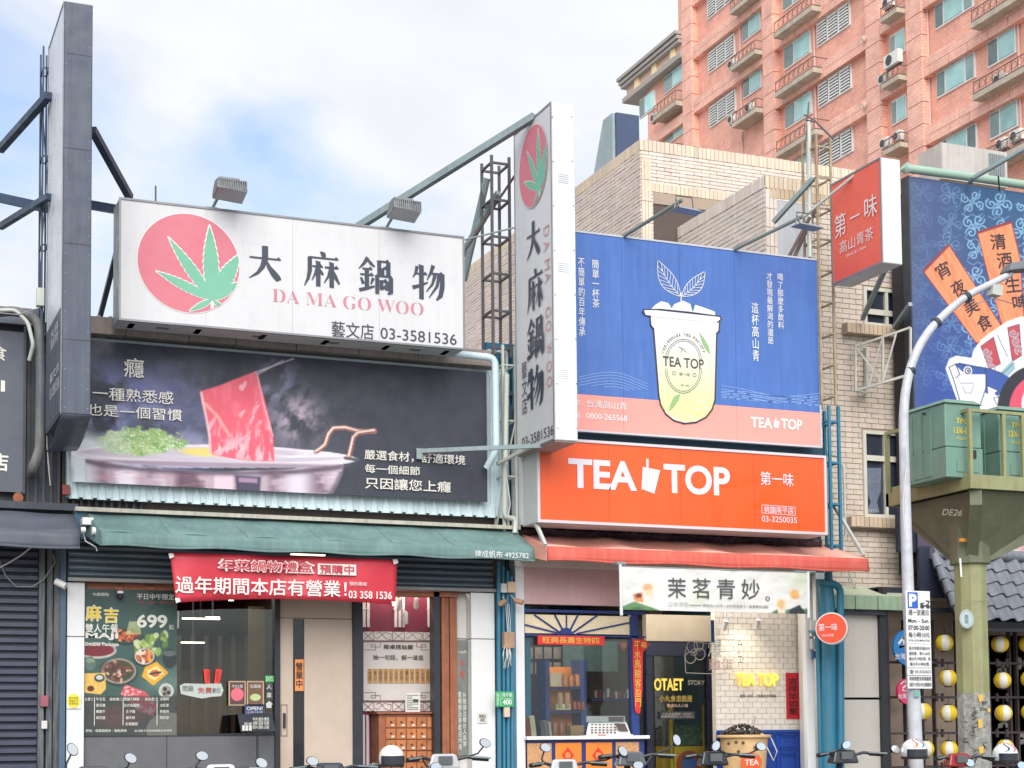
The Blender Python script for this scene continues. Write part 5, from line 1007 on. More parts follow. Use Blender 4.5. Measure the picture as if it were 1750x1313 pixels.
# ---- round projecting TEA TOP sign
c0 = at(1421, 1074, -.75); ax = Vector((-.62, -.785, 0)).normalized(); sd_ = ax.cross(Vector((0, 0, 1))).normalized(); rs = thing('round_sign', 'round orange shop sign with white rim sticking out beside the blue pipes', 'sign', c0)
R_ = .183; MB().lathe([(R_, -.16), (R_*1.02, -.15), (R_*1.02, -.01), (R_, .0)], c0, 36, (Vector(sd_), Vector((0, 0, 1)), Vector(ax))).build('housing', M_white, rs); MB().lathe([(R_*.93, 0), (R_*.93, .006)], V3(c0)+Vector(ax)*.001, 36, (Vector(sd_), Vector((0, 0, 1)), Vector(ax))).build('face_panel', mat('orange_round', C(240, 80, 40, .85), .35, var=.03), rs)
pr = Pl(V3(c0)+Vector(ax)*.012, ax); T('第一味', pr, 1415, 1072, 32, 13, LW, rs, .004, .012); T('高山青茶', pr, 1415, 1086, 20, 4.5, LW, rs, .004); MB().beam(V3(c0)-Vector(ax)*.16, (c0[0]+.12, -.1, c0[2]), .03).build('arm', M_teal, rs)
# ---- pipes and boxes
def pipe(label, pts, r, m, cat='pipe', nm='drain_pipe'):
    P = [Vector(V3(at(*p))) for p in pts]; Q = [P[0]]
    for a_, b_, c_ in zip(P, P[1:], P[2:]):
        L = min((b_-a_).length, (c_-b_).length, r*5)*.45; s_, e_ = b_+(a_-b_).normalized()*L, b_+(c_-b_).normalized()*L
        Q += [s_]+[(1-t)**2*s_+2*t*(1-t)*b_+t*t*e_ for t in (.25, .5, .75)]+[e_]
    Q.append(P[-1]); return single(nm, MB().tube(Q, r, 10), m, label, cat)
pipe('pale pipe along the end of the mural bending up from the roof edge', [(700, 594, -.42), (790, 606, -.42), (846, 612, -.42), (848, 770, -.42), (832, 800, -.3)], .04, M_pale)
pipe('white conduit down the edge of the mural beside the teal strip', [(866, 640, -.36), (862, 885, -.36), (882, 886, -.36), (880, 912, -.4)], .03, M_pvc)
for k, x_ in enumerate((853, 861, 868, 875)): pipe('blue vertical conduit between the two shops, %s of four' % ['first from the restaurant', 'second from the restaurant', 'third from the restaurant', 'nearest the tea shop'][k], [(x_-1, 960+k*8, -.12-.02*(k % 2)), (x_+1, 1345, -.12-.02*(k % 2))], .016 if k % 2 else .024, M_teal, 'conduit', 'conduit')
single('blue_column', MB().box(fx(849, -.06), fx(881, -.06), -.08, .05, .14, zs+.05), mat('blue_column', C(86, 132, 158, .7), .5, var=.3, streak=.5, dirt=(.08, .25, .38, 1)), 'weathered blue sheet column between restaurant and tea shop', 'column')
def wallbox(nm, label, x0, y0, x1, y1, y, d, m, cat='box', bevel=.006): return single(nm, slab(MB(), PY(y), x0, y0, x1, y1, 0, d), m, label, cat, bevel=bevel)
wallbox('junction_box', 'grey junction box on the blue column above the cameras', 857, 997, 867, 1013, -.2, .05, pm(206, 210, 208)); wallbox('junction_box', 'cream junction box on the blue column above the cameras', 868, 994, 881, 1013, -.21, .06, pm(220, 190, 156))
wallbox('meter_box', 'rusty brown meter box with tangled wires on the blue column', 862, 1080, 880, 1108, -.24, .08, mat('rusty_box', C(186, 152, 124, .75), .7, var=.3, streak=.4, dirt=(.15, .07, .04, 1)))
for k, (x_, y_, s_) in enumerate(((862, 1028, -1), (880, 1026, 1))):
    p = at(x_, y_, -.22); t = thing('security_camera', 'small brown security camera on the blue column, pointing %s' % ['toward the restaurant', 'toward the tea shop'][k], 'camera', p)
    MB().tube([p, p+np.array([s_*.07, -.06, -.03])], .03, 10).build('housing', mat('camera_brown', C(196, 152, 118, .75), .5), t); MB().tube([p, p+np.array([-s_*.02, .1, .08])], .01, 6).build('arm', M_pvc, t)
rr = random.Random(9); b = MB()
for k in range(6):
    x_ = 868+rr.uniform(-6, 6); b.tube([at(x_, 1100, -.22), at(x_+rr.uniform(-8, 6), 1118+rr.uniform(0, 10), -.26), at(x_+rr.uniform(-10, 8), 1138+rr.uniform(0, 6), -.25), at(x_+4, 1118, -.22), at(x_+2, 1104, -.22)], .004, 5)
for k in range(3): b.tube([at(864+k*3, 1032, -.2), at(866+k*3, 1060, -.21), at(868+k*2, 1082, -.22)], .004, 5)
single('wire_bundle', b, M_cableW, 'tangled pale wires hanging from the brown meter box', 'wires')
hn = thing('house_number_plate', 'green and white house number plate on the blue column', 'plate', at(862, 1195, -.2)); ph_ = PY(-.2); slab(MB(), ph_, 847, 1182, 878, 1208, 0, .006).build('plate', pm(60, 170, 110), hn)
T('400', ph_, 867, 1200, 15, 9, pm(232, 242, 236), hn, .004, .02); T('南平路', ph_, 867, 1188, 17, 7, pm(232, 242, 236), hn, .004, .01); T(vert('桃園區'), ph_, 851, 1195, 4, 20, pm(232, 242, 236), hn, .004)
b = MB(); ribbon(b, ph_, [(856, 1184), (856, 1207)], .003, .004); ribbon(b, ph_, [(857, 1194), (877, 1194)], .003, .004); b.build('line', pm(232, 242, 236), hn)
wallbox('door_bell', 'cream doorbell under the green number plate', 862, 1209, 872, 1226, -.2, .04, pm(216, 196, 176))
# right side teal pipes
pipe('thick teal drain pipe beside the brick wall', [(1408, 978, -.25), (1416, 1080, -.25), (1418, 1345, -.25)], .1, M_teal); pipe('teal drain pipe looping out beside the tea shop pillar', [(1398, 993, -.35), (1436, 1001, -.35), (1437, 1345, -.35)], .045, M_teal); pipe('slim teal pipe at the tea shop pillar', [(1397, 1080, -.2), (1404, 1345, -.2)], .03, M_teal)
pipe('white conduit loop beside the orange sign on brick wall', [(1414, 776, -.1), (1432, 780, -.1), (1442, 800, -.1), (1445, 918, -.1), (1428, 940, -.1), (1414, 942, -.1)], .018, M_pvc, 'conduit', 'conduit'); pipe('white conduit under the red awning corner', [(1448, 970, .3), (1460, 1004, .3), (1476, 1010, .3)], .012, M_pvc, 'conduit', 'conduit')
wallbox('address_plate', 'small blue address plate on the white pillar', 1387, 1112, 1397, 1126, -.16, .01, pm(84, 96, 150)); wallbox('junction_box', 'white junction box on the white pillar beside round sign', 1386, 1060, 1395, 1088, -.16, .05, pm(214, 214, 212)); wallbox('junction_box', 'lower white junction box on the white pillar', 1387, 1092, 1396, 1110, -.16, .05, pm(206, 206, 204))
# utility mast with antenna by the rusty tower
um = thing('utility_mast', 'thin white metal mast with small antenna rising beside the rusty tower', 'mast', at(1383, 430, -.2)); MB().tube([at(1384, 440, -.2), at(1382, 205, -.2)], .03, 8).build('pole', M_pvc, um)
b = MB(); b.tube([at(1378, 240, -.2), at(1382, 175, -.2)], .01, 6); b.tube([at(1376, 205, -.2), at(1392, 208, -.25)], .012, 6); b.tube([at(1392, 206, -.2), at(1424, 238, -.5)], .012, 6); b.tube([at(1374, 196, -.2), at(1388, 204, -.2)], .008, 6); b.build('antenna', M_dsteel, um)
strut('strut', at(1322, 380, .2), at(1390, 305, -.3), .05, M_galv, 'grey diagonal brace from billboard top to rusty tower', tube=False); strut('strut', at(1345, 445, -.2), at(1384, 372, -.3), .045, M_rust, 'dark brown brace behind the blue billboard, nearer one'); strut('strut', at(1355, 445, -.2), at(1400, 345, -.1), .05, M_rust, 'dark brown brace behind the blue billboard, taller one')
strut('strut', at(1372, 372, -.4), at(1470, 292, -1.1), .035, M_pvc, 'pale tube running from lamp arm over the small orange sign'); strut('strut', at(1474, 545, .3), at(1512, 462, -.9), .05, M_galv, 'grey strut below the small orange sign', tube=False); strut('strut', at(1528, 560, .3), at(1556, 520, -.3), .05, M_galv, 'grey strut from brick window sill to the blue mural', tube=False)
# ================================================================== BRICK BUILDING BEHIND
M_brick = mat('cream_brick', C(226, 208, 188, .8), .7, var=.14, scale=1.3, streak=.42, dirt=(.4, .33, .26, 1), attr='Col')
M_brick1 = mat('cream_brick_single', C(222, 208, 194, .86), .7, var=.12, scale=3, streak=.3, dirt=(.3, .22, .15, 1), objvar=.16)
M_mort = mat('mortar', C(178, 160, 144, .8), .9, var=.15)
def bricks(parent, O, U, Nn, W, H, bw, bh, holes=(), single_n=0, nm='brick', seed=1, col=(232, 218, 208), upright=False, spread=.12):
    """running bond on the face starting at O; U along, Nn outward; returns nothing, builds up to single_n bricks as their own parts"""
    U, Nn, O = Vector(U), Vector(Nn), Vector(O); rr = random.Random(seed); b = MB(); cs = []; sing = []; rows_ = int(H/bh); g = .008; base = np.array(col[:3])/255
    bl = np.where(base <= .04045, base/12.92, ((base+.055)/1.055)**2.4)*.86
    for j in range(rows_):
        z = j*bh; u = -(0 if upright or j % 2 == 0 else bw/2)
        while u < W-.01:
            a, c = max(u+g/2, 0), min(u+bw-g/2, W)
            for h in holes:
                if h[2] < z+bh/2 < h[3]:
                    if a < h[0] < c: c = h[0]
                    elif a < h[1] < c: a = h[1]
            if c-a > .03 and not any(h[0] < (a+c)/2 < h[1] and h[2] < z+bh/2 < h[3] for h in holes):
                d = .012+rr.uniform(-.003, .004)
                if len(sing) < single_n and c-a > bw-g*1.5: sing.append(O+U*(a+c)/2+Nn*(d/2)+Vector((0, 0, z+bh/2)))
                else:
                    p = [O+U*a+Vector((0, 0, z+g/2)), O+U*c+Vector((0, 0, z+g/2)), O+U*c+Vector((0, 0, z+bh-g/2)), O+U*a+Vector((0, 0, z+bh-g/2))]; q = [v+Nn*d for v in p]; n = len(b.v); b.v += [tuple(v) for v in p+q]
                    for f in ((4, 5, 6, 7), (0, 1, 5, 4), (1, 2, 6, 5), (2, 3, 7, 6), (3, 0, 4, 7)): b.f.append(tuple(n+i for i in f))
                    k = 1+rr.uniform(-spread*.6, spread*.45)*(2.2 if rr.random() < .06 else 1); cs += [list(bl*k*np.array([1, 1+rr.uniform(-.02, .02), 1+rr.uniform(-.04, .03)]))+[1]]*8
            u += bw
    if b.f: b.c = np.array(cs); o = b.build(nm+'work', M_brick, parent); o['kind'] = 'stuff'
    if sing:
        dims = (bw-g, .013, bh-g); pieces(nm, parent, M_brick1, nm+'_piece_%d' % seed, dims, sing)
bk = thing('brick_building', 'cream brick building with stepped roof wing rising behind the tea shop', 'building', (10.2, 2.8, 0))
xW, yW, zW = 10.72, .5, float(at(1326, 302, .5)[2]); yBk = 2.8; xB, zB = 10.17, float(at(1095, 238, yBk)[2]); XR_ = 15.4
# back block
MB().box(xB+.0, 14.2, yBk, 11, 0, zB-.01).build('back_block', M_mort, bk)
op = [fx(1116, yBk, 380)-xB, fx(1250, yBk, 380)-xB, fz(1180, 440, yBk)-5, fz(1116, 329, yBk)-5]
cap = .16
bricks(bk, (xB, yBk, 5), (1, 0, 0), (0, -1, 0), 4.0, zB-5-cap, .235, .05, [(op[0], op[1], 0, op[3])], 0, seed=3)
bricks(bk, (xB, 11, 5), (0, -1, 0), (-1, 0, 0), 11-yBk, zB-5-cap, .235, .05, [], 0, seed=4, col=(230, 214, 204))
bricks(bk, (xB-.02, yBk, zB-cap), (1, 0, 0), (0, -1, 0), 4.0, cap, .065, cap, [], 0, seed=5, upright=True, col=(230, 212, 192)); bricks(bk, (xB, 11, zB-cap), (0, -1, 0), (-1, 0, 0), 11-yBk, cap, .065, cap, seed=6, upright=True, col=(228, 208, 186))
bricks(bk, (xB+op[0]-.1, yBk-.012, 5+op[3]), (1, 0, 0), (0, -1, 0), op[1]-op[0]+.2, .13, .065, .13, seed=7, upright=True, col=(230, 212, 192))
for k in range(4): pass
bricks(bk, (xB-.004, yBk-.01, 5), (1, 0, 0), (0, -1, 0), .15, zB-5-cap, .05, .3, seed=8, upright=True, col=(232, 214, 194), spread=.05)
# the opening: flat brown sheet on the block face, recess shade put into its colour
rec = thing('roof_terrace_recess', 'dark opening under the brick roof edge with brown wall inside', 'opening', (xB+op[0], yBk, 6)) if False else None
MB().box(xB+op[0], xB+op[1], yBk-.006, yBk-.001, 5, 5+op[3]).build('opening_dark_sheet', mat('recess_shade_brown', C(112, 96, 90, .5), .8, var=.15, streak=.2), bk)
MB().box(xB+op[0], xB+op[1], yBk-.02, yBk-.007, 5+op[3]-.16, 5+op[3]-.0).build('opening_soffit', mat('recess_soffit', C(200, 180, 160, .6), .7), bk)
# front wing
yBack = 2.78
MB().box(xW, XR_+2, yW, yBack, 0, zW-.35).build('front_wing', M_mort, bk)
zTop = zW
# parapet with open recess
px_o0, px_o1 = fx(1329, yW), fx(1400, yW)
b = MB(); b.box(xW, xW+.1, yW, yBack, zW-.35, zW-.005); b.box(xW, XR_, yW, yW+.14, zW-.35+.22, zW-.005); b.box(px_o1+.1, XR_, yW, yW+.14, zW-.35, zW-.12); b.build('parapet', M_mort, bk)
bricks(bk, (xW, yBack, 5), (0, -1, 0), (-1, 0, 0), yBack-yW, zW-5-cap, .235, .06, seed=9, col=(232, 218, 208)); bricks(bk, (xW, yBack, zW-cap), (0, -1, 0), (-1, 0, 0), yBack-yW, cap, .065, cap, seed=10, upright=True)
fh = 5.2
w1 = [fx(1473, yW, 520), fx(1600, yW, 520), fz(1500, 560, yW), fz(1500, 494, yW)]; w2 = [fx(1473, yW, 820), fx(1600, yW, 820), fz(1500, 886, yW), fz(1500, 738, yW)]
op2 = (px_o0-.0-xW, px_o1-xW, zW-1.05-3, zW-.17-3)
hol = [(w[0]-xW, w[1]-xW, w[2]-3, w[3]-3) for w in (w1, w2)]+[op2]
bricks(bk, (xW, yW, 3), (1, 0, 0), (0, -1, 0), XR_-xW, zW-3-cap, .2, .066, hol+[(-1, .16, 0, 9)], 290, seed=11, col=(220, 206, 192))
bricks(bk, (xW-.01, yW-.01, 4.5), (1, 0, 0), (0, -1, 0), .17, zW-4.5-cap, .06, .24, seed=12, upright=True); bricks(bk, (xW, yW, zW-cap), (1, 0, 0), (0, -1, 0), XR_-xW, cap, .065, cap, seed=13, upright=True, col=(226, 206, 184))
bricks(bk, (px_o0-.04, yW-.014, zW-cap-.13), (1, 0, 0), (0, -1, 0), px_o1-px_o0+.5, .13, .065, .13, seed=14, upright=True, col=(206, 184, 156))
MB().box(px_o0, px_o1, yW-.006, yW-.001, 3+op2[2], 3+op2[3]-.13).build('recess_panel', mat('pale_sheet', C(206, 210, 216, .75), .5, var=.1, streak=.2), bk)
# left pier of the facade and window bands
pier0, pier1 = fx(1395, yW, 600), fx(1449, yW, 600)
for wi, (w_, s_) in enumerate(((w1, 'upper'), (w2, 'lower'))):
    zs2 = w_[2]; xs_ = fx(1449, yW-.15, 560)
    bricks(bk, (xs_, yW-.13, zs2-.14), (1, 0, 0), (0, -1, 0), 1.6, .13, .065, .13, seed=20+wi, upright=True, col=(214, 192, 166)); MB().box(xs_, xs_+1.6, yW-.13, yW-.001, zs2-.145, zs2-.01).build('window_ledge', M_mort, bk)
    wn = MB().box(w_[0], w_[1], yW-.002, yW+.02, w_[2], w_[3]).build('window', mat('dark_window', C(62, 70, 86, .6), .06, var=.3, scale=1.5), bk, label='%s window with pale frame in the brick wall' % s_)
    b = MB(); fw = .045
    for q in ((w_[0], w_[1], w_[2], w_[2]+fw), (w_[0], w_[1], w_[3]-fw, w_[3]), (w_[0], w_[0]+fw, w_[2]+fw, w_[3]-fw)): b.box(q[0], q[1], yW-.05, yW-.004, q[2], q[3])
    hx = [fx(1512, yW, 520), fx(1555, yW)] if wi == 0 else [fx(1511, yW, 800), fx(1560, yW)]
    for h_ in hx: b.box(h_-fw/2, h_+fw/2, yW-.045, yW-.004, w_[2]+fw, w_[3]-fw)
    hz_ = fz(1500, 536 if wi == 0 else 785, yW); b.box(w_[0]+fw, w_[1], yW-.055, yW-.046, hz_-.035, hz_+.035); b.build('frame', mat('window_frame_pale', C(222, 220, 206, .8), .4, var=.08, streak=.1), wn)
pwn = PY(yW-.006); b = MB(); poly(b, pwn, [(1478, 800), (1506, 800), (1505, 840), (1499, 858), (1503, 876), (1480, 878), (1488, 858), (1481, 838)], 0); b.build('beer_glass_print', mat('beer_print', C(120, 132, 150, .7), .3), bk); T('BEER PARTY', pwn, 1492, 824, 22, 5, pm(150, 158, 168), bk, .004); T('PARTY', pwn, 1490, 873, 18, 6, pm(190, 196, 200), bk, .004)
# white bracket frame on the wall
fr = thing('steel_frame', 'white painted steel bracket frame with cross bars on the brick wall between the windows', 'bracket', at(1462, 668, .4)); b = MB(); pf_, pb__ = PY(-.1), PY(.42)
A1, A2, A3, A4 = at(1462, 592, .3), at(1462, 668, .3), at(1556, 560, -.25), at(1556, 640, -.25)
b.beam(A1, A2, .025); b.beam(A3, A4, .025); b.beam(A1, A3, .025); b.beam(A2, A4, .03); m1, m2 = (A1+A3)/2, (A2+A4)/2; b.beam(m1, m2, .025); b.beam(A1, m2, .02); b.beam(m2, (m1+A3)/2*1, .02); b.beam(m1, (A2+m2)/2, .02)
b.beam(A1, A1+np.array([.25, .12, .03]), .025); b.beam(A2, A2+np.array([.25, .12, .02]), .03); b.beam(A1+np.array([.25, .12, .03]), A2+np.array([.25, .12, .02]), .04); b.build('frame', mat('white_painted_steel', C(216, 214, 206, .8), .5, var=.2, streak=.3), fr)
# blue grey sheds on the roof behind the brick parapet
yv = 8; pv = at(1060, 190, yv); b = MB(); 
a1_, a2_, a3_ = at(1053, 192, 7.5), at(1092, 196, 7.5), at(1030, 290, 7.5)
x0_, x1_ = a1_[0], a2_[0]; rt = thing('ventilation_hood', 'dark blue grey sloping ventilation hood on the brick roof', 'vent', (x0_, 7.5, 8)); MB().box(x0_, x1_, 7.5, 7.9, zB-1, a1_[2]).build('hood', mat('hood_blue', C(66, 84, 118, .7), .5), rt)
MB().prism([(x0_-.001, 7.55, a1_[2]), (x0_-.001, 7.9, a1_[2]), (x0_-.001, 9.3, 9.0), (x0_-.001, 7.55, 9.0)], (-.05, 0, 0)).build('side', mat('hood_side', C(166, 184, 190, .75), .5, streak=.2), rt)
tk = at(1012, 285, 9); single('water_tank', MB().lathe([(.9, 0), (.9, float(tk[2])-8.0), (.3, float(tk[2])-7.9)], (float(at(1000, 300, 12)[0])+.3, 12.2, 8.0), 24), mat('tank_grey', C(176, 190, 196, .75), .4), 'pale grey round tank behind the vertical white sign above brick roof', 'tank')

# ================================================================== RED APARTMENT TOWER (its long side faces left)
XA = 46.0; rb = thing('apartment_tower', 'tall salmon red tiled apartment tower with balconies behind the brick building', 'building', (XA, 60, 0)); pa = PX(XA)
ty = lambda px, py=150: float(pa.at(px, py)[1]); tz = lambda px, py: float(pa.at(px, py)[2])
def granite(key, c, k=.8):
    m = mat(key, C(*c, k), .6, var=.2, scale=.9, streak=.3, dirt=(.5, .26, .18, 1)); t = m.node_tree; b_ = t.nodes['Principled BSDF']
    if 'tiled' not in m: # small square tiles as fine relief
        m['tiled'] = 1; geo = N(t, 'ShaderNodeNewGeometry'); sx = N(t, 'ShaderNodeSeparateXYZ'); Lk(t, geo.outputs['Position'], sx.inputs[0]); ad = N(t, 'ShaderNodeMath', operation='ADD'); Lk(t, sx.outputs[0], ad.inputs[0]); Lk(t, sx.outputs[1], ad.inputs[1])
        cb_ = N(t, 'ShaderNodeCombineXYZ'); Lk(t, ad.outputs[0], cb_.inputs[0]); Lk(t, sx.outputs[2], cb_.inputs[1]); bt = N(t, 'ShaderNodeTexBrick'); bt.inputs['Scale'].default_value = 1; bt.inputs['Brick Width'].default_value = .3; bt.inputs['Row Height'].default_value = .15; bt.inputs['Mortar Size'].default_value = .012
        bt.inputs['Color1'].default_value = (1, 1, 1, 1); bt.inputs['Color2'].default_value = (.86, .82, .8, 1); bt.inputs['Mortar'].default_value = (.7, .6, .57, 1); Lk(t, cb_.outputs[0], bt.inputs['Vector'])
        l = b_.inputs['Base Color'].links[0].from_socket; x = N(t, 'ShaderNodeMix', data_type='RGBA', blend_type='MULTIPLY'); x.inputs[0].default_value = .8; Lk(t, l, x.inputs[6]); Lk(t, bt.outputs[0], x.inputs[7]); Lk(t, x.outputs[2], b_.inputs['Base Color'])
    return m
yA0, yA1 = ty(1790, 200), ty(1096, 200)      # near end, far end
ZT = 60; dep = .7
M_g1 = granite('salmon_tile', (247, 184, 164), .95); M_g2 = granite('salmon_panel', (251, 196, 178), .97); M_joint = mat('joint', C(170, 100, 86, .8), .8)
M_ledge = mat('ledge_concrete', C(206, 194, 176, .8), .8, var=.25, scale=2, streak=.5, dirt=(.24, .2, .16, 1)); M_frame = pm(240, 242, 240, .85, .4); M_pane = mat('sky_tint_pane', C(176, 226, 224, .9), .08, objvar=.3, var=.3, scale=.7, spec=.8); M_paneD = mat('dim_pane', C(134, 160, 158, .8), .1, objvar=.45, var=.35, scale=.7, spec=.8); M_iron = mat('balcony_iron', C(140, 112, 104, .7), .6)  # brighter panes carry the reflected sky in their base colour
XF, XO, XWL, XBF = XA, XA+.1, XA+.45, XA-.45        # pilaster face, beam face, wall face, balcony front
def tyz(px, py, x): p = PX(x).at(px, py); return float(p[1]), float(p[2])
yf_ = lambda px, x, py=150: tyz(px, py, x)[0]
yP = [(yf_(1182, XF), yf_(1166, XF)), (yf_(1322, XF), yf_(1304, XF)), (yf_(1576, XF), yf_(1550, XF))]; ZT = 60; FH = 3.2
MB().box(XWL, XA+14, yA0-3, yP[0][1]+.5, 0, ZT).build('wall', M_g1, rb); MB().box(XWL, XA+14, yP[0][1]+.5, yA1, 0, tyz(1120, 128, XA+.1)[1]).build('wall', M_g1, rb)
def panelled(y0, y1, z0, z1, x0, x1, ph, m):     # stack of stone panels on a pilaster, each a part
    z = z0
    while z < z1: MB().box(x0, x1, y0, y1, z+.035, min(z+ph, z1)).build('stone_panel', m, rb); z += ph
    MB().box(x0+.03, x1+.01, y0+.03, y1-.03, z0, z1).build('joint_core', M_joint, rb)
for (ya, yb2) in yP: panelled(ya, yb2, 25, 48, XF, XWL, 1.05, M_g2)
panelled(yf_(1505, XO), yf_(1481, XO), 25, 42, XO-.02, XWL, 1.05, M_g2)
def win(y0, y1, z0, z1, x, kind):      # kind w2 / w3 panes, louvre
    wn_ = MB().box(x, x+.1, y0, y1, z0, z1).build('window', M_frame, rb)
    n = {'w2': 2, 'w3': 3, 'louvre': 3}[kind]; sp = (y1-y0)/n; cut = [y0+sp*i for i in range(n+1)]
    if kind == 'w3': cut = [y0, y0+(y1-y0)*.24, y0+(y1-y0)*.76, y1]
    if kind == 'w2': cut = [y0, y0+(y1-y0)*.62, y1]
    for i, (a_, c_) in enumerate(zip(cut, cut[1:])):
        if kind == 'louvre':
            MB().box(x-.02, x-.001, a_+.1, c_-.1, z0+.1, z1-.1).build('louvre_gap', mat('louvre_dark', C(60, 60, 64, .6), .8), wn_); bb = MB(); z = z0+.12
            while z < z1-.16: bb.prism([(x-.03, a_+.1, z), (x-.08, a_+.1, z+.01), (x-.08, a_+.1, z+.075), (x-.03, a_+.1, z+.085)], (0, c_-a_-.2, 0)); z += .155
            bb.build('louvre', M_frame, wn_)
        else: MB().box(x-.03, x-.005, a_+.07, c_-.06, z0+.08, z1-.08).build('pane', (M_pane if (i == 1 and kind == 'w3') or (kind == 'w2' and i == 0) else M_paneD), wn_)
def balcony(y0, y1, zr, zb):                      # rail top, slab underside
    x0 = XBF; h = zr-zb; sl = max(.2, h*.3); bl_ = MB().box(x0, XWL-.01, y0, y1, zb, zb+sl).build('balcony_slab', M_ledge, rb); b = MB(); z = zb+sl
    for zz_ in (z+.05, zr-.03): b.beam((x0+.04, y0+.03, zz_), (x0+.04, y1-.03, zz_), .04); b.beam((x0+.04, y0+.03, zz_), (XWL, y0+.03, zz_), .04)
    n = max(3, int((y1-y0)/.42)); st = (y1-y0-.1)/n
    for i in range(n+1):
        y = y0+.05+st*i; b.beam((x0+.04, y, z), (x0+.04, y, zr), .025)
        if i < n:
            c = y+st/2; r_ = min(st, zr-z)*.4; zc_ = (z+zr)/2; b.tube([(x0+.02, c+r_*math.cos(a), zc_+r_*math.sin(a)) for a in np.linspace(0, 6.283, 9)], .014, 3, cap=False)
    b.build('railing', M_iron, bl_); MB().box(XO-.02, XO, y0+.1, y1-.1, z, z+.001+.3*h).build('planter_line', M_ledge, bl_)
def ac(y, z, x, label, w=.85, h=.62):
    t = thing('air_conditioner', label, 'air conditioner', (x, y, z), 'air conditioners on the red tower'); MB().box(x-.28, x, y-w/2, y+w/2, z, z+h).build('casing', pm(232, 232, 226, .85, .5), t, bevel=.02)
    MB().lathe([(h*.38, 0), (h*.38, .02)], (x-.29, y+w*.12, z+h/2), 18, (Vector((0, 1, 0)), Vector((0, 0, 1)), Vector((-1, 0, 0)))).build('fan_grille', mat('fan_dark', C(84, 86, 88, .6), .6), t); MB().box(x-.1, x+.0, y-w/2, y+w/2, z-.04, z-.002).build('foot', M_dark, t)
def bay(y0, y1, zref, bh, n0, n1, pw_, els):
    for k in range(n0, n1+1):
        z = zref+k*FH; y = y0
        while y < y1-.05:
            ye = min(y+pw_, y1); MB().box(XO, XWL, y+.02, ye-.02, z, z+bh*.5-.03).build('stone_panel', M_g2, rb); y = ye
        y = y0-pw_*.5
        while y < y1-.05:
            ye = min(y+pw_, y1); q = max(y, y0)
            if ye-q > .1: MB().box(XO+.01, XWL, q+.02, ye-.02, z+bh*.5, z+bh).build('stone_panel', M_g2, rb)
            y += pw_
        MB().box(XO+.04, XWL-.01, y0, y1, z+.01, z+bh-.01).build('joint_core', M_joint, rb)
        for e_ in els:
            if e_[0] == 'bal':
                _, pa_, pb_, pyr, pyb = e_; ya_ = max(yf_(pb_, XBF), y0+.02); yb_2 = min(yf_(pa_, XBF), y1-.02); balcony(ya_, yb_2, tyz(pa_, pyr, XBF)[1]+k*FH, tyz(pa_, pyb, XBF)[1]+k*FH)
            else:
                kd, pa_, pb_, pyt, pyb = e_; ya_ = max(yf_(pb_, XWL), y0+.0); win(ya_, min(yf_(pa_, XWL), y1), tyz(pa_, pyb, XWL)[1]+k*FH, tyz(pa_, pyt, XWL)[1]+k*FH, XWL-.08, kd)
bay(yP[1][1], yP[0][0], tyz(1190, 98, XO)[1], .8, -1, 2, 1.25, [('louvre', 1213, 1258, 90, 127), ('w2', 1272, 1303, 39, 73), ('bal', 1249, 1303, 98, 122)])
bay(yf_(1481, XO), yP[1][0], tyz(1327, 84, XO)[1], .8, -2, 1, 1.25, [('w2', 1343, 1388, 82, 121), ('louvre', 1400, 1457, 145, 187), ('louvre', 1400, 1457, 145-330, 187-330) if False else ('bal', 1323, 1390, 141, 168)])
bay(yP[2][1], yf_(1505, XO), tyz(1507, 57, XO)[1], .75, -1, 1, 1.25, [('w2', 1525, 1550, 62, 103), ('bal', 1506, 1549, 127, 153)])
bay(yA0-3, yP[2][0], tyz(1583, 130, XO)[1], .85, -1, 2, 1.35, [('w3', 1603, 1669, 127, 170), ('w2', 1692, 1740, 72, 117), ('bal', 1661, 1800, 141, 173)])
MB().box(XO, XWL, yP[0][1], yA1, 34.2, 34.9).build('stone_band', M_g2, rb); MB().box(XO, XWL, yP[0][1], yA1, 37.4, 38.0).build('stone_band', M_g2, rb)
for k in range(-2, 1):
    z_ = k*FH; win(yf_(1120, XWL), yf_(1094, XWL), tyz(1094, 205, XWL)[1]+z_, tyz(1094, 173, XWL)[1]+z_, XWL-.08, 'w2'); win(yP[0][1]+.02, yf_(1137, XWL), tyz(1137, 162, XWL)[1]+z_, tyz(1137, 133, XWL)[1]+z_, XWL-.08, 'w2'); balcony(yP[0][1]+.02, yf_(1115, XBF), tyz(1115, 183, XBF)[1]+z_, tyz(1116, 208, XBF)[1]+z_)
# cornice block at the top of the far end
ycf = yf_(1066, XA-.1); zcl = tyz(1120, 128, XA+.1)[1]; zct = tyz(1120, 88, XA-.3)[1]
MB().box(XA+.1, XA+14, yP[0][1], ycf, zcl, zct).build('attic_wall', mat('attic_beige', C(236, 202, 182, .88), .6, var=.08, streak=.25, dirt=(.45, .3, .24, 1)), rb)
MB().box(XA+.1, XA+14, yP[0][1], yP[0][1]+.55, zct, 60).build('tower_top', M_g1, rb)
for k, (o_, zlo, hh) in enumerate(((.42, .0, .2), (.32, -.27, .2), (.22, -.5, .18))): MB().box(XA-o_, XA+14.4, yP[0][1], ycf+o_, zct+zlo, zct+zlo+hh).build('cornice', mat('grey_cornice', C(176, 170, 164, .82), .6, var=.1), rb)
MB().box(XA-.1, XA+14.2, yP[0][1], ycf+.25, zcl-.3, zcl-.0).build('cornice', mat('grey_cornice', None), rb)
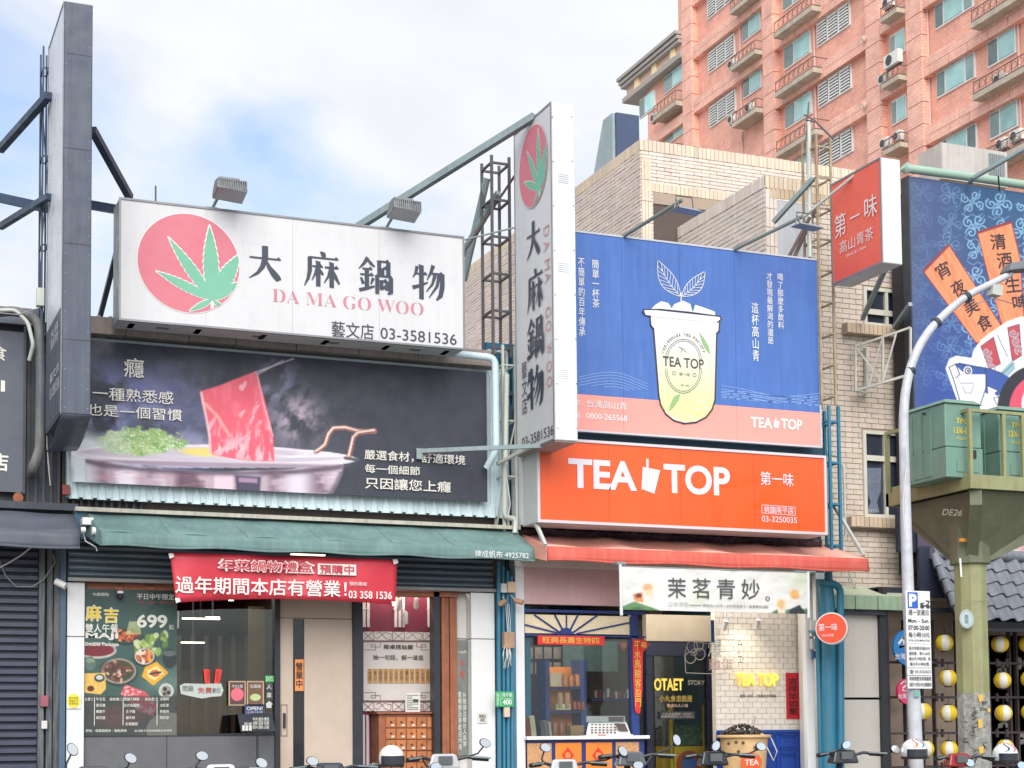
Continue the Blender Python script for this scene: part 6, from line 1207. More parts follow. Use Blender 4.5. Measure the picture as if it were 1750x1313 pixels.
for px_, py0_, py1_ in ((1087, 128, 156), (1117, 100, 128), (1149, 72, 100)): MB().box(XA-.05, XA+.099, yf_(px_+5, XA), yf_(px_-2, XA), tyz(px_, py1_, XA)[1], tyz(px_, py0_, XA)[1]).build('yellow_pilaster', pm(248, 228, 180, .9), rb)
for k, (px_, py_, lab, w) in enumerate(((1121, 207, 'farthest grey air conditioner on the balcony near the tower corner', .9), (1254, 116, 'air conditioner on the upper middle balcony left of a pillar', .7), (1254, 210, 'air conditioner one floor below on the middle balcony', .7), (1284, 190, 'small air conditioner beside the pillar on the middle balcony', .6),
    (1521, 12, 'round fanned air conditioner on the topmost narrow balcony', .8), (1514, 142, 'grey air conditioner inside the narrow balcony under the white one', .8), (1516, 252, 'pale air conditioner on the lowest narrow balcony', .7), (1538, 240, 'dark fanned air conditioner on the lowest narrow balcony', .6), (1712, 144, 'dark fanned air conditioner on the long balcony of the near bay', .8), (1741, 240, 'air conditioner on the lower long balcony at the photo edge', .8), (1716, 254, 'air conditioner on the lower long balcony behind the metal duct', .7))):
    y_, z_ = tyz(px_, py_, XBF+.4); ac(y_, z_-.05, XBF+.46, lab, w*.85, .46)
y_, z_ = tyz(1520, 112, XBF-.2); ac(y_, z_, XBF+.15, 'white air conditioner hung high above the narrow balcony rail', 1.15, .62)
for px_ in (1268, 1395, 1590, 1745):
    y_ = yf_(px_, XWL); MB().tube([(XWL-.06, y_, 26), (XWL-.06, y_, 46)], .05, 6).build('drain_pipe', pm(236, 204, 196), rb)
for k, (px_, py_) in enumerate(((1477, 68), (1478, 181))): y_, z_ = tyz(px_, py_, XO-.1); MB().lathe([(.05, -.1), (.12, -.02), (.14, .08), (.06, .14)], (XO-.12, y_, z_), 10).build('wall_lamp', pm(236, 220, 200), rb)

# ================================================================== IZAKAYA ON THE RIGHT
yI = .0; pI = PY(yI); xI0 = fx(1441); iz = thing('tavern_building', 'dark timber tavern with grey tiled lean-to roof and lantern lattice, right of the brick wall', 'building', (fx(1512), 0, 0))
zI = fz(1650, 940); b = MB(); b.box(fx(1562)+.1, 19, .12, .4, zI-.3, 8.15); b.box(fx(1512), 19, 1.2, 1.3, 0, 4); b.box(fx(1512), fx(1512)+.06, .0, 1.2, 0, 3.1); b.build('wall', mat('tavern_dark', C(52, 44, 50, .6), .7, var=.2), iz)
MB().box(fx(1512), 19, .1, 1.2, 3.05, 3.12).build('soffit', M_black, iz); MB().box(fx(1512), 19, -.3, 1.2, 0, .2).build('floor', M_black, iz)
MB().box(fx(1545), 19, .03, .11, zI-.05, zI+.6).build('dark_fascia', mat('deep_navy_wall', C(34, 46, 72, .6), .6), iz); MB().box(fx(1573), fx(1620), -.03, .02, fz(1600, 1022), zI+.02).build('navy_side_board', mat('deep_navy_wall', None), iz)
# big blue mural
yM = -.02; pM = PY(yM); bm = thing('mural_billboard', 'large blue mural billboard with orange wooden plaques, fish and swirls, on the tavern front', 'billboard', pM.at(1650, 940))
r = rect(pM, 1553, 301, 1790, 948); xa, xb = r[0][0], r[1][0]; MB().box(xa, xb, yM+.004, yM+.12, r[0][2], r[2][2]).build('backing', M_dark, bm)
def spiral(cx, cy, r0, turns, d=1, a0=0, n=22): return [(cx+r0*(1-i/n*.85)*math.cos(a0+d*turns*6.28*i/n), cy+r0*(1-i/n*.85)*math.sin(a0+d*turns*6.28*i/n)) for i in range(n+1)]
def izmural(A):
    X, Y = A.X, A.Y
    A.mix((52, 84, 168), np.clip((Y-430)/260, 0, 1)*.9); A.mix((40, 92, 132), np.clip((X-1600)/80, 0, 1)*np.clip((470-Y)/150, 0, 1)*.7); A.mix((96, 104, 130), np.clip((1590-X)/40, 0, 1)*.5)
    SW = (150, 200, 232); rr = random.Random(4); 
    for gx in range(6):
        for gy in range(9):
            cx, cy = 1578+gx*44, 332+gy*43+gx*6; v = .95 if (cx > 1630 and cy < 560) else (.42 if cx > 1600 else .2)
            if cy > 650: continue
            cx += rr.uniform(-5, 5); cy += rr.uniform(-5, 5); ro = rr.uniform(0, 1.5)
            for q in range(4):
                a = q*1.571+ro; R_ = 10 if (gx+gy) % 2 else 8; A.line(spiral(cx+13*math.cos(a), cy+13*math.sin(a), R_, 1.3, 1 if q % 2 else -1, a+1), 2.0 if v > .5 else 1.6, SW, 1.2, v)
                A.line([(cx+5*math.cos(a), cy+5*math.sin(a)), (cx+14*math.cos(a+.3), cy+14*math.sin(a+.3)), (cx+24*math.cos(a+.2), cy+24*math.sin(a+.2))], 1.3, SW, 1.2, v*.8)
            for q in range(6): a = q*1.047+ro; A.ell(cx+4*math.cos(a), cy+4*math.sin(a), 3, 1.5, SW, 1.2, v*.8, math.degrees(a))
            A.line([(cx-18, cy+20), (cx-8, cy+26), (cx, cy+21), (cx+8, cy+26), (cx+18, cy+20)], 1.4, SW, 1.2, v*.7)
    WB = (244, 246, 250); OC = (244, 156, 112); RB = (146, 62, 74)
    for pts in ([(1576, 463), (1621, 416), (1722, 572), (1670, 590)], [(1669, 396), (1729, 377), (1744, 440), (1752, 560), (1716, 572), (1690, 480)]):
        A.poly(pts, RB, 1.2); c_ = np.mean(pts, 0); q = [tuple(c_+(np.array(p)-c_)*.945) for p in pts]; A.poly(q, OC, 1.2); ins = np.clip(-A.sdpoly(q), 0, 1); A.mix((232, 126, 88), ins*np.clip((fbm(X*2.2-Y*.9, Y*.25+X*.2, 9, 61, 4)-.52)*6, 0, .6))
    # sticker outline of fish and fans
    st = [(1616, 630), (1622, 614), (1634, 608), (1660, 612), (1664, 598), (1676, 582), (1690, 570), (1706, 560), (1720, 550), (1745, 541), (1790, 545), (1790, 700), (1640, 700), (1634, 680)]
    A.poly(st, WB, 1.5); INK = (56, 62, 96)
    for fx_, fy_, w_ in ((1676, 592, 0), (1722, 560, 1)):
        q = [(fx_, fy_), (fx_+22, fy_-16), (fx_+34, fy_+30), (fx_+14, fy_+40)] if not w_ else [(fx_, fy_), (fx_+20, fy_-6), (fx_+24, fy_+48), (fx_+8, fy_+58)]; A.poly(q, (196, 78, 88), 1.2); A.line(q+[q[0]], 1.2, INK, 1, .8)
        for k in range(3): A.line(spiral(fx_+10+k*5, fy_+10+k*14, 8, 1.3, 1, k), 2.6, WB, 1); A.line(spiral(fx_+10+k*5, fy_+10+k*14, 8, 1.3, 1, k), 1.0, INK, 1)
    A.line([(1704, 572), (1722, 610)], 1, INK); A.line([(1762, 548), (1756, 610)], 6, (120, 96, 66), 1); 
    A.poly([(1632, 622), (1640, 620), (1690, 630), (1722, 640), (1730, 660), (1706, 676), (1660, 668), (1638, 650)], (62, 92, 170), 1.2); A.poly([(1622, 628), (1632, 624), (1650, 640), (1684, 640), (1684, 690), (1652, 688), (1640, 672), (1628, 650)], (240, 246, 250), 1.2)
    A.line([(1622, 628), (1634, 622), (1690, 630), (1722, 642)], 1.6, INK); A.line([(1622, 628), (1630, 650), (1640, 684)], 1.6, INK); A.line([(1633, 622), (1640, 640), (1634, 646)], 1.6, INK); A.line([(1684, 628), (1686, 660), (1676, 690)], 1.6, INK); A.line([(1641, 655), (1664, 655)], 1, INK); A.line([(1645, 660), (1650, 672), (1660, 672), (1664, 658)], 1.2, (120, 130, 160))
    A.ell(1654, 634, 7.5, 8, (250, 250, 252), 1.2); A.ell(1654, 634, 5.5, 6, INK, 1); A.ell(1654, 634, 3.6, 4, (230, 236, 244), 1); A.ell(1654.5, 634, 2, 2.2, INK, 1)
    A.poly([(1688, 660), (1706, 668), (1700, 672), (1708, 680), (1698, 680), (1704, 692), (1690, 686)], (236, 242, 248), 1); A.line([(1688, 660), (1706, 668), (1700, 672), (1708, 680), (1698, 680), (1704, 692)], 1.2, INK)
    A.poly([(1710, 636), (1730, 616), (1736, 630), (1722, 644)], (150, 190, 200), 1.2); A.line([(1712, 640), (1734, 620)], 1, INK)
    A.ell(1762, 690, 56, 66, (48, 48, 58), 1.5, 1, 20); A.ell(1768, 692, 42, 52, (226, 84, 112), 1.5, 1, 20); A.ell(1772, 690, 26, 34, (240, 240, 240), 1.5); A.ell(1772, 690, 21, 29, INK, 1.5)
    for k in range(6): A.line([(1772, 690), (1772+24*math.cos(k), 690+30*math.sin(k))], 1.4, (230, 230, 236))
    # lower dark part with open paper umbrella
    A.mix((82, 74, 96), np.clip((Y-702)/4, 0, 1)); A.ell(1716, 936, 84, 66, (232, 222, 214), 2); um = np.clip(.5-(np.hypot((X-1716)/84, (Y-936)/66)-1)*30, 0, 1)
    an = np.arctan2(Y-936, X-1700); A.mix((120, 108, 116), um*np.clip((np.abs(np.sin(an*22))-.94)*18, 0, .8)); A.line([(1698, 952), (1716, 905), (1726, 880)], 3, (90, 96, 104), 1)
    for k in range(16): a = rr.uniform(0, 6.28); rr_ = rr.uniform(.3, .85); A.ell(1716+80*rr_*math.cos(a), 930+58*rr_*math.sin(a), 6, 1.8, (96, 110, 116), 1, .9, rr.uniform(-60, 60))
    A.poly([(1742, 915), (1760, 890), (1790, 890), (1790, 960), (1745, 960)], (206, 150, 156), 8, .8)
canvas('canvas', pM, 1553, 301, 1790, 948, 210, 520, izmural, bm, (72, 92, 138), rough=.5, k=.78)
IK = pm(50, 46, 60)
for ch, x_, y_ in (('宵', 1612, 462), ('夜', 1638, 492), ('美', 1660, 524), ('食', 1682, 551)): T(ch, pM, x_, y_, 24, 26, IK, bm, .008, .012, rot=32)
for ch, x_, y_ in (('清', 1706, 413), ('酒', 1717, 445), ('生', 1731, 486), ('啤', 1744, 517)): T(ch, pM, x_, y_, 26, 26, IK, bm, .008, .012, rot=10)
MB().tube([at(1548, 288, -.05), at(1640, 300, -.05), at(1790, 322, -.05)], .055, 12).build('green_roll_cap', mat('green_cap', C(168, 200, 182, .74), .5, var=.1), bm); MB().box(xa-.02, xa, yM-.01, yM+.14, r[0][2]+1, r[2][2]).build('side_trim', M_dark, bm)
MB().tube([at(1545, 284, -.03), at(1552, 292, -.03)], .07, 12).build('cap_end', mat('green_cap', None), bm)
# roof duct above and lamp arm
du = thing('metal_duct', 'grey rectangular metal duct on top of the blue mural', 'duct', at(1700, 300, .5)); z0_, z1_ = fz(1700, 318, .6), fz(1690, 256, .6)
MB().box(fx(1610, .6, 290), fx(1721, .6, 280), .6, 1.1, z0_, z1_).build('duct', mat('duct_grey', C(206, 200, 194, .78), .5, var=.12, streak=.3), du); b = MB()
for k in range(9): b.box(fx(1690, .6, 290)+k*.03, fx(1690, .6, 290)+k*.03+.012, .585, .6, z0_+.05, z1_-.05)
b.build('duct_slat', M_galv, du)
t = thing('mural_lamp_arm', 'grey lamp arm reaching up right above the blue mural', 'lamp arm', at(1660, 312, -.1)); MB().tube([at(1658, 312, -.1), at(1664, 304, -.4), at(1790, 232, -1.1)], .03, 10).build('arm', M_galv, t); MB().beam(at(1706, 300, -.3), at(1708, 326, -.1), .02).build('brace', M_dsteel, t)
# lean-to roof tiles
tr = thing('tiled_roof', 'grey wavy clay tile lean-to roof over the lantern wall', 'roof', at(1600, 950, -.05)); M_clay = mat('grey_clay_tile', C(132, 138, 150, .72), .55, var=.15, scale=6, objvar=.12, streak=.2)
R0 = at(1596, 952, -.06); R1 = at(1644, 1058, -.55); xL, xE = float(R0[0]), 16.6; sl_v = np.array([0, R1[1]-R0[1], R1[2]-R0[2]]); sl_L = np.linalg.norm(sl_v); sl_u = sl_v/sl_L; nrm_ = np.cross(np.array([1., 0, 0]), sl_u); nrm_ = -nrm_ if nrm_[2] < 0 else nrm_
MB().hexa([(xL, R0[1], R0[2]-.05), (xE, R0[1], R0[2]-.05), (xE, R0[1]+.05, R0[2]-.1), (xL, R0[1]+.05, R0[2]-.1)]+[(xL, R1[1], R1[2]-.03), (xE, R1[1], R1[2]-.03), (xE, R1[1]+.05, R1[2]-.1), (xL, R1[1]+.05, R1[2]-.1)]).build('roof_deck', M_black, tr)
nr, tw_ = 5, .235; me = None; k = 0
tb = MB(); nxs = 8; th_ = sl_L/nr*1.12
for i in range(nxs+1):
    u = i/nxs; h_ = .035*math.sin(u*2*math.pi+.6)
    for j, s_ in enumerate((0, th_)): P_ = np.array([(u-.5)*tw_*1.02, 0, 0])+sl_u*s_+nrm_*(h_+.01+j*.028); tb.v.append(tuple(P_)); tb.v.append(tuple(P_-nrm_*.014))
for i in range(nxs):
    a = i*4; tb.f += [(a, a+2, a+6, a+4), (a+1, a+5, a+7, a+3), (a+2, a+3, a+7, a+6), (a, a+4, a+5, a+1)]
tme = bpy.data.meshes.new('roof_tile_piece'); tme.from_pydata(tb.v, [], tb.f); tme.materials.append(M_clay); tme.polygons.foreach_set('use_smooth', [True]*len(tme.polygons)); tme.set_sharp_from_angle(angle=.7)
for r__ in range(nr-1, -1, -1):
    x = xL+tw_/2+(tw_*.0)
    while x < xE:
        o = bpy.data.objects.new('roof_tile', tme); SC.collection.objects.link(o); o.parent = tr; p = np.array([x, R0[1], R0[2]])+sl_u*(sl_L/nr*r__)+nrm_*.01; o.location = V3(p)-ORG[tr.name]; o.rotation_euler.x = random.uniform(-.01, .01); x += tw_
b = MB(); x = xL-.04
while x < xE: MB().tube([(x, R0[1]-.01, R0[2]+.05), (x+.38, R0[1]-.01, R0[2]+.05)], [.075, .066], 12).build('ridge_tile', M_clay, tr); x += .37
for s_ in np.linspace(0, .84, 5): p = np.array([xL-.02, R0[1], R0[2]])+sl_v*s_; MB().tube([p+nrm_*.05, p+sl_v*.19+nrm_*.03], [.05, .06], 10).build('edge_tile', M_clay, tr)
MB().box(fx(1640, -.5), xE, -.5, -.44, R1[2]-.14, R1[2]-.03).build('eave_board', M_black, tr); 
# dark lattice and lanterns
yl = .12; pl2 = PY(yl); b = MB()
for x_ in (1518, 1546, 1576, 1596, 1636, 1650, 1690, 1726, 1738, 1775): slab(MB(), pl2, x_, 1060, x_+5, 1345, .0, .06).build('lattice_post', mat('dark_timber', C(70, 58, 62, .65), .6, var=.2, streak=.2), iz)
for y_ in (1131, 1190, 1251, 1308): 
    MB().box(fx(1514, yl), 16.5, yl-.03, yl+.03, fz(1620, y_+4, yl), fz(1620, y_, yl)).build('lattice_rail', mat('dark_timber', None), iz)
    for x_ in (1600, 1610, 1703, 1720): slab(MB(), pl2, x_, y_-5, x_+4, y_+9, .035, .03).build('lattice_block', mat('dark_timber', None), iz)
slab(MB(), pl2, 1500, 1036, 1640, 1048, .1, .1).build('gutter_board', M_dark, iz); slab(MB(), PY(.5), 1690, 1086, 1760, 1345, 0, .02).build('inner_screen', mat('grey_screen', C(96, 100, 98, .65), .5, var=.3, scale=4), iz)
def petal(x_, y_):
    b = MB()
    for k in range(4): a = k*1.57+.78; poly(b, PY(.48), [(x_, y_), (x_+10*math.cos(a-.5), y_+10*math.sin(a-.5)), (x_+16*math.cos(a), y_+16*math.sin(a)), (x_+10*math.cos(a+.5), y_+10*math.sin(a+.5))][::-1], 0)
    b.build('screen_flower', mat('screen_flower_grey', C(150, 150, 140, .7), .5), iz)
for q in ((1714, 1140), (1716, 1234), (1748, 1134), (1752, 1262)): petal(*q)
LAN = [(1614, 1099, 0, 0), (1620, 1159, 0, 1), (1621, 1219, 0, 2), (1622, 1281, 0, 3), (1709, 1101, 1, 0), (1713, 1163, 1, 1), (1715, 1219, 1, 2), (1718, 1278, 1, 3), (1756, 1101, 2, 0), (1759, 1161, 2, 1), (1760, 1217, 2, 2), (1577, 1216, 3, 2), (1581, 1280, 3, 3)]
coln = ['left of the green pole', 'right of the green pole', 'at the right photo edge', 'half behind the street lamp pole']; rown = ['topmost', 'second from top', 'third from top', 'lowest']
M_ly = mat('lantern_yellow', C(240, 206, 40, .85), .5, var=.04); M_lw = mat('lantern_white', C(240, 238, 226, .85), .5, var=.04)
for x_, y_, c_, r__ in LAN:
    c0 = at(x_, y_, -.12); t = thing('paper_lantern', 'round yellow and white paper lantern, %s %s' % (rown[r__], coln[c_]), 'lantern', c0, 'paper lanterns on the tavern lattice'); a0_ = -2.2-.39+random.uniform(-.35, .35)
    n = 48; b1, b2 = MB(), MB(); prof = [(.05, -.095), (.075, -.09), (.098, -.065), (.108, -.03), (.111, 0), (.108, .03), (.098, .065), (.075, .09), (.05, .095)]
    pr_ = []; 
    for i in range(17): tt = -1+i/8; rr_ = .111*math.sqrt(max(.16, 1-(tt*.9)**2)); pr_.append((rr_*(1 if i % 2 else .985), tt*.098))
    for j in range(n):
        a1_, a2_ = 2*math.pi*j/n+a0_, 2*math.pi*(j+1)/n+a0_; bb = b2 if (((a1_-a0_)/(2*math.pi))*3+1e-6) % 1 < .38 else b1
        for (r1_, h1_), (r2_, h2_) in zip(pr_, pr_[1:]): bb.quad(*[(c0[0]+r_*math.cos(a_), c0[1]+r_*math.sin(a_), c0[2]+h_) for r_, h_, a_ in ((r1_, h1_, a1_), (r1_, h1_, a2_), (r2_, h2_, a2_), (r2_, h2_, a1_))])
    b1.sm = b2.sm = True; b1.build('yellow_segment', M_ly, t); b2.build('white_segment', M_lw, t)
    MB().lathe([(.045, 0), (.045, .015)], (c0[0], c0[1], c0[2]+.098), 14).build('top_ring', M_black, t); MB().lathe([(.045, 0), (.045, .015)], (c0[0], c0[1], c0[2]-.113), 14).build('bottom_ring', M_black, t); MB().beam((c0[0], c0[1], c0[2]+.11), (c0[0], c0[1], c0[2]+.2), .006).build('hook', M_black, t)
# round signs
def rsign(nm, label, cx, cy, rx, ry, y, col, draw):
    p = PY(y); c0 = p.at(cx, cy); t = thing(nm, label, 'sign', c0); b = MB(); b.lathe([(float(abs((p.at(cx, cy-ry)-c0)[2])), 0), (float(abs((p.at(cx, cy-ry)-c0)[2])), .04)], c0, 40, (Vector((1, 0, 0)), Vector((0, 0, 1)), Vector((0, -1, 0)))); b.build('disc', col, t); draw(p, t)
def d1(p, t): b = MB(); ribbon(b, p, [(1536, 1100), (1544, 1090), (1546, 1104), (1538, 1106), (1550, 1104)], .03, .045); ribbon(b, p, [(1548, 1120), (1552, 1096), (1560, 1092)], .035, .045); b.build('emblem', WH, t); T('台灣中油', p, 1548, 1122, 36, 10, WH, t, .045, .012)
rsign('round_sign', 'round blue sign with white emblem half hidden behind the parking sign', 1550, 1107, 23, 31, -.05, pm(44, 130, 200), d1)
def d2(p, t): b = MB(); ribbon(b, p, [(1547+8*math.cos(a), 1173+8*math.sin(a)) for a in np.linspace(-2.6, 2.2, 12)], .02, .045); ribbon(b, p, [(1543, 1176), (1549, 1171), (1554, 1178)], .02, .045); b.build('emblem', WH, t); T('台灣 PAY', p, 1550, 1190, 30, 9, WH, t, .045, .01)
rsign('round_sign', 'round pink sign with white emblem below the blue round sign', 1549, 1182, 17, 22, -.05, pm(222, 60, 112), d2)
# white shutter panel wall and green canopy
sw = thing('side_wall', 'pale grey panelled wall between teal drain pipes and the tavern', 'wall', (fx(1443), .05, 0)); 
for z0_, z1_ in ((.14, fz(1480, 1196)), (fz(1480, 1192), fz(1480, 1050))): MB().box(fx(1440), fx(1503), .02, .2, z0_, z1_).build('wall_panel', mat('warm_white_panel', C(208, 204, 196, .8), .5, var=.05, streak=.06), sw)
MB().box(fx(1503), fx(1514), -.03, .2, .14, fz(1500, 1050)).build('dark_post', M_black, sw)
gc = thing('green_canopy', 'faded green sheet metal canopy under the brick wall', 'canopy', (fx(1434), .4, 2.9)); z1_, z0_ = fz(1480, 1002, .4), fz(1480, 1018, -.1)
b = MB(); pA = [(fx(1425, .4), .44, z1_), (fx(1545, .4), .44, z1_), (fx(1560, -.1), -.1, z0_), (fx(1424, -.1), -.1, z0_)]; b.ngon(pA[::-1]); b.build('top_sheet', mat('pale_green_metal', C(196, 208, 180, .78), .6, var=.15, streak=.5, dirt=(.4, .36, .26, 1)), gc).modifiers.new('t', 'SOLIDIFY').thickness = .01
for a0, a1 in ((1424, 1463), (1464, 1502), (1503, 1545)): MB().box(fx(a0, -.1)+.002, fx(a1, -.1)-.004, -.11, -.09, z0_-.17, z0_).build('fascia_panel', mat('green_fascia', C(160, 186, 158, .78), .55, var=.12, streak=.4), gc)
MB().box(fx(1430), fx(1512), -.06, .1, z0_-.23, z0_-.172).build('gutter', M_dark, gc)
# fill between: lower wall right of tea shop behind pipes
struct('alley_wall', MB().box(XT1-.02, fx(1441), .3, .45, 0, 2.75), mat('alley_dark', C(96, 92, 86, .6), .8), 'structure')
# ================================================================== LEFT NEIGHBOUR
nb = thing('neighbour_shop_building', 'black clad closed shop at the left photo edge with roller shutter', 'building', (-1, 0, 0)); xn = X0-.0; zN = fz(30, 545)
MB().box(-8, xn-.002, .04, 8, 0, zN).build('wall', mat('black_cladding', C(62, 70, 82, .7), .5, var=.15, streak=.3), nb)
b = MB()
for k in range(16): x_ = fx(42)+k*.075; b.box(x_, x_+.03, .0, .04, fz(80, 870), zN-.2)
b.build('cladding_rib', mat('black_cladding', None), nb)['kind'] = 'stuff'
MB().box(-8, fx(66), -.1, .04, fz(30, 558), fz(30, 530)).build('roof_cap', mat('grey_cap', C(96, 104, 118, .7), .5, var=.15), nb)
MB().box(-8, fx(130, -.2), -.28, .04, fz(60, 872, -.2), fz(60, 860, -.2)).build('flashing', M_dark, nb)
db = thing('shop_banner', 'dark slate shop banner with white characters at the left photo edge', 'banner', at(10, 850, -.1)); pdb = PY(-.08); slab(MB(), pdb, -60, 560, 41, 842, .0, .04).build('panel', M_slate, db)
T('食', pdb, -2, 603, 26, 26, TW, db, .006, .02); T('1', pdb, 5, 660, 7, 19, TW, db, .006, .03); T('店', pdb, -1, 790, 30, 30, TW, db, .006, .03); b = MB(); slab(b, pdb, 41, 556, 43, 844, .01, .05); b.build('edge_trim', M_dark, db)
# roller shutter slats
z = .16; sl_m = mat('dark_shutter', C(66, 72, 92, .7), .4, var=.1, streak=.15); rs_ = MB().box(-3, fx(64), .0, .03, .14, fz(30, 935)).build('roller_shutter', mat('shutter_back2', C(30, 34, 46, .6), .6), nb)
while z < fz(30, 940): bb = MB(); bb.prism([(-3, -.002, z+.006), (-3, -.03, z+.02), (-3, -.03, z+.06), (-3, -.002, z+.072)], (3+fx(63), 0, 0)); bb.build('slat', sl_m, rs_); z += .078
for a0, a1 in ((64, 74), (78, 88), (90, 101)): MB().box(fx(a0), fx(a1), -.06+.02*(a0 > 80), .03, .14, fz(70, 935)).build('side_post', mat('worn_black_post', C(66, 74, 84, .65), .6, var=.3, streak=.5, dirt=(.35, .35, .33, 1)), nb)
awning('black_awning', 'black canvas awning above the closed shutter at the left edge', -3, fx(124, -.3), -.3, fz(60, 876, -.3), -.62, fz(60, 907, -.62), fz(60, 936, -.62), mat('black_canvas', C(92, 98, 112, .7), .6, var=.12), 5, .01, -3, fx(134, -.6))
pipe('thick grey roof pipe running down beside the dark banner', [(-30, 536, -.3), (30, 531, -.3), (66, 548, -.3), (70, 640, -.3), (68, 770, -.3), (56, 800, -.3), (54, 812, -.1)], .05, mat('dull_pipe', C(96, 102, 108, .7), .6, var=.3, streak=.4, dirt=(.4, .36, .3, 1)))
pipe('thin pale conduit curving over the thick grey pipe', [(-20, 531, -.38), (26, 530, -.38), (48, 552, -.38), (57, 590, -.38), (50, 616, -.3)], .02, M_pvc, 'conduit', 'conduit')
wallbox('junction_box', 'white junction box on the lattice mast at the tall dark sign', 63, 491, 76, 523, -.36, .08, M_pvc); single('hydrant_stub', MB().tube([at(31, 850, -.05), at(31, 851, -.25)], .05, 12), M_wood, 'small dark pipe stub above the black awning', 'pipe')
wallbox('brick_piece', 'small red bracket block under the tall dark sign', 107, 828, 119, 846, -.16, .06, pm(140, 60, 60), 'bracket'); wallbox('alarm_box', 'dark pink alarm box on the worn black post', 69, 1189, 83, 1208, -.1, .04, pm(150, 84, 100)); wallbox('switch_box', 'white switch box on the worn black post', 71, 1232, 81, 1246, -.1, .03, pm(210, 210, 206))
p = at(103, 1000, -.14); t = thing('security_camera', 'white security camera on the blue post at left of the food poster', 'camera', p); MB().tube([p+np.array([-.05, -.05, .03]), p+np.array([.04, -.1, -.02])], .035, 12).build('housing', M_white, t); MB().tube([p, p+np.array([0, .1, .03])], .012, 6).build('arm', M_white, t)
def wire(label, pts, r=.006, m=None): return single('cable', MB().tube([at(*q) for q in pts], r, 6), m or M_cable, label, 'cable')
wire('pale cable drooping across the closed shutter under the black awning', [(-10, 975, -.1), (15, 962, -.1), (35, 950, -.1), (58, 932, -.1)], .009, M_cableW); wire('grey cable looping from shutter to post', [(-5, 950, -.1), (10, 985, -.1), (28, 1003, -.1), (55, 1003, -.1), (75, 990, -.1), (94, 962, -.1), (90, 948, -.1)])
wire('thin pale cable hanging under the tall dark sign', [(80, 745, -.1), (82, 790, -.1), (86, 830, -.1), (84, 800, -.1), (80, 760, -.1)], .006, M_cableW); wire('cable sagging behind the thin conduit', [(-10, 534, -.4), (30, 538, -.4), (68, 526, -.4)])
wire('pale cable from mural edge down to the awning corner', [(862, 800, -.4), (868, 830, -.42), (872, 862, -.42), (868, 885, -.42)], .006, M_cableW); wire('cable knot at the white awning bracket', [(140, 905, -.4), (146, 925, -.45), (164, 935, -.45), (166, 942, -.45)], .007, M_cableW)
wire('cable crossing below the street lamp arm', [(1668, 519, -3.2), (1700, 510, -3.2), (1760, 528, -3.2)], .005)
# ================================================================== THINGS IN FRONT OF THE SHOPS
# red banner
yRb = -.62; pRb = PY(yRb); rbn = thing('red_banner', 'red cloth banner with white characters hanging under the green awning', 'banner', pRb.at(485, 1028))
def cloth4(q, nx, ny, pl, off, sag, m, name, parent):     # q: TL TR BR BL pixels
    b = MB(); w_ = nx+1
    for j in range(ny+1):
        for i in range(nx+1):
            u, v = i/nx, j/ny; x = (1-v)*((1-u)*q[0][0]+u*q[1][0])+v*((1-u)*q[3][0]+u*q[2][0]); y = (1-v)*((1-u)*q[0][1]+u*q[1][1])+v*((1-u)*q[3][1]+u*q[2][1])-sag*math.sin(math.pi*u)*v
            b.v.append(tuple(pl.at(x, y, off+.018*math.sin(u*9+v*2)+.01*math.sin(u*23))))
    b.f = [(j*w_+i, (j+1)*w_+i, (j+1)*w_+i+1, j*w_+i+1) for j in range(ny) for i in range(nx)]; b.sm = True; o = b.build(name, m, parent); o.modifiers.new('t', 'SOLIDIFY').thickness = .003; return o
cloth4([(290, 944), (679, 957), (676, 1034), (301, 1030)], 50, 8, pRb, 0, 8, mat('banner_red', C(206, 52, 70, .85), .45, var=.08, scale=2), 'cloth', rbn)
W2 = pm(238, 228, 226)
T('年菜鍋物禮盒', pRb, 456, 968, 164, 20, W2, rbn, .034, .05); T('年菜鍋物禮盒', pRb, 456, 968, 158, 17, pm(206, 52, 70), rbn, .038, .01)
b = MB(); slab(b, pRb, 543, 963, 609, 984, .036, .004); b.build('white_tab', W2, rbn, bevel=.01); T('預購中', pRb, 576, 973.5, 58, 15, pm(196, 48, 66), rbn, .042, .02)
T('過年期間本店有營業！', pRb, 449, 1003, 292, 28, W2, rbn, .036, .022); T('預約專線', pRb, 612, 998, 30, 7, W2, rbn, .036); T('03 358 1536', pRb, 633, 1017, 74, 13, W2, rbn, .036, .02)
b = MB()
for x_, y_ in ((293, 950), (676, 960), (674, 1032), (304, 1026)): poly(b, pRb, [(x_-5, y_-4), (x_-3, y_+5), (x_+5, y_+2), (x_+3, y_-4)], .036)
b.build('corner_tab', W2, rbn)
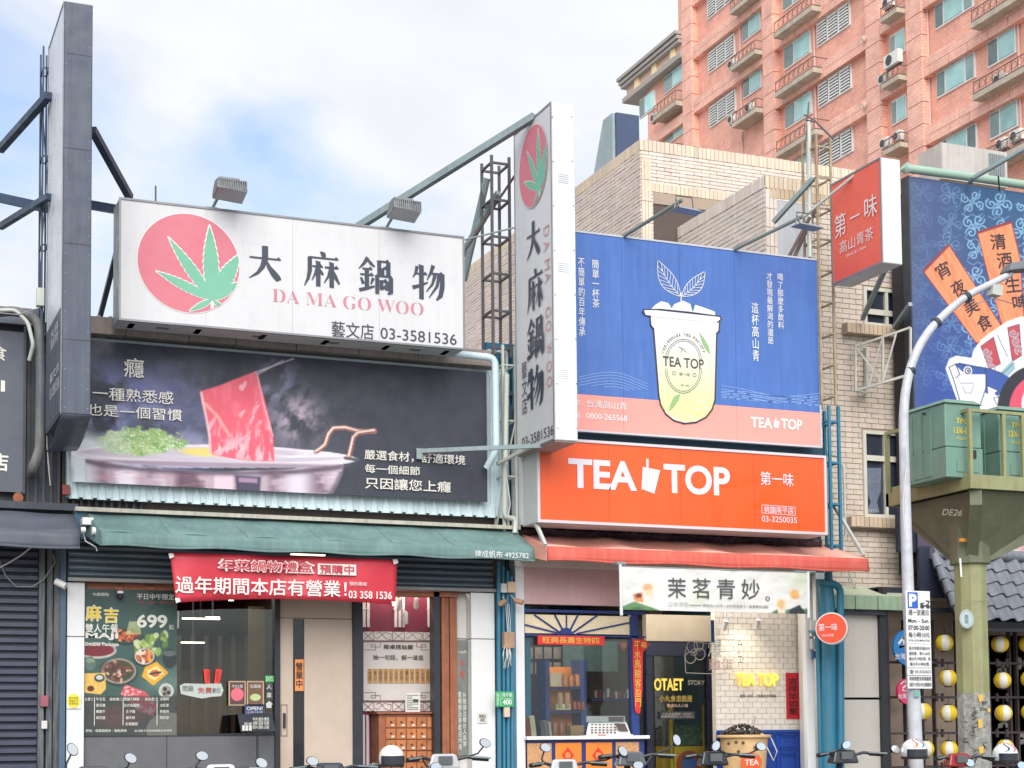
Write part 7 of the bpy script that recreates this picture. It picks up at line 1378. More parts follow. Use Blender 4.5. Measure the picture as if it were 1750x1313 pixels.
# food poster on the glass
yP_ = -.0; pPo = PY(.02); po = thing('food_poster', 'dark green food poster with dishes and price on the restaurant window', 'poster', pPo.at(222, 1258))
def foodp(A):
    X, Y = A.X, A.Y; A.mix((40, 62, 60), np.clip((1060-Y)/50, 0, 1)*.8); A.mix((112, 140, 132), np.clip((X-230)/50, 0, .7)*np.clip((Y-1125)/40, 0, 1)*np.clip((1190-Y)/20, 0, 1))
    nz = fbm(X, Y, 7, 71, 4); fine = fbm(X, Y, 3.0, 75, 3)
    def dish(cx, cy, rx, ry, plate, food, seed):
        A.ell(cx, cy+2, rx+2, ry+2, (30, 44, 42), 3, .7); A.ell(cx, cy, rx, ry, plate, 1.2); A.ell(cx, cy, rx*.86, ry*.84, (60, 50, 46), 1.2, .8); rr = random.Random(seed)
        for k in range(34): a, d = rr.uniform(0, 6.28), rr.random()**.5*.76; A.ell(cx+rx*d*math.cos(a), cy+ry*d*math.sin(a), rr.uniform(2.2, 5.5), rr.uniform(1.6, 3.5), rr.choice(food), 1.2, .95, rr.uniform(0, 180))
    A.ell(165, 1112, 34, 14, (190, 186, 176), 1.5); A.ell(165, 1111, 30, 11, (120, 40, 50), 1.5)
    A.ell(154, 1134, 10, 12, (92, 116, 106), 1.5); A.ell(154, 1129, 8, 4, (130, 150, 130), 1)
    dish(203, 1147, 30, 22, (150, 140, 130), [(120, 72, 56), (206, 160, 140), (84, 54, 44), (60, 84, 50), (226, 190, 170), (150, 100, 80)], 1); A.ell(190, 1140, 20, 9, (90, 60, 50), 4, .5)
    dish(216, 1086, 26, 13, (66, 82, 78), [(206, 96, 60), (226, 150, 96), (150, 70, 50)], 7)
    for k in range(12): A.line([(222+k*1.5, 1062+k % 3), (216+k*2.2, 1084)], 1.3, (206, 214, 150), .8, .9)
    for k in range(24): rr = random.Random(k+50); A.ell(246+rr.uniform(-16, 38), 1098+rr.uniform(-15, 18), rr.uniform(4, 9), rr.uniform(3, 6), rr.choice([(150, 182, 96), (196, 214, 140), (214, 224, 170), (110, 140, 70)]), 1.5, .9, rr.uniform(0, 180))
    dish(247, 1122, 17, 14, (206, 200, 190), [(214, 84, 60), (236, 160, 60), (240, 220, 200), (160, 60, 60), (196, 120, 60)], 3)
    A.ell(290, 1126, 12, 17, (48, 58, 58), 1.5); A.ell(290, 1117, 11, 5, (96, 106, 104), 1)
    A.poly([(248, 1140), (268, 1131), (288, 1150), (262, 1172), (242, 1156)], (232, 172, 56), 1.2); A.poly([(252, 1146), (268, 1138), (280, 1150), (264, 1163), (252, 1157)], (246, 222, 150), 1.2); A.ell(265, 1151, 8, 6, (190, 90, 40), 1, .9); A.line([(256, 1152), (275, 1149)], 3, (60, 56, 80), 1)
    A.poly([(144, 1151), (180, 1150), (181, 1178), (172, 1187), (144, 1184)], (226, 186, 96), 1.2); A.ell(170, 1159, 9, 7, (70, 66, 66), 1); A.ell(170, 1158, 6, 4, (190, 200, 204), 1); A.ell(155, 1177, 6, 5, (90, 56, 36), 1)
    A.ell(284, 1181, 13, 13, (196, 200, 194), 1.5); A.ell(284, 1181, 9, 9, (150, 156, 150), 1.5); A.ell(282, 1178, 3.5, 3.5, (70, 50, 46), 1); A.ell(288, 1184, 3.5, 3.5, (70, 50, 46), 1); A.ell(281, 1186, 3, 3, (80, 50, 46), 1)
    A.poly([(206, 1186), (214, 1170), (248, 1182), (270, 1205), (262, 1224), (236, 1216)], (206, 90, 100), 2); ins = np.clip(-A.sdpoly([(206, 1186), (214, 1170), (248, 1182), (270, 1205), (262, 1224), (236, 1216)])/2, 0, 1); A.mix((240, 206, 206), ins*np.clip((fbm(X+Y, Y-X, 5, 5, 3)-.5)*7, 0, .9))
    A.mix((66, 60, 62), np.clip((Y-1188)/3, 0, 1)*.66); A.ell(290, 1248, 40, 30, (180, 176, 160), 2, .35); A.ell(200, 1225, 40, 18, (130, 70, 70), 10, .35)
    A.mix((30, 40, 40), .0*nz); A.I *= (.92+.16*fine)[:, None]
canvas('print', pPo, 145, 1006, 302, 1257, 200, 320, foodp, po, (62, 92, 86), rough=.3, k=.8)
YE = pm(240, 210, 60); G1 = pm(226, 228, 220)
T('麻', pPo, 160, 1048, 26, 27, G1, po, .008, .06); T('麻', pPo, 160, 1048, 24, 25, YE, po, .01, .03); T('吉', pPo, 190, 1052, 24, 26, G1, po, .008, .06); T('吉', pPo, 190, 1052, 22, 24, YE, po, .01, .03); T('雙人午餐', pPo, 174, 1074, 56, 15, G1, po, .01, .03); T('MAJI', pPo, 174, 1088, 56, 12, G1, po, .01, .03)
T('Double Package', pPo, 174, 1102, 58, 8, G1, po, .01, .02); T('699', pPo, 260, 1062, 52, 23, G1, po, .01, .03); T('起', pPo, 293, 1072, 8, 8, G1, po, .01, .01); T('平日𠅎午限定'.replace('𠅎', '中'), pPo, 266, 1020, 64, 10, G1, po, .01, .01); T('AM 11:00 ~ PM 3:00', pPo, 266, 1030, 60, 4, pm(190, 70, 80), po, .01); T('大麻鍋物', pPo, 172, 1016, 28, 6, G1, po, .01, .01)
rr = random.Random(8); cols_ = [(172, '牛五花'), (223, '帆立貝大鮮蝦'), (280, '冰咖啡')]
for (x_, L_) in ((172, ['牛五花', '雪花豬', '嫩雞牛', '梅花豬']), (223, ['凱薩大鮮蝦', '日式烏龍麵', '王子麵', '雞冬粉', '紅燒雞腿']), (281, ['冰咖啡', '冰紅茶', '熱咖啡', '熱紅茶'])):
    for k, s_ in enumerate(L_): T(s_, pPo, x_+(2 if len(s_) > 3 else 0), 1195+k*10.6, 5.2*len(s_), 5.5, G1, po, .01, .01)
for x_, s_ in ((152, '主選二'), (198, '副食選二'), (258, '飲品選二')): T(s_, pPo, x_, 1195, 5.2*len(s_), 5, G1, po, .01, .01)
b = MB(); [slab(b, pPo, x_, 1192, x_+.8, 1240, .01, .003) for x_ in (161, 210, 268)]; b.build('rule', G1, po); T('附有：時蔬鍋兩份・甜點兩份', pPo, 182, 1249, 70, 5, G1, po, .01, .008); T('本活動不與其他優惠合併使用', pPo, 262, 1249, 64, 4, G1, po, .01, .0)
b = MB(); slab(b, pPo, 196, 1003, 210, 1009, .02, .01); slab(b, pPo, 252, 1003, 266, 1009, .02, .01); b.build('clip', M_wood, po)
wallbox('price_bottle_sticker', 'small bottle shaped white sticker beside the price on the glass', 299, 1044, 306, 1074, .03, .004, pm(206, 210, 210), 'sticker')
t = thing('camera_dome', 'small black dome camera behind the food poster top', 'camera', at(206, 1018, -.05)); MB().lathe([(.008, -.04), (.022, -.03), (.028, 0), (.028, .02)], at(206, 1018, -.05), 14).build('dome', M_black, t); MB().lathe([(.034, .021), (.034, .045)], at(206, 1018, -.05), 14).build('mount', M_white, t)
def sticker(nm, label, x0, y0, x1, y1, m, cat='sticker', txt=None, tm=None, y=.03, vt=False, sz=.7, bold=.005):
    t = thing(nm, label, cat, PY(y).at((x0+x1)/2, y1)); slab(MB(), PY(y), x0, y0, x1, y1, 0, .003).build('sheet', m, t)
    if txt: T(vert(txt) if vt else txt, PY(y), (x0+x1)/2, (y0+y1)/2, (x1-x0)*sz, (y1-y0)*sz, tm or G1, t, .004, bold)
    return t
for k, (x_, r_) in enumerate(((355, 6), (371, -8))):
    t = thing('red_envelope', 'upright red paper tag with gold writing on the window, %s' % ['left of the V pair', 'right of the V pair'][k], 'paper tag', PY(.03).at(x_, 1168)); s_ = 2.5 if k else -2.5; MB().ngon([PY(.03).at(*q) for q in ((x_-5-s_*0, 1168), (x_+4, 1169), (x_+6+s_, 1145), (x_-5+s_, 1143))]).build('paper', pm(236, 62, 56), t); T(vert('福氣'), PY(.03), x_+1, 1156, 6, 18, pm(200, 40, 40), t, .004)
t = thing('cloud_sticker', 'pale cloud shaped sticker with red writing on the dark window', 'sticker', PY(.03).at(343, 1192)); poly(MB(), PY(.03), [(307, 1172), (315, 1168), (350, 1169), (378, 1168), (382, 1180), (378, 1190), (362, 1191), (345, 1194), (325, 1190), (309, 1186)][::-1], 0).build('sheet', pm(190, 200, 196), t)
T('問鍋', PY(.03), 321, 1177, 18, 10, pm(80, 84, 84), t, .004, .0); T('免費', PY(.03), 350, 1180, 24, 10, pm(190, 70, 60), t, .004, .01); T('劃位', PY(.03), 370, 1180, 14, 9, pm(80, 84, 84), t, .004)
for k, (x0_, x1_) in enumerate(((391, 420), (422, 451))):
    t = thing('framed_poster', ['framed poster with pink round dish, left of the pair', 'framed poster with green bowl, right of the pair'][k], 'poster', PY(.0).at((x0_+x1_)/2, 1206)); slab(MB(), PY(.0), x0_, 1164, x1_, 1206, 0, .02).build('frame', pm(196, 170, 140), t); slab(MB(), PY(.0), x0_+2, 1166, x1_-2, 1204, .003, .002).build('sheet', pm(90, 60, 60) if not k else pm(110, 84, 64), t)
    b = MB(); disc(b, PY(.0), (x0_+x1_)/2, 1187 if not k else 1192, 11 if not k else 9, 11 if not k else 6, .005); b.build('dish_print', pm(230, 110, 130) if not k else pm(190, 206, 150), t); T(['牛肉火鍋', '松露鍋'][k], PY(.0), (x0_+x1_)/2, 1173, 18, 6, G1, t, .006)
sticker('delivery_sticker', 'bright green sticker at the top of the sticker strip on the mullion', 453, 1155, 468, 1166, pm(50, 180, 90), txt='EATS'); sticker('icon_sticker', 'black and white icon sticker below the green sticker', 454, 1168, 466, 1180, pm(70, 74, 78), txt='人'); sticker('icon_sticker', 'black and white wheel icon sticker, lower one', 454, 1182, 466, 1195, pm(70, 74, 78), txt='車')
t = thing('house_sticker', 'small white house shaped sticker below the icon stickers', 'sticker', PY(.03).at(459, 1210)); poly(MB(), PY(.03), [(453, 1204), (455, 1204), (455, 1210), (464, 1210), (464, 1204), (467, 1204), (460, 1198)], 0).build('sheet', pm(206, 210, 210), t)
sticker('open_sign', 'small navy OPEN sign with opening times under the framed posters', 418, 1204, 451, 1224, pm(40, 60, 110), 'sign', None, y=.0); T('OPEN!', PY(.0), 435, 1212, 26, 6, G1, None, .006, .01) if False else None
t_ = [o for o in bpy.data.objects if o.name == 'open_sign'][0]; T('OPEN!', PY(.0), 435, 1211, 27, 6, G1, t_, .006, .012); T('11:30-14:30\n17:30-21:30', PY(.0), 435, 1219, 27, 6, G1, t_, .006)
mb_ = thing('menu_board', 'black menu board on a thin stand beside the sliding door', 'menu board', at(440, 1345, -.4)); pmb = PY(-.4); MB().hexa([pmb.at(412, 1253, .05), pmb.at(471, 1252, .05), pmb.at(464, 1220, -.1), pmb.at(406, 1223, -.1), pmb.at(412, 1255, .03), pmb.at(471, 1254, .03), pmb.at(464, 1222, -.12), pmb.at(406, 1225, -.12)][:4]+[pmb.at(412, 1251, .06), pmb.at(471, 1250, .06), pmb.at(464, 1218, -.09), pmb.at(406, 1221, -.09)]).build('board', M_black, mb_)
T('菜單\n鍋物\n套餐', pmb, 424, 1242, 14, 14, G1, mb_, .07); T('牛肉 豬肉 雞肉\n海鮮 蔬菜 菇類\n飲料 甜點 白飯', pmb, 446, 1236, 28, 20, G1, mb_, .07); MB().beam(pmb.at(440, 1256), pmb.at(440, 1345), .02).build('stand', M_black, mb_); b = MB(); [slab(b, pmb, 414+k*6, 1240, 418+k*6, 1249, .065, .002) for k in range(3)]; b.build('thumbnail_print', G1, mb_)
b = MB(); slab(b, PY(-.1), 455, 1218, 466, 1250, 0, .02); single('red_notice', b, pm(96, 34, 46), 'narrow dark red notice behind the black menu board', 'notice')
sticker('open_plaque', 'orange wooden plaque with black characters on the dark glass strip of the door', 504, 1127, 519, 1181, mat('plaque_wood', C(236, 150, 84, .85), .5, var=.1), 'plaque', '營業中', pm(50, 40, 40), y=.035, vt=True, sz=.8, bold=.02)
sticker('yellow_sticker', 'round yellow warning sticker on the white pillar left of the poster', 114, 1184, 138, 1211, pm(236, 236, 226), txt=None, y=-.045); t_ = [o for o in bpy.data.objects if o.name == 'yellow_sticker'][0]; b = MB(); disc(b, PY(-.045), 126, 1198, 11, 12, .005); b.build('yellow_disc', pm(244, 226, 50), t_); T('請勿停車\n謝謝合作\n店家敬啟', PY(-.045), 126, 1198, 16, 14, pm(110, 96, 40), t_, .007)
sticker('tree_sticker', 'small white printed sticker on the restaurant pillar beside blue column', 816, 1218, 833, 1236, pm(214, 214, 208), txt='請讓出\n通道', tm=pm(110, 110, 100), y=-.07)
t = thing('side_menu_board', 'tall narrow glass menu board with white writing on the restaurant pillar', 'menu board', PY(.05).at(790, 1292)); slab(MB(), PY(.05), 780, 1094, 800, 1291, .0, .03).build('board', mat('grey_glass_board', C(128, 136, 130, .7), .15, var=.3, scale=8), t); T('cash', PY(.05), 790, 1114, 14, 5, G1, t, .006); T('!', PY(.05), 790, 1134, 4, 10, pm(210, 60, 60), t, .006, .03); T('$', PY(.05), 790, 1152, 6, 12, pm(210, 60, 60), t, .006, .02)
T(vert('套餐價目表歡迎內用'), PY(.05), 786, 1232, 6, 100, G1, t, .006); T(vert('外帶請洽櫃台人員謝'), PY(.05), 794, 1230, 6, 92, G1, t, .006)
for k, (x_, y_) in enumerate(((693, 1052), (682, 1028), (711, 1026))):
    p = at(x_, y_, .3); t = thing('ceiling_spotlight' if k else 'hanging_camera', ['small white bottle shaped device hanging before the maroon wall', 'white track spotlight before maroon wall, nearer banner', 'white track spotlight before maroon wall, nearer wood post'][k], 'light' if k else 'device', p); MB().lathe([(.015, -.1), (.03, -.08), (.03, .02), (.012, .05)], p, 10).build('housing', M_white, t)
single('track_rail', slab(MB(), PY(.28), 672, 1010, 735, 1016, 0, .05), M_white, 'white ceiling track rail over the maroon wall', 'rail')
# light slit under awning
single('awning_tube_light', slab(MB(), PY(-.35), 498, 946, 556, 950, 0, .04), mat('warm_tube', C(250, 226, 190, .9), .4, var=0, emit=(1, .85, .6, 1), estr=1.6), 'short glowing tube light under the green awning above banner', 'light'); single('awning_tube_light', slab(MB(), PY(-.35), 222, 927, 270, 931, 0, .04), MATS['warm_tube'], 'short glowing tube light under green awning near its left end', 'light')
t = thing('awning_bracket', 'white awning motor bracket between black and green awnings', 'bracket', at(145, 900, -.4)); slab(MB(), PY(-.45), 141, 884, 160, 897, 0, .15).build('plate', M_white, t); MB().tube([at(157, 908, -.55), at(171, 908, -.55)], .04, 12).build('end_cap', M_white, t); MB().tube([at(138, 906, -.5), at(146, 906, -.5)], .03, 12).build('end_cap', M_white, t)
# ---------------- street lamp pole with parking sign
yLp = -3.6; pLp = PY(yLp); sl_ = thing('street_lamp', 'white street lamp pole curving over to the right in front of the blue mural', 'street lamp', (float(pLp.at(1568, 1300)[0]), yLp, .14))
M_lp = mat('white_pole_paint', C(204, 208, 216, .78), .4, var=.2, scale=9, streak=.4, dirt=(.4, .4, .42, 1)); base = pLp.at(1568, 1300); base[2] = .14
pts = [(1552, 1010), (1545, 760), (1545, 700), (1550, 655), (1562, 612), (1585, 570), (1617, 535), (1655, 505), (1700, 482), (1728, 468)]; P_ = [base, pLp.at(1562, 1200)]+[pLp.at(*q) for q in pts]; Rr = [.07, .066, .058, .049, .047, .046, .044, .042, .04, .037, .034, .032]
Q, RQ = [P_[0]], [Rr[0]]
for i in range(len(P_)-1):
    p0_, p1_, p2_, p3_ = P_[max(i-1, 0)], P_[i], P_[i+1], P_[min(i+2, len(P_)-1)]
    for t_ in (.25, .5, .75, 1): Q.append(.5*((2*p1_)+(-p0_+p2_)*t_+(2*p0_-5*p1_+4*p2_-p3_)*t_*t_+(-p0_+3*p1_-3*p2_+p3_)*t_**3)); RQ.append(Rr[i]+(Rr[i+1]-Rr[i])*t_)
MB().tube(Q, RQ, 16).build('pole', M_lp, sl_); b = MB()
for q in ((1556, 634), (1600, 552), (1652, 508)): c_ = pLp.at(*q); b.tube([c_+np.array([-.02, 0, -.012]), c_+np.array([.02, 0, .012])], .052, 14)
b.split('clamp_band', M_dark, sl_)
hd = pLp.at(1735, 462); MB().hexa([hd+np.array(v) for v in ((-.14, -.1, -.04), (.45, -.12, .06), (.45, .12, .06), (-.14, .1, -.04), (-.1, -.06, .05), (.42, -.08, .2), (.42, .08, .2), (-.1, .06, .05))]).build('lamp_head', mat('lamp_head_grey', C(120, 124, 130, .7), .5), sl_, bevel=.02)
c_ = pLp.at(1700, 497); MB().hexa([c_+np.array(v) for v in ((-.07, -.05, -.05), (.05, -.05, -.06), (.05, .05, -.06), (-.07, .05, -.05), (-.05, -.05, .05), (.07, -.05, .05), (.07, .05, .05), (-.05, .05, .05))]).build('sensor_box', M_pvc, sl_)
MB().box(base[0]-.12, base[0]+.12, yLp-.12, yLp+.12, .14, .17).build('base_plate', M_galv, sl_); wr = [pLp.at(x_, y_, .075) for x_, y_ in ((1548, 760), (1550, 790), (1543, 860), (1546, 910))]; MB().tube(wr, .005, 5).build('wire', M_cableW, sl_)
pk2 = thing('parking_sign', 'tall white parking sign with blue P and scooter symbol on the lamp pole', 'sign', pLp.at(1572, 1178)); pps = PY(yLp-.09)
o = slab(MB(), pps, 1547.5, 1009.5, 1593, 1177, 0, .006); o.build('plate', pm(234, 236, 236, .8, .4), pk2, bevel=.0); slab(MB(), pps, 1551, 1012, 1569, 1040, .003, .002).build('blue_square', pm(40, 100, 200), pk2); T('P', pps, 1560, 1026, 13, 22, WH, pk2, .006, .05)
IKb = pm(60, 64, 72); b = MB()
for x_ in (1576, 1586): disc(b, pps, x_, 1037, 3.4, 3.4, .005, 16)
ribbon(b, pps, [(1574, 1033), (1580, 1036), (1586, 1033), (1588, 1028), (1583, 1027)], .012, .006); ribbon(b, pps, [(1573, 1032), (1579, 1031)], .012, .006); b.build('scooter_symbol', IKb, pk2)
for s_, y_, w_, h_, bd in (('週一至週日', 1047, 34, 9, .01), ('Mon. - Sun.', 1061, 36, 7, .02), ('07:00-20:00', 1073, 36, 8, .02), ('每小時10元', 1085, 36, 9, .015), ('NT$ 5/30 MINUTES', 1095, 36, 3.6, .01), ('每次停車未滿30分', 1108, 36, 6, .005), ('鐘免費，第31-60分', 1117, 36, 6, .005), ('鐘以半小時計費，第', 1126, 36, 6, .005), ('鐘以半小時計費。', 1135, 34, 6, .005), ('☎ 03:3326521', 1148, 36, 7, .01), ('停車費暫免現場繳費', 1160, 37, 7, .005), ('請於十四日內主動繳清', 1170, 37, 7, .005)): T(s_, pps, 1571+(y_-1090)*.028, y_, w_, h_, IKb, pk2, .005, bd)
b = MB(); [slab(b, pps, 1550, y_, 1591, y_+.9, .004, .001) for y_ in (1100, 1141, 1154)]; b.build('rule', IKb, pk2)
sticker('inspection_tag', 'small teal tag on the lamp pole below the parking sign', 1563, 1181, 1572, 1191, pm(110, 176, 170), 'tag', y=yLp-.09); 
# ---------------- transformer platform
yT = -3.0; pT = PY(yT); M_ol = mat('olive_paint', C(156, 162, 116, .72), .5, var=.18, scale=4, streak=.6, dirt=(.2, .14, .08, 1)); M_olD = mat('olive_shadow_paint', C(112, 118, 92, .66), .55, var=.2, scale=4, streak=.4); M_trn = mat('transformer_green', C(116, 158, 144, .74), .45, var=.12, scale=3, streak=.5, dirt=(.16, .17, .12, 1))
xc = float(pT.at(1661, 1100)[0]); rp_ = .17; tpz = float(pT.at(1661, 960)[2])
tp = thing('utility_pole', 'thick olive green utility pole with bill-stained base carrying the transformer platform', 'pole', (xc, yT, .14)); n = 10
ring = [(xc+rp_*math.cos(a), yT+rp_*math.sin(a)) for a in np.linspace(.3, .3+2*math.pi, n+1)[:-1]]; zst = float(pT.at(1661, 1185)[2])
MB().prism([(x_, y_, zst) for x_, y_ in ring], (0, 0, tpz-zst)).build('upper_shaft', M_ol, tp)
def stick(key):
    m = mat(key, C(168, 170, 164, .75), .75, var=.5, scale=16, streak=.5, dirt=(.12, .11, .1, 1), bump=.5); return m
MB().prism([(xc+(x_-xc)*1.012, yT+(y_-yT)*1.012, .14) for x_, y_ in ring], (0, 0, zst-.14)).build('stained_base', stick('glue_stain'), tp)
pq = PY(yT-rp_-.004); b = MB(); rr = random.Random(6)
for k in range(26):
    x_, y_ = rr.choice([1650, 1665, 1682]), 1188+rr.random()*110; q = [(x_+rr.uniform(-6, 6), y_+rr.uniform(-5, 5)) for _ in range(4)]; ribbon(b, pq, q, .007, 0)
b.build('scribble', pm(80, 74, 72), tp); b = MB()
for x_, y_, w_, h_ in ((1676, 1186, 8, 14), (1675, 1228, 7, 18), (1677, 1275, 8, 14), (1690, 1210, 5, 8)): poly(b, pq, [(x_-w_/2, y_+2), (x_-w_/3, y_+h_), (x_+w_/2, y_+h_*.8), (x_+w_/2, y_)], .003)
b.build('yellow_paper_scrap', pm(226, 186, 70), tp); b = MB(); disc(b, pq, 1652, 1058, 12, 16, .003); b.build('round_seal', pm(190, 206, 206), tp); b = MB(); ribbon(b, pq, [(1652+10*math.cos(a), 1058+14*math.sin(a)) for a in np.linspace(0, 6.28, 20)], .004, .006); b.build('seal_ring', pm(120, 150, 160), tp); T('臺\n電', pq, 1652, 1058, 8, 16, pm(120, 150, 160), tp, .007)
b = MB(); ribbon(b, pq, [(1641, 955), (1643, 985)], .022, .003); b.build('white_strip', WH, tp); slab(MB(), pq, 1642, 920, 1657, 926, .02, .03).build('orange_tag', pm(240, 160, 50), tp); slab(MB(), pq, 1632, 1026, 1690, 1027.4, .002, .004).build('weld_seam', M_olD, tp)
# platform
fr_l = pT.at(1657, 836, .55); yfr = yT-.55; pF = PY(yfr); C1 = pF.at(1659, 834); C2 = pF.at(1657, 703); xl = float(C1[0]); zpl = float(C1[2]); zrt = float(C2[2]); bkp = atx(1514, 862, xl); ybk = float(bkp[1]); xr2 = xc+(xc-xl)*1.0+2.2
zb2 = zpl+float(pF.at(1659, 812)[2]-pF.at(1659, 834)[2])
pf2 = thing('transformer_platform', 'olive steel platform with railings on top of the utility pole', 'platform', (xc, yT, zpl)); h_ = .14
b = MB(); b.box(xl, xr2, yfr, yfr+.05, zpl, zpl+h_); b.box(xl, xl+.05, yfr+.05, ybk, zpl, zpl+h_); b.box(xl, xr2, ybk-.05, ybk, zpl, zpl+h_); b.build('edge_beam', M_ol, pf2); MB().box(xl+.05, xr2, yfr+.05, ybk-.05, zpl+.02, zpl+.06).build('deck', M_olD, pf2)
b = MB()
for k in range(4): b.box(xl+.3+k*.6, xl+.36+k*.6, yfr+.06, ybk-.06, zpl+.0, zpl+.019)
b.build('deck_joist', M_olD, pf2)
zt_ = zrt
for (x_, y_) in ((xl+.02, yfr+.02), (xl+.02, (yfr+ybk)/2), (xl+.02, ybk-.02), (float(pF.at(1717, 760)[0]), yfr+.02), (float(pF.at(1750, 760)[0]), yfr+.02), (xr2, yfr+.02)): MB().box(x_-.02, x_+.02, y_-.02, y_+.02, zpl+h_, zt_).build('rail_post', M_ol, pf2)
b = MB(); b.box(xl-.002, xl+.04, yfr, ybk, zt_, zt_+.035); b.box(xl+.041, xr2, yfr, yfr+.04, zt_, zt_+.03); b.build('hand_rail', M_ol, pf2)
b = MB()
for k in range(9): b.lathe([(.012, 0), (.012, .003)], (xl-.001, yfr+.15+k*.08, zpl+h_+.03), 8, (Vector((0, 1, 0)), Vector((0, 0, 1)), Vector((-1, 0, 0))))
b.build('bolt_hole', M_black, pf2); MB().box(xl+.01, xl+.03, yfr+.1, ybk-.1, zpl+h_, zpl+h_+.06).build('perforated_strip', M_ol, pf2)
# bracket arms from the pole head to the corners
for k, (tx, ty_) in enumerate(((xl+.25, ybk-.02), (xl+.1, yfr+.05), (xc+1.25, yfr+.05), (xc+1.1, ybk-.02))):
    d = np.array([tx-xc, ty_-yT]); d /= np.linalg.norm(d); s0 = np.array([xc, yT])+d*rp_*.9; nn = np.array([-d[1], d[0]])*.06
    MB().hexa([(s0[0]-nn[0], s0[1]-nn[1], tpz-.02), (s0[0]+nn[0], s0[1]+nn[1], tpz-.02), (tx+nn[0], ty_+nn[1], zpl-.16), (tx-nn[0], ty_-nn[1], zpl-.16), (s0[0]-nn[0], s0[1]-nn[1], zpl-.001), (s0[0]+nn[0], s0[1]+nn[1], zpl-.001), (tx+nn[0], ty_+nn[1], zpl-.001), (tx-nn[0], ty_-nn[1], zpl-.001)]).build('bracket_arm', M_olD, pf2)
MB().prism([(xc+(x_-xc)*1.25, yT+(y_-yT)*1.25, tpz-.03) for x_, y_ in ring], (0, 0, zpl-tpz)).build('pole_head', M_olD, pf2); 
b = MB().hexa([(xc-.1, yT-.1, tpz), (xc+.1, yT-.1, tpz), (xc+.1, yT+.1, tpz), (xc-.1, yT+.1, tpz), (xl+.12, yfr+.06, zpl-.004), (xc+1.1, yfr+.06, zpl-.004), (xc+1.1, ybk-.06, zpl-.004), (xl+.12, ybk-.06, zpl-.004)]); b.build('hopper_plate', M_olD, pf2)
nf = Vector(np.cross(np.array([xc+1.1, yfr+.06, zpl])-np.array([xl+.12, yfr+.06, zpl]), np.array([xc-.1, yT-.1, tpz])-np.array([xl+.12, yfr+.06, zpl]))).normalized(); nf = -nf if nf.y > 0 else nf
slp = Pl((xl+.12, yfr+.06, zpl-.004), tuple(nf)); T('DE26', slp, 1628, 876, 34, 11, pm(170, 172, 150), pf2, .006, .01)
# the two transformers
def transformer(xpx0, xpx1, pyt, pyb, yfront, xback_px, label):
    p = PY(yfront); A_, B_ = p.at(xpx0, pyt), p.at(xpx1, pyb); x0_, x1_ = float(A_[0]), float(B_[0]); zt_2 = float(A_[2]); z0_ = zpl+.1; yb_2 = float(atx(xback_px, pyt, x0_)[1]); yb_2 = min(yb_2, ybk-.02)
    t = thing('transformer', label, 'transformer', ((x0_+x1_)/2, yfront, z0_)); zm = z0_+(zt_2-z0_)*.42
    MB().box(x0_, x1_, yfront, yb_2, zm+.006, zt_2).build('upper_cabinet', M_trn, t, bevel=.012); MB().box(x0_-.004, x1_+.004, yfront-.012, yb_2, z0_+.02, zm).build('lower_cabinet', M_trn, t, bevel=.008)
    MB().hexa([(x0_-.015, yfront-.02, zt_2+.001), (x1_+.015, yfront-.02, zt_2+.001), (x1_+.015, yb_2+.01, zt_2+.001), (x0_-.015, yb_2+.01, zt_2+.001), (x0_+.05, yfront+.05, zt_2+.05), (x1_-.05, yfront+.05, zt_2+.05), (x1_-.05, yb_2-.05, zt_2+.05), (x0_+.05, yb_2-.05, zt_2+.05)]).build('sloped_lid', M_trn, t)
    b = MB()
    for k in range(3): y_ = yfront+.22+k*.16; b.box(x0_-.012, x0_-.001, y_, y_+.13, z0_+.06, zt_2-.05)
    b.build('side_panel', M_trn, t); b = MB(); b.box(x0_+.12, x1_-.06, yfront-.02, yfront-.013, z0_+.08, z0_+.2); b.build('access_door', M_trn, t); MB().box(x1_-.17, x1_-.09, yfront-.03, yfront-.014, zm-.1, zm-.02).build('latch', M_black, t)
    MB().tube([(x0_-.01, yfront+.3, zt_2-.06), (x0_-.05, yfront+.3, zt_2-.06)], .012, 8).build('lift_lug', M_dark, t); return t, x0_, x1_, zt_2
YT2 = pm(226, 206, 80)
t1, a0, a1, za_ = transformer(1614, 1679, 688, 815, yT-.42, 1538, 'green transformer cabinet on the platform nearer the lamp pole'); pt1 = PY(yT-.422)
T('TPC', pt1, 1644, 720, 20, 9, YT2, t1, .004, .02); T('13/6-B', pt1, 1642, 736, 24, 11, YT2, t1, .004, .02); T('F1E01', pt1, 1644, 750, 18, 4, YT2, t1, .004, .01)
t2, a0, a1, za_ = transformer(1706, 1775, 700, 822, yT-.42, 1660, 'green transformer cabinet on the platform at the right photo edge'); T('TPC', pt1, 1738, 727, 20, 9, YT2, t2, .004, .02); T('13/6-C', pt1, 1736, 742, 24, 11, YT2, t2, .004, .02); T('F1E02', pt1, 1738, 757, 18, 4, YT2, t2, .004, .01)
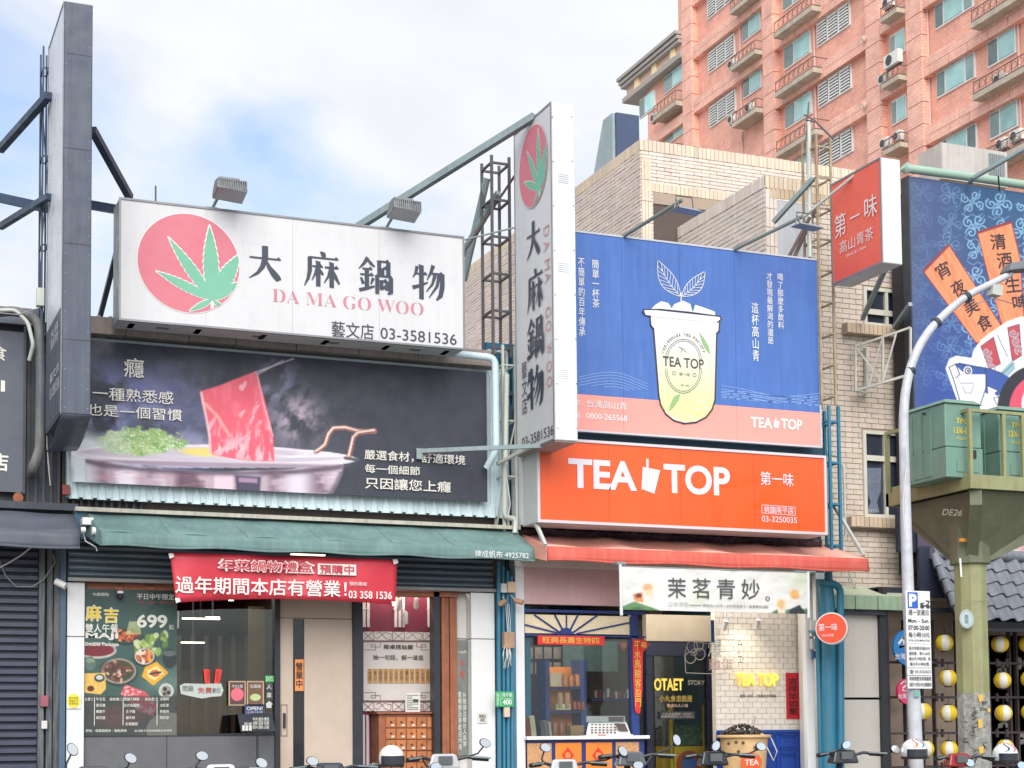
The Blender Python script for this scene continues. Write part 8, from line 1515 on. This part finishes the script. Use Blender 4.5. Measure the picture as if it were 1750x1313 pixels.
# ---------------- scooters at the kerb
def scooter(cxpx, y, m, label, ms=(), tilt=0, head=True, zoff=0):
    c0 = at(cxpx, 1300, y); X_ = float(c0[0]); t = thing('scooter', label, 'scooter', (X_, y, 0), 'scooters parked along the kerb')
    z = .0
    # front faces the shops; we see the rear and bars from behind
    body = MB(); prof = [(-.78, .52, .10), (-.7, .72, .13), (-.35, .76, .16), (0, .74, .15), (.12, .50, .13)]
    V_ = []
    for yy, zz_, hw in prof: V_.append([(X_-hw, y+yy, zz_-.34), (X_-hw, y+yy, zz_-.06), (X_-hw*.6, y+yy, zz_), (X_+hw*.6, y+yy, zz_), (X_+hw, y+yy, zz_-.06), (X_+hw, y+yy, zz_-.34)])
    for A_, B_ in zip(V_, V_[1:]):
        for k in range(5): body.quad(A_[k], A_[k+1], B_[k+1], B_[k])
    body.ngon(V_[0]); body.ngon(V_[-1][::-1]); body.sm = True; body.build('rear_body', m, t)
    MB().hexa([(X_-.13, y-.62, .74), (X_+.13, y-.62, .74), (X_+.13, y+.05, .76), (X_-.13, y+.05, .76), (X_-.1, y-.58, .82), (X_+.1, y-.58, .82), (X_+.09, y+.02, .81), (X_-.09, y+.02, .81)]).build('seat', M_black, t, bevel=.02)
    MB().box(X_-.16, X_+.16, y+.0, y+.42, .24, .32).build('footboard', m, t, bevel=.02)
    MB().hexa([(X_-.2, y+.36, .3), (X_+.2, y+.36, .3), (X_+.17, y+.5, .3), (X_-.17, y+.5, .3), (X_-.16, y+.5, .98), (X_+.16, y+.5, .98), (X_+.12, y+.66, .9), (X_-.12, y+.66, .9)]).build('leg_shield', m, t, bevel=.03)
    for yy in (-.6, .72):
        w_ = MB(); w_.lathe([(.16, -.045), (.23, -.05), (.25, 0), (.23, .05), (.16, .045)], (X_, y+yy, .25), 22, (Vector((0, 1, 0)), Vector((0, 0, 1)), Vector((1, 0, 0)))); wo_ = w_.build('wheel', mat('rubber', (.02, .02, .02, 1), .8), t); MB().lathe([(.15, -.03), (.15, .03)], (X_, y+yy, .25), 18, (Vector((0, 1, 0)), Vector((0, 0, 1)), Vector((1, 0, 0)))).build('rim', M_galv, wo_)
    hz_ = 1.06+zoff; b = MB(); b.tube([(X_-.33, y+.34, hz_+.0), (X_-.2, y+.42, hz_+.02), (X_, y+.48, hz_-.03), (X_+.2, y+.42, hz_+.02), (X_+.33, y+.34, hz_)], .014, 8); b.tube([(X_, y+.5, hz_-.03), (X_, y+.58, .8)], .03, 8); hb = b.build('handlebar', M_black, t)
    for s_ in (-1, 1):
        MB().tube([(X_+s_*.24, y+.39, hz_+.01), (X_+s_*.36, y+.325, hz_)], .02, 10).build('grip', mat('rubber', None), hb); MB().tube([(X_+s_*.22, y+.36, hz_+.02), (X_+s_*.36, y+.27, hz_+.01)], .007, 6).build('brake_lever', M_galv, hb)
    if head: MB().hexa([(X_-.15, y+.4, hz_-.08), (X_+.15, y+.4, hz_-.08), (X_+.1, y+.6, hz_-.08), (X_-.1, y+.6, hz_-.08), (X_-.11, y+.42, hz_+.05), (X_+.11, y+.42, hz_+.05), (X_+.06, y+.56, hz_+.04), (X_-.06, y+.56, hz_+.04)]).build('instrument_cowl', m, t, bevel=.02)
    MB().box(X_-.06, X_+.06, y+.385, y+.399, hz_-.04, hz_+.03).build('dial', mat('dial_glass', (.1, .11, .12, 1), .1), t)
    for (mx_, my_, kx, st) in ms:
        mc = at(mx_, my_, y+.4); s_ = -1 if mc[0] < X_ else 1; MB().tube([(X_+s_*.2, y+.42, hz_+.02), ((X_+s_*.2+mc[0])/2+s_*.02, y+.42, (hz_+mc[2])/2-.02), (mc[0], y+.42, mc[2]-.02)], .008, 6).build('mirror_stem', M_black, t)
        a = Vector((.25*kx, -1, .12)).normalized(); u_ = a.cross(Vector((0, 0, 1))).normalized(); v_ = u_.cross(a).normalized(); a_t = math.radians(st); U2, V2 = u_*math.cos(a_t)+v_*math.sin(a_t), -u_*math.sin(a_t)+v_*math.cos(a_t)
        mo = MB().lathe([(.02, -.045), (.042, -.03), (.054, 0), (.052, .006)], mc, 22, (U2, V2, a), sx=1.0, sy=.72).build('mirror_shell', M_black if kx < 2 else M_white, t); MB().lathe([(.047, 0), (.047, .002)], V3(mc)+a*.0075, 22, (U2, V2, a), sx=1.0, sy=.72).build('mirror_glass', mat('mirror', (.82, .84, .86, 1), .04, metal=1, var=0), mo)
    MB().box(X_-.09, X_+.09, y-.8, y-.79, .5, .6).build('tail_light', pm(150, 20, 20), t); return t
body_ = [pm(70, 72, 76, .8, .25), pm(226, 228, 230, .8, .25), pm(54, 60, 74, .8, .25), pm(190, 192, 196, .8, .25), pm(206, 208, 212, .8, .25), pm(96, 98, 104, .8, .25), pm(40, 44, 52, .8, .25), pm(60, 62, 68, .8, .25), pm(150, 40, 40, .8, .25)]
SCO = [(173, 'dark grey scooter before the white pillar and food poster', [(124, 1281, 0, 60), (223, 1296, .5, 30)]), (398, 'white scooter before the grey kick panel under the menu board', [(345, 1292, .5, 10), (447, 1304, 0, 30)]), (590, 'navy scooter before the pale sliding door', [(534, 1301, 0, 10), (640, 1311, 0, 0)]), (790, 'silver scooter before the restaurant pillar with one raised mirror', [(829, 1270, 0, 20), (745, 1311, 0, 0)]), (1000, 'pale grey scooter before the tea shop counter', [(932, 1278, 0, 20), (1064, 1284, 0, 50)]),
       (1118, 'dark scooter with shiny cowl before the glass door', [(1156, 1265, 0, 70), (1090, 1308, 0, 0)]), (1262, 'black scooter with two raised mirrors before the cup display', [(1223, 1275, 0, -50), (1300, 1276, 0, 15)]), (1490, 'dark scooter with long mirrors before the pale panelled wall', [(1446, 1273, 0, -30), (1530, 1281, 0, 20)]), (1690, 'red scooter before the stained green pole base', [(1657, 1304, 0, 10), (1745, 1308, 0, 0)])]
for k, (cx_, lab, ms) in enumerate(SCO): scooter(cx_, -4.4, body_[k], lab, ms, zoff=[0, 0, 0, .06, .0, .06, .05, .05, .0][k])
def helmet(px_, py_, y, m, label, r=.128, stripe=None):
    c0 = at(px_, py_, y); t = thing('helmet', label, 'helmet', c0); pr_ = [(r*math.cos(a), r*.95*math.sin(a)) for a in np.linspace(-.55, 1.5, 14)]; MB().lathe(pr_, c0, 26, sx=.9, sy=1.08).build('shell', m, t)
    b = MB(); n = 16; 
    for i in range(n):
        a0_, a1_ = math.pi*1.1+i*math.pi*.8/n, math.pi*1.1+(i+1)*math.pi*.8/n
        b.quad(*[(c0[0]+r*1.03*.9*math.cos(a_), c0[1]+r*1.03*1.08*math.sin(a_), c0[2]+z_) for a_, z_ in ((a0_, -.05), (a1_, -.05), (a1_, .02), (a0_, .02))])
    b.sm = True; b.build('visor', mat('visor_dark', (.03, .035, .05, 1), .08), t)
    MB().lathe([(r*.97, -.012), (r*.99, 0), (r*.97, .012)], (c0[0], c0[1], c0[2]-.062), 26, sx=.9, sy=1.08).build('rim_band', mat('rubber', None), t)
    if stripe:
        for s_ in (-1, 0, 1):
            b = MB(); n = 10
            for i in range(n):
                a0_, a1_ = .3+i*1.1/n, .3+(i+1)*1.1/n; ph0, ph1 = -1.57+s_*.7+.3*math.sin(i*.6), -1.57+s_*.7+.3*math.sin((i+1)*.6); 
                def q_(a_, ph): return (c0[0]+1.012*r*.9*math.cos(a_)*math.cos(ph), c0[1]+1.012*r*1.08*math.cos(a_)*math.sin(ph), c0[2]+1.012*r*.95*math.sin(a_))
                b.quad(q_(a0_, ph0-.12), q_(a0_, ph0+.12), q_(a1_, ph1+.12), q_(a1_, ph1-.12))
            b.sm = True; b.build('stripe', stripe[(s_+1) % len(stripe)], t)
    return t
helmet(669, 1296, -4.1, mat('cream_helmet', C(232, 232, 218, .85), .15, var=.02), 'plain cream helmet resting on the scooter before the drawer cabinet', .115)
helmet(1562, 1284, -4.1, pm(230, 232, 236, .85, .15), 'white racing helmet with orange and blue stripes beside the lamp pole', .125, [pm(236, 110, 50), pm(60, 110, 180), pm(60, 60, 66)])
helmet(1718, 1291, -4.1, pm(226, 230, 234, .85, .15), 'white helmet with dark and pink stripes right of the green pole', .125, [pm(60, 70, 80), pm(196, 70, 110), pm(100, 170, 160)])
# ================================================================== lettering
make_text()
for o in list(bpy.data.objects):
    if o.type == 'LIGHT': o['kind'] = 'helper'
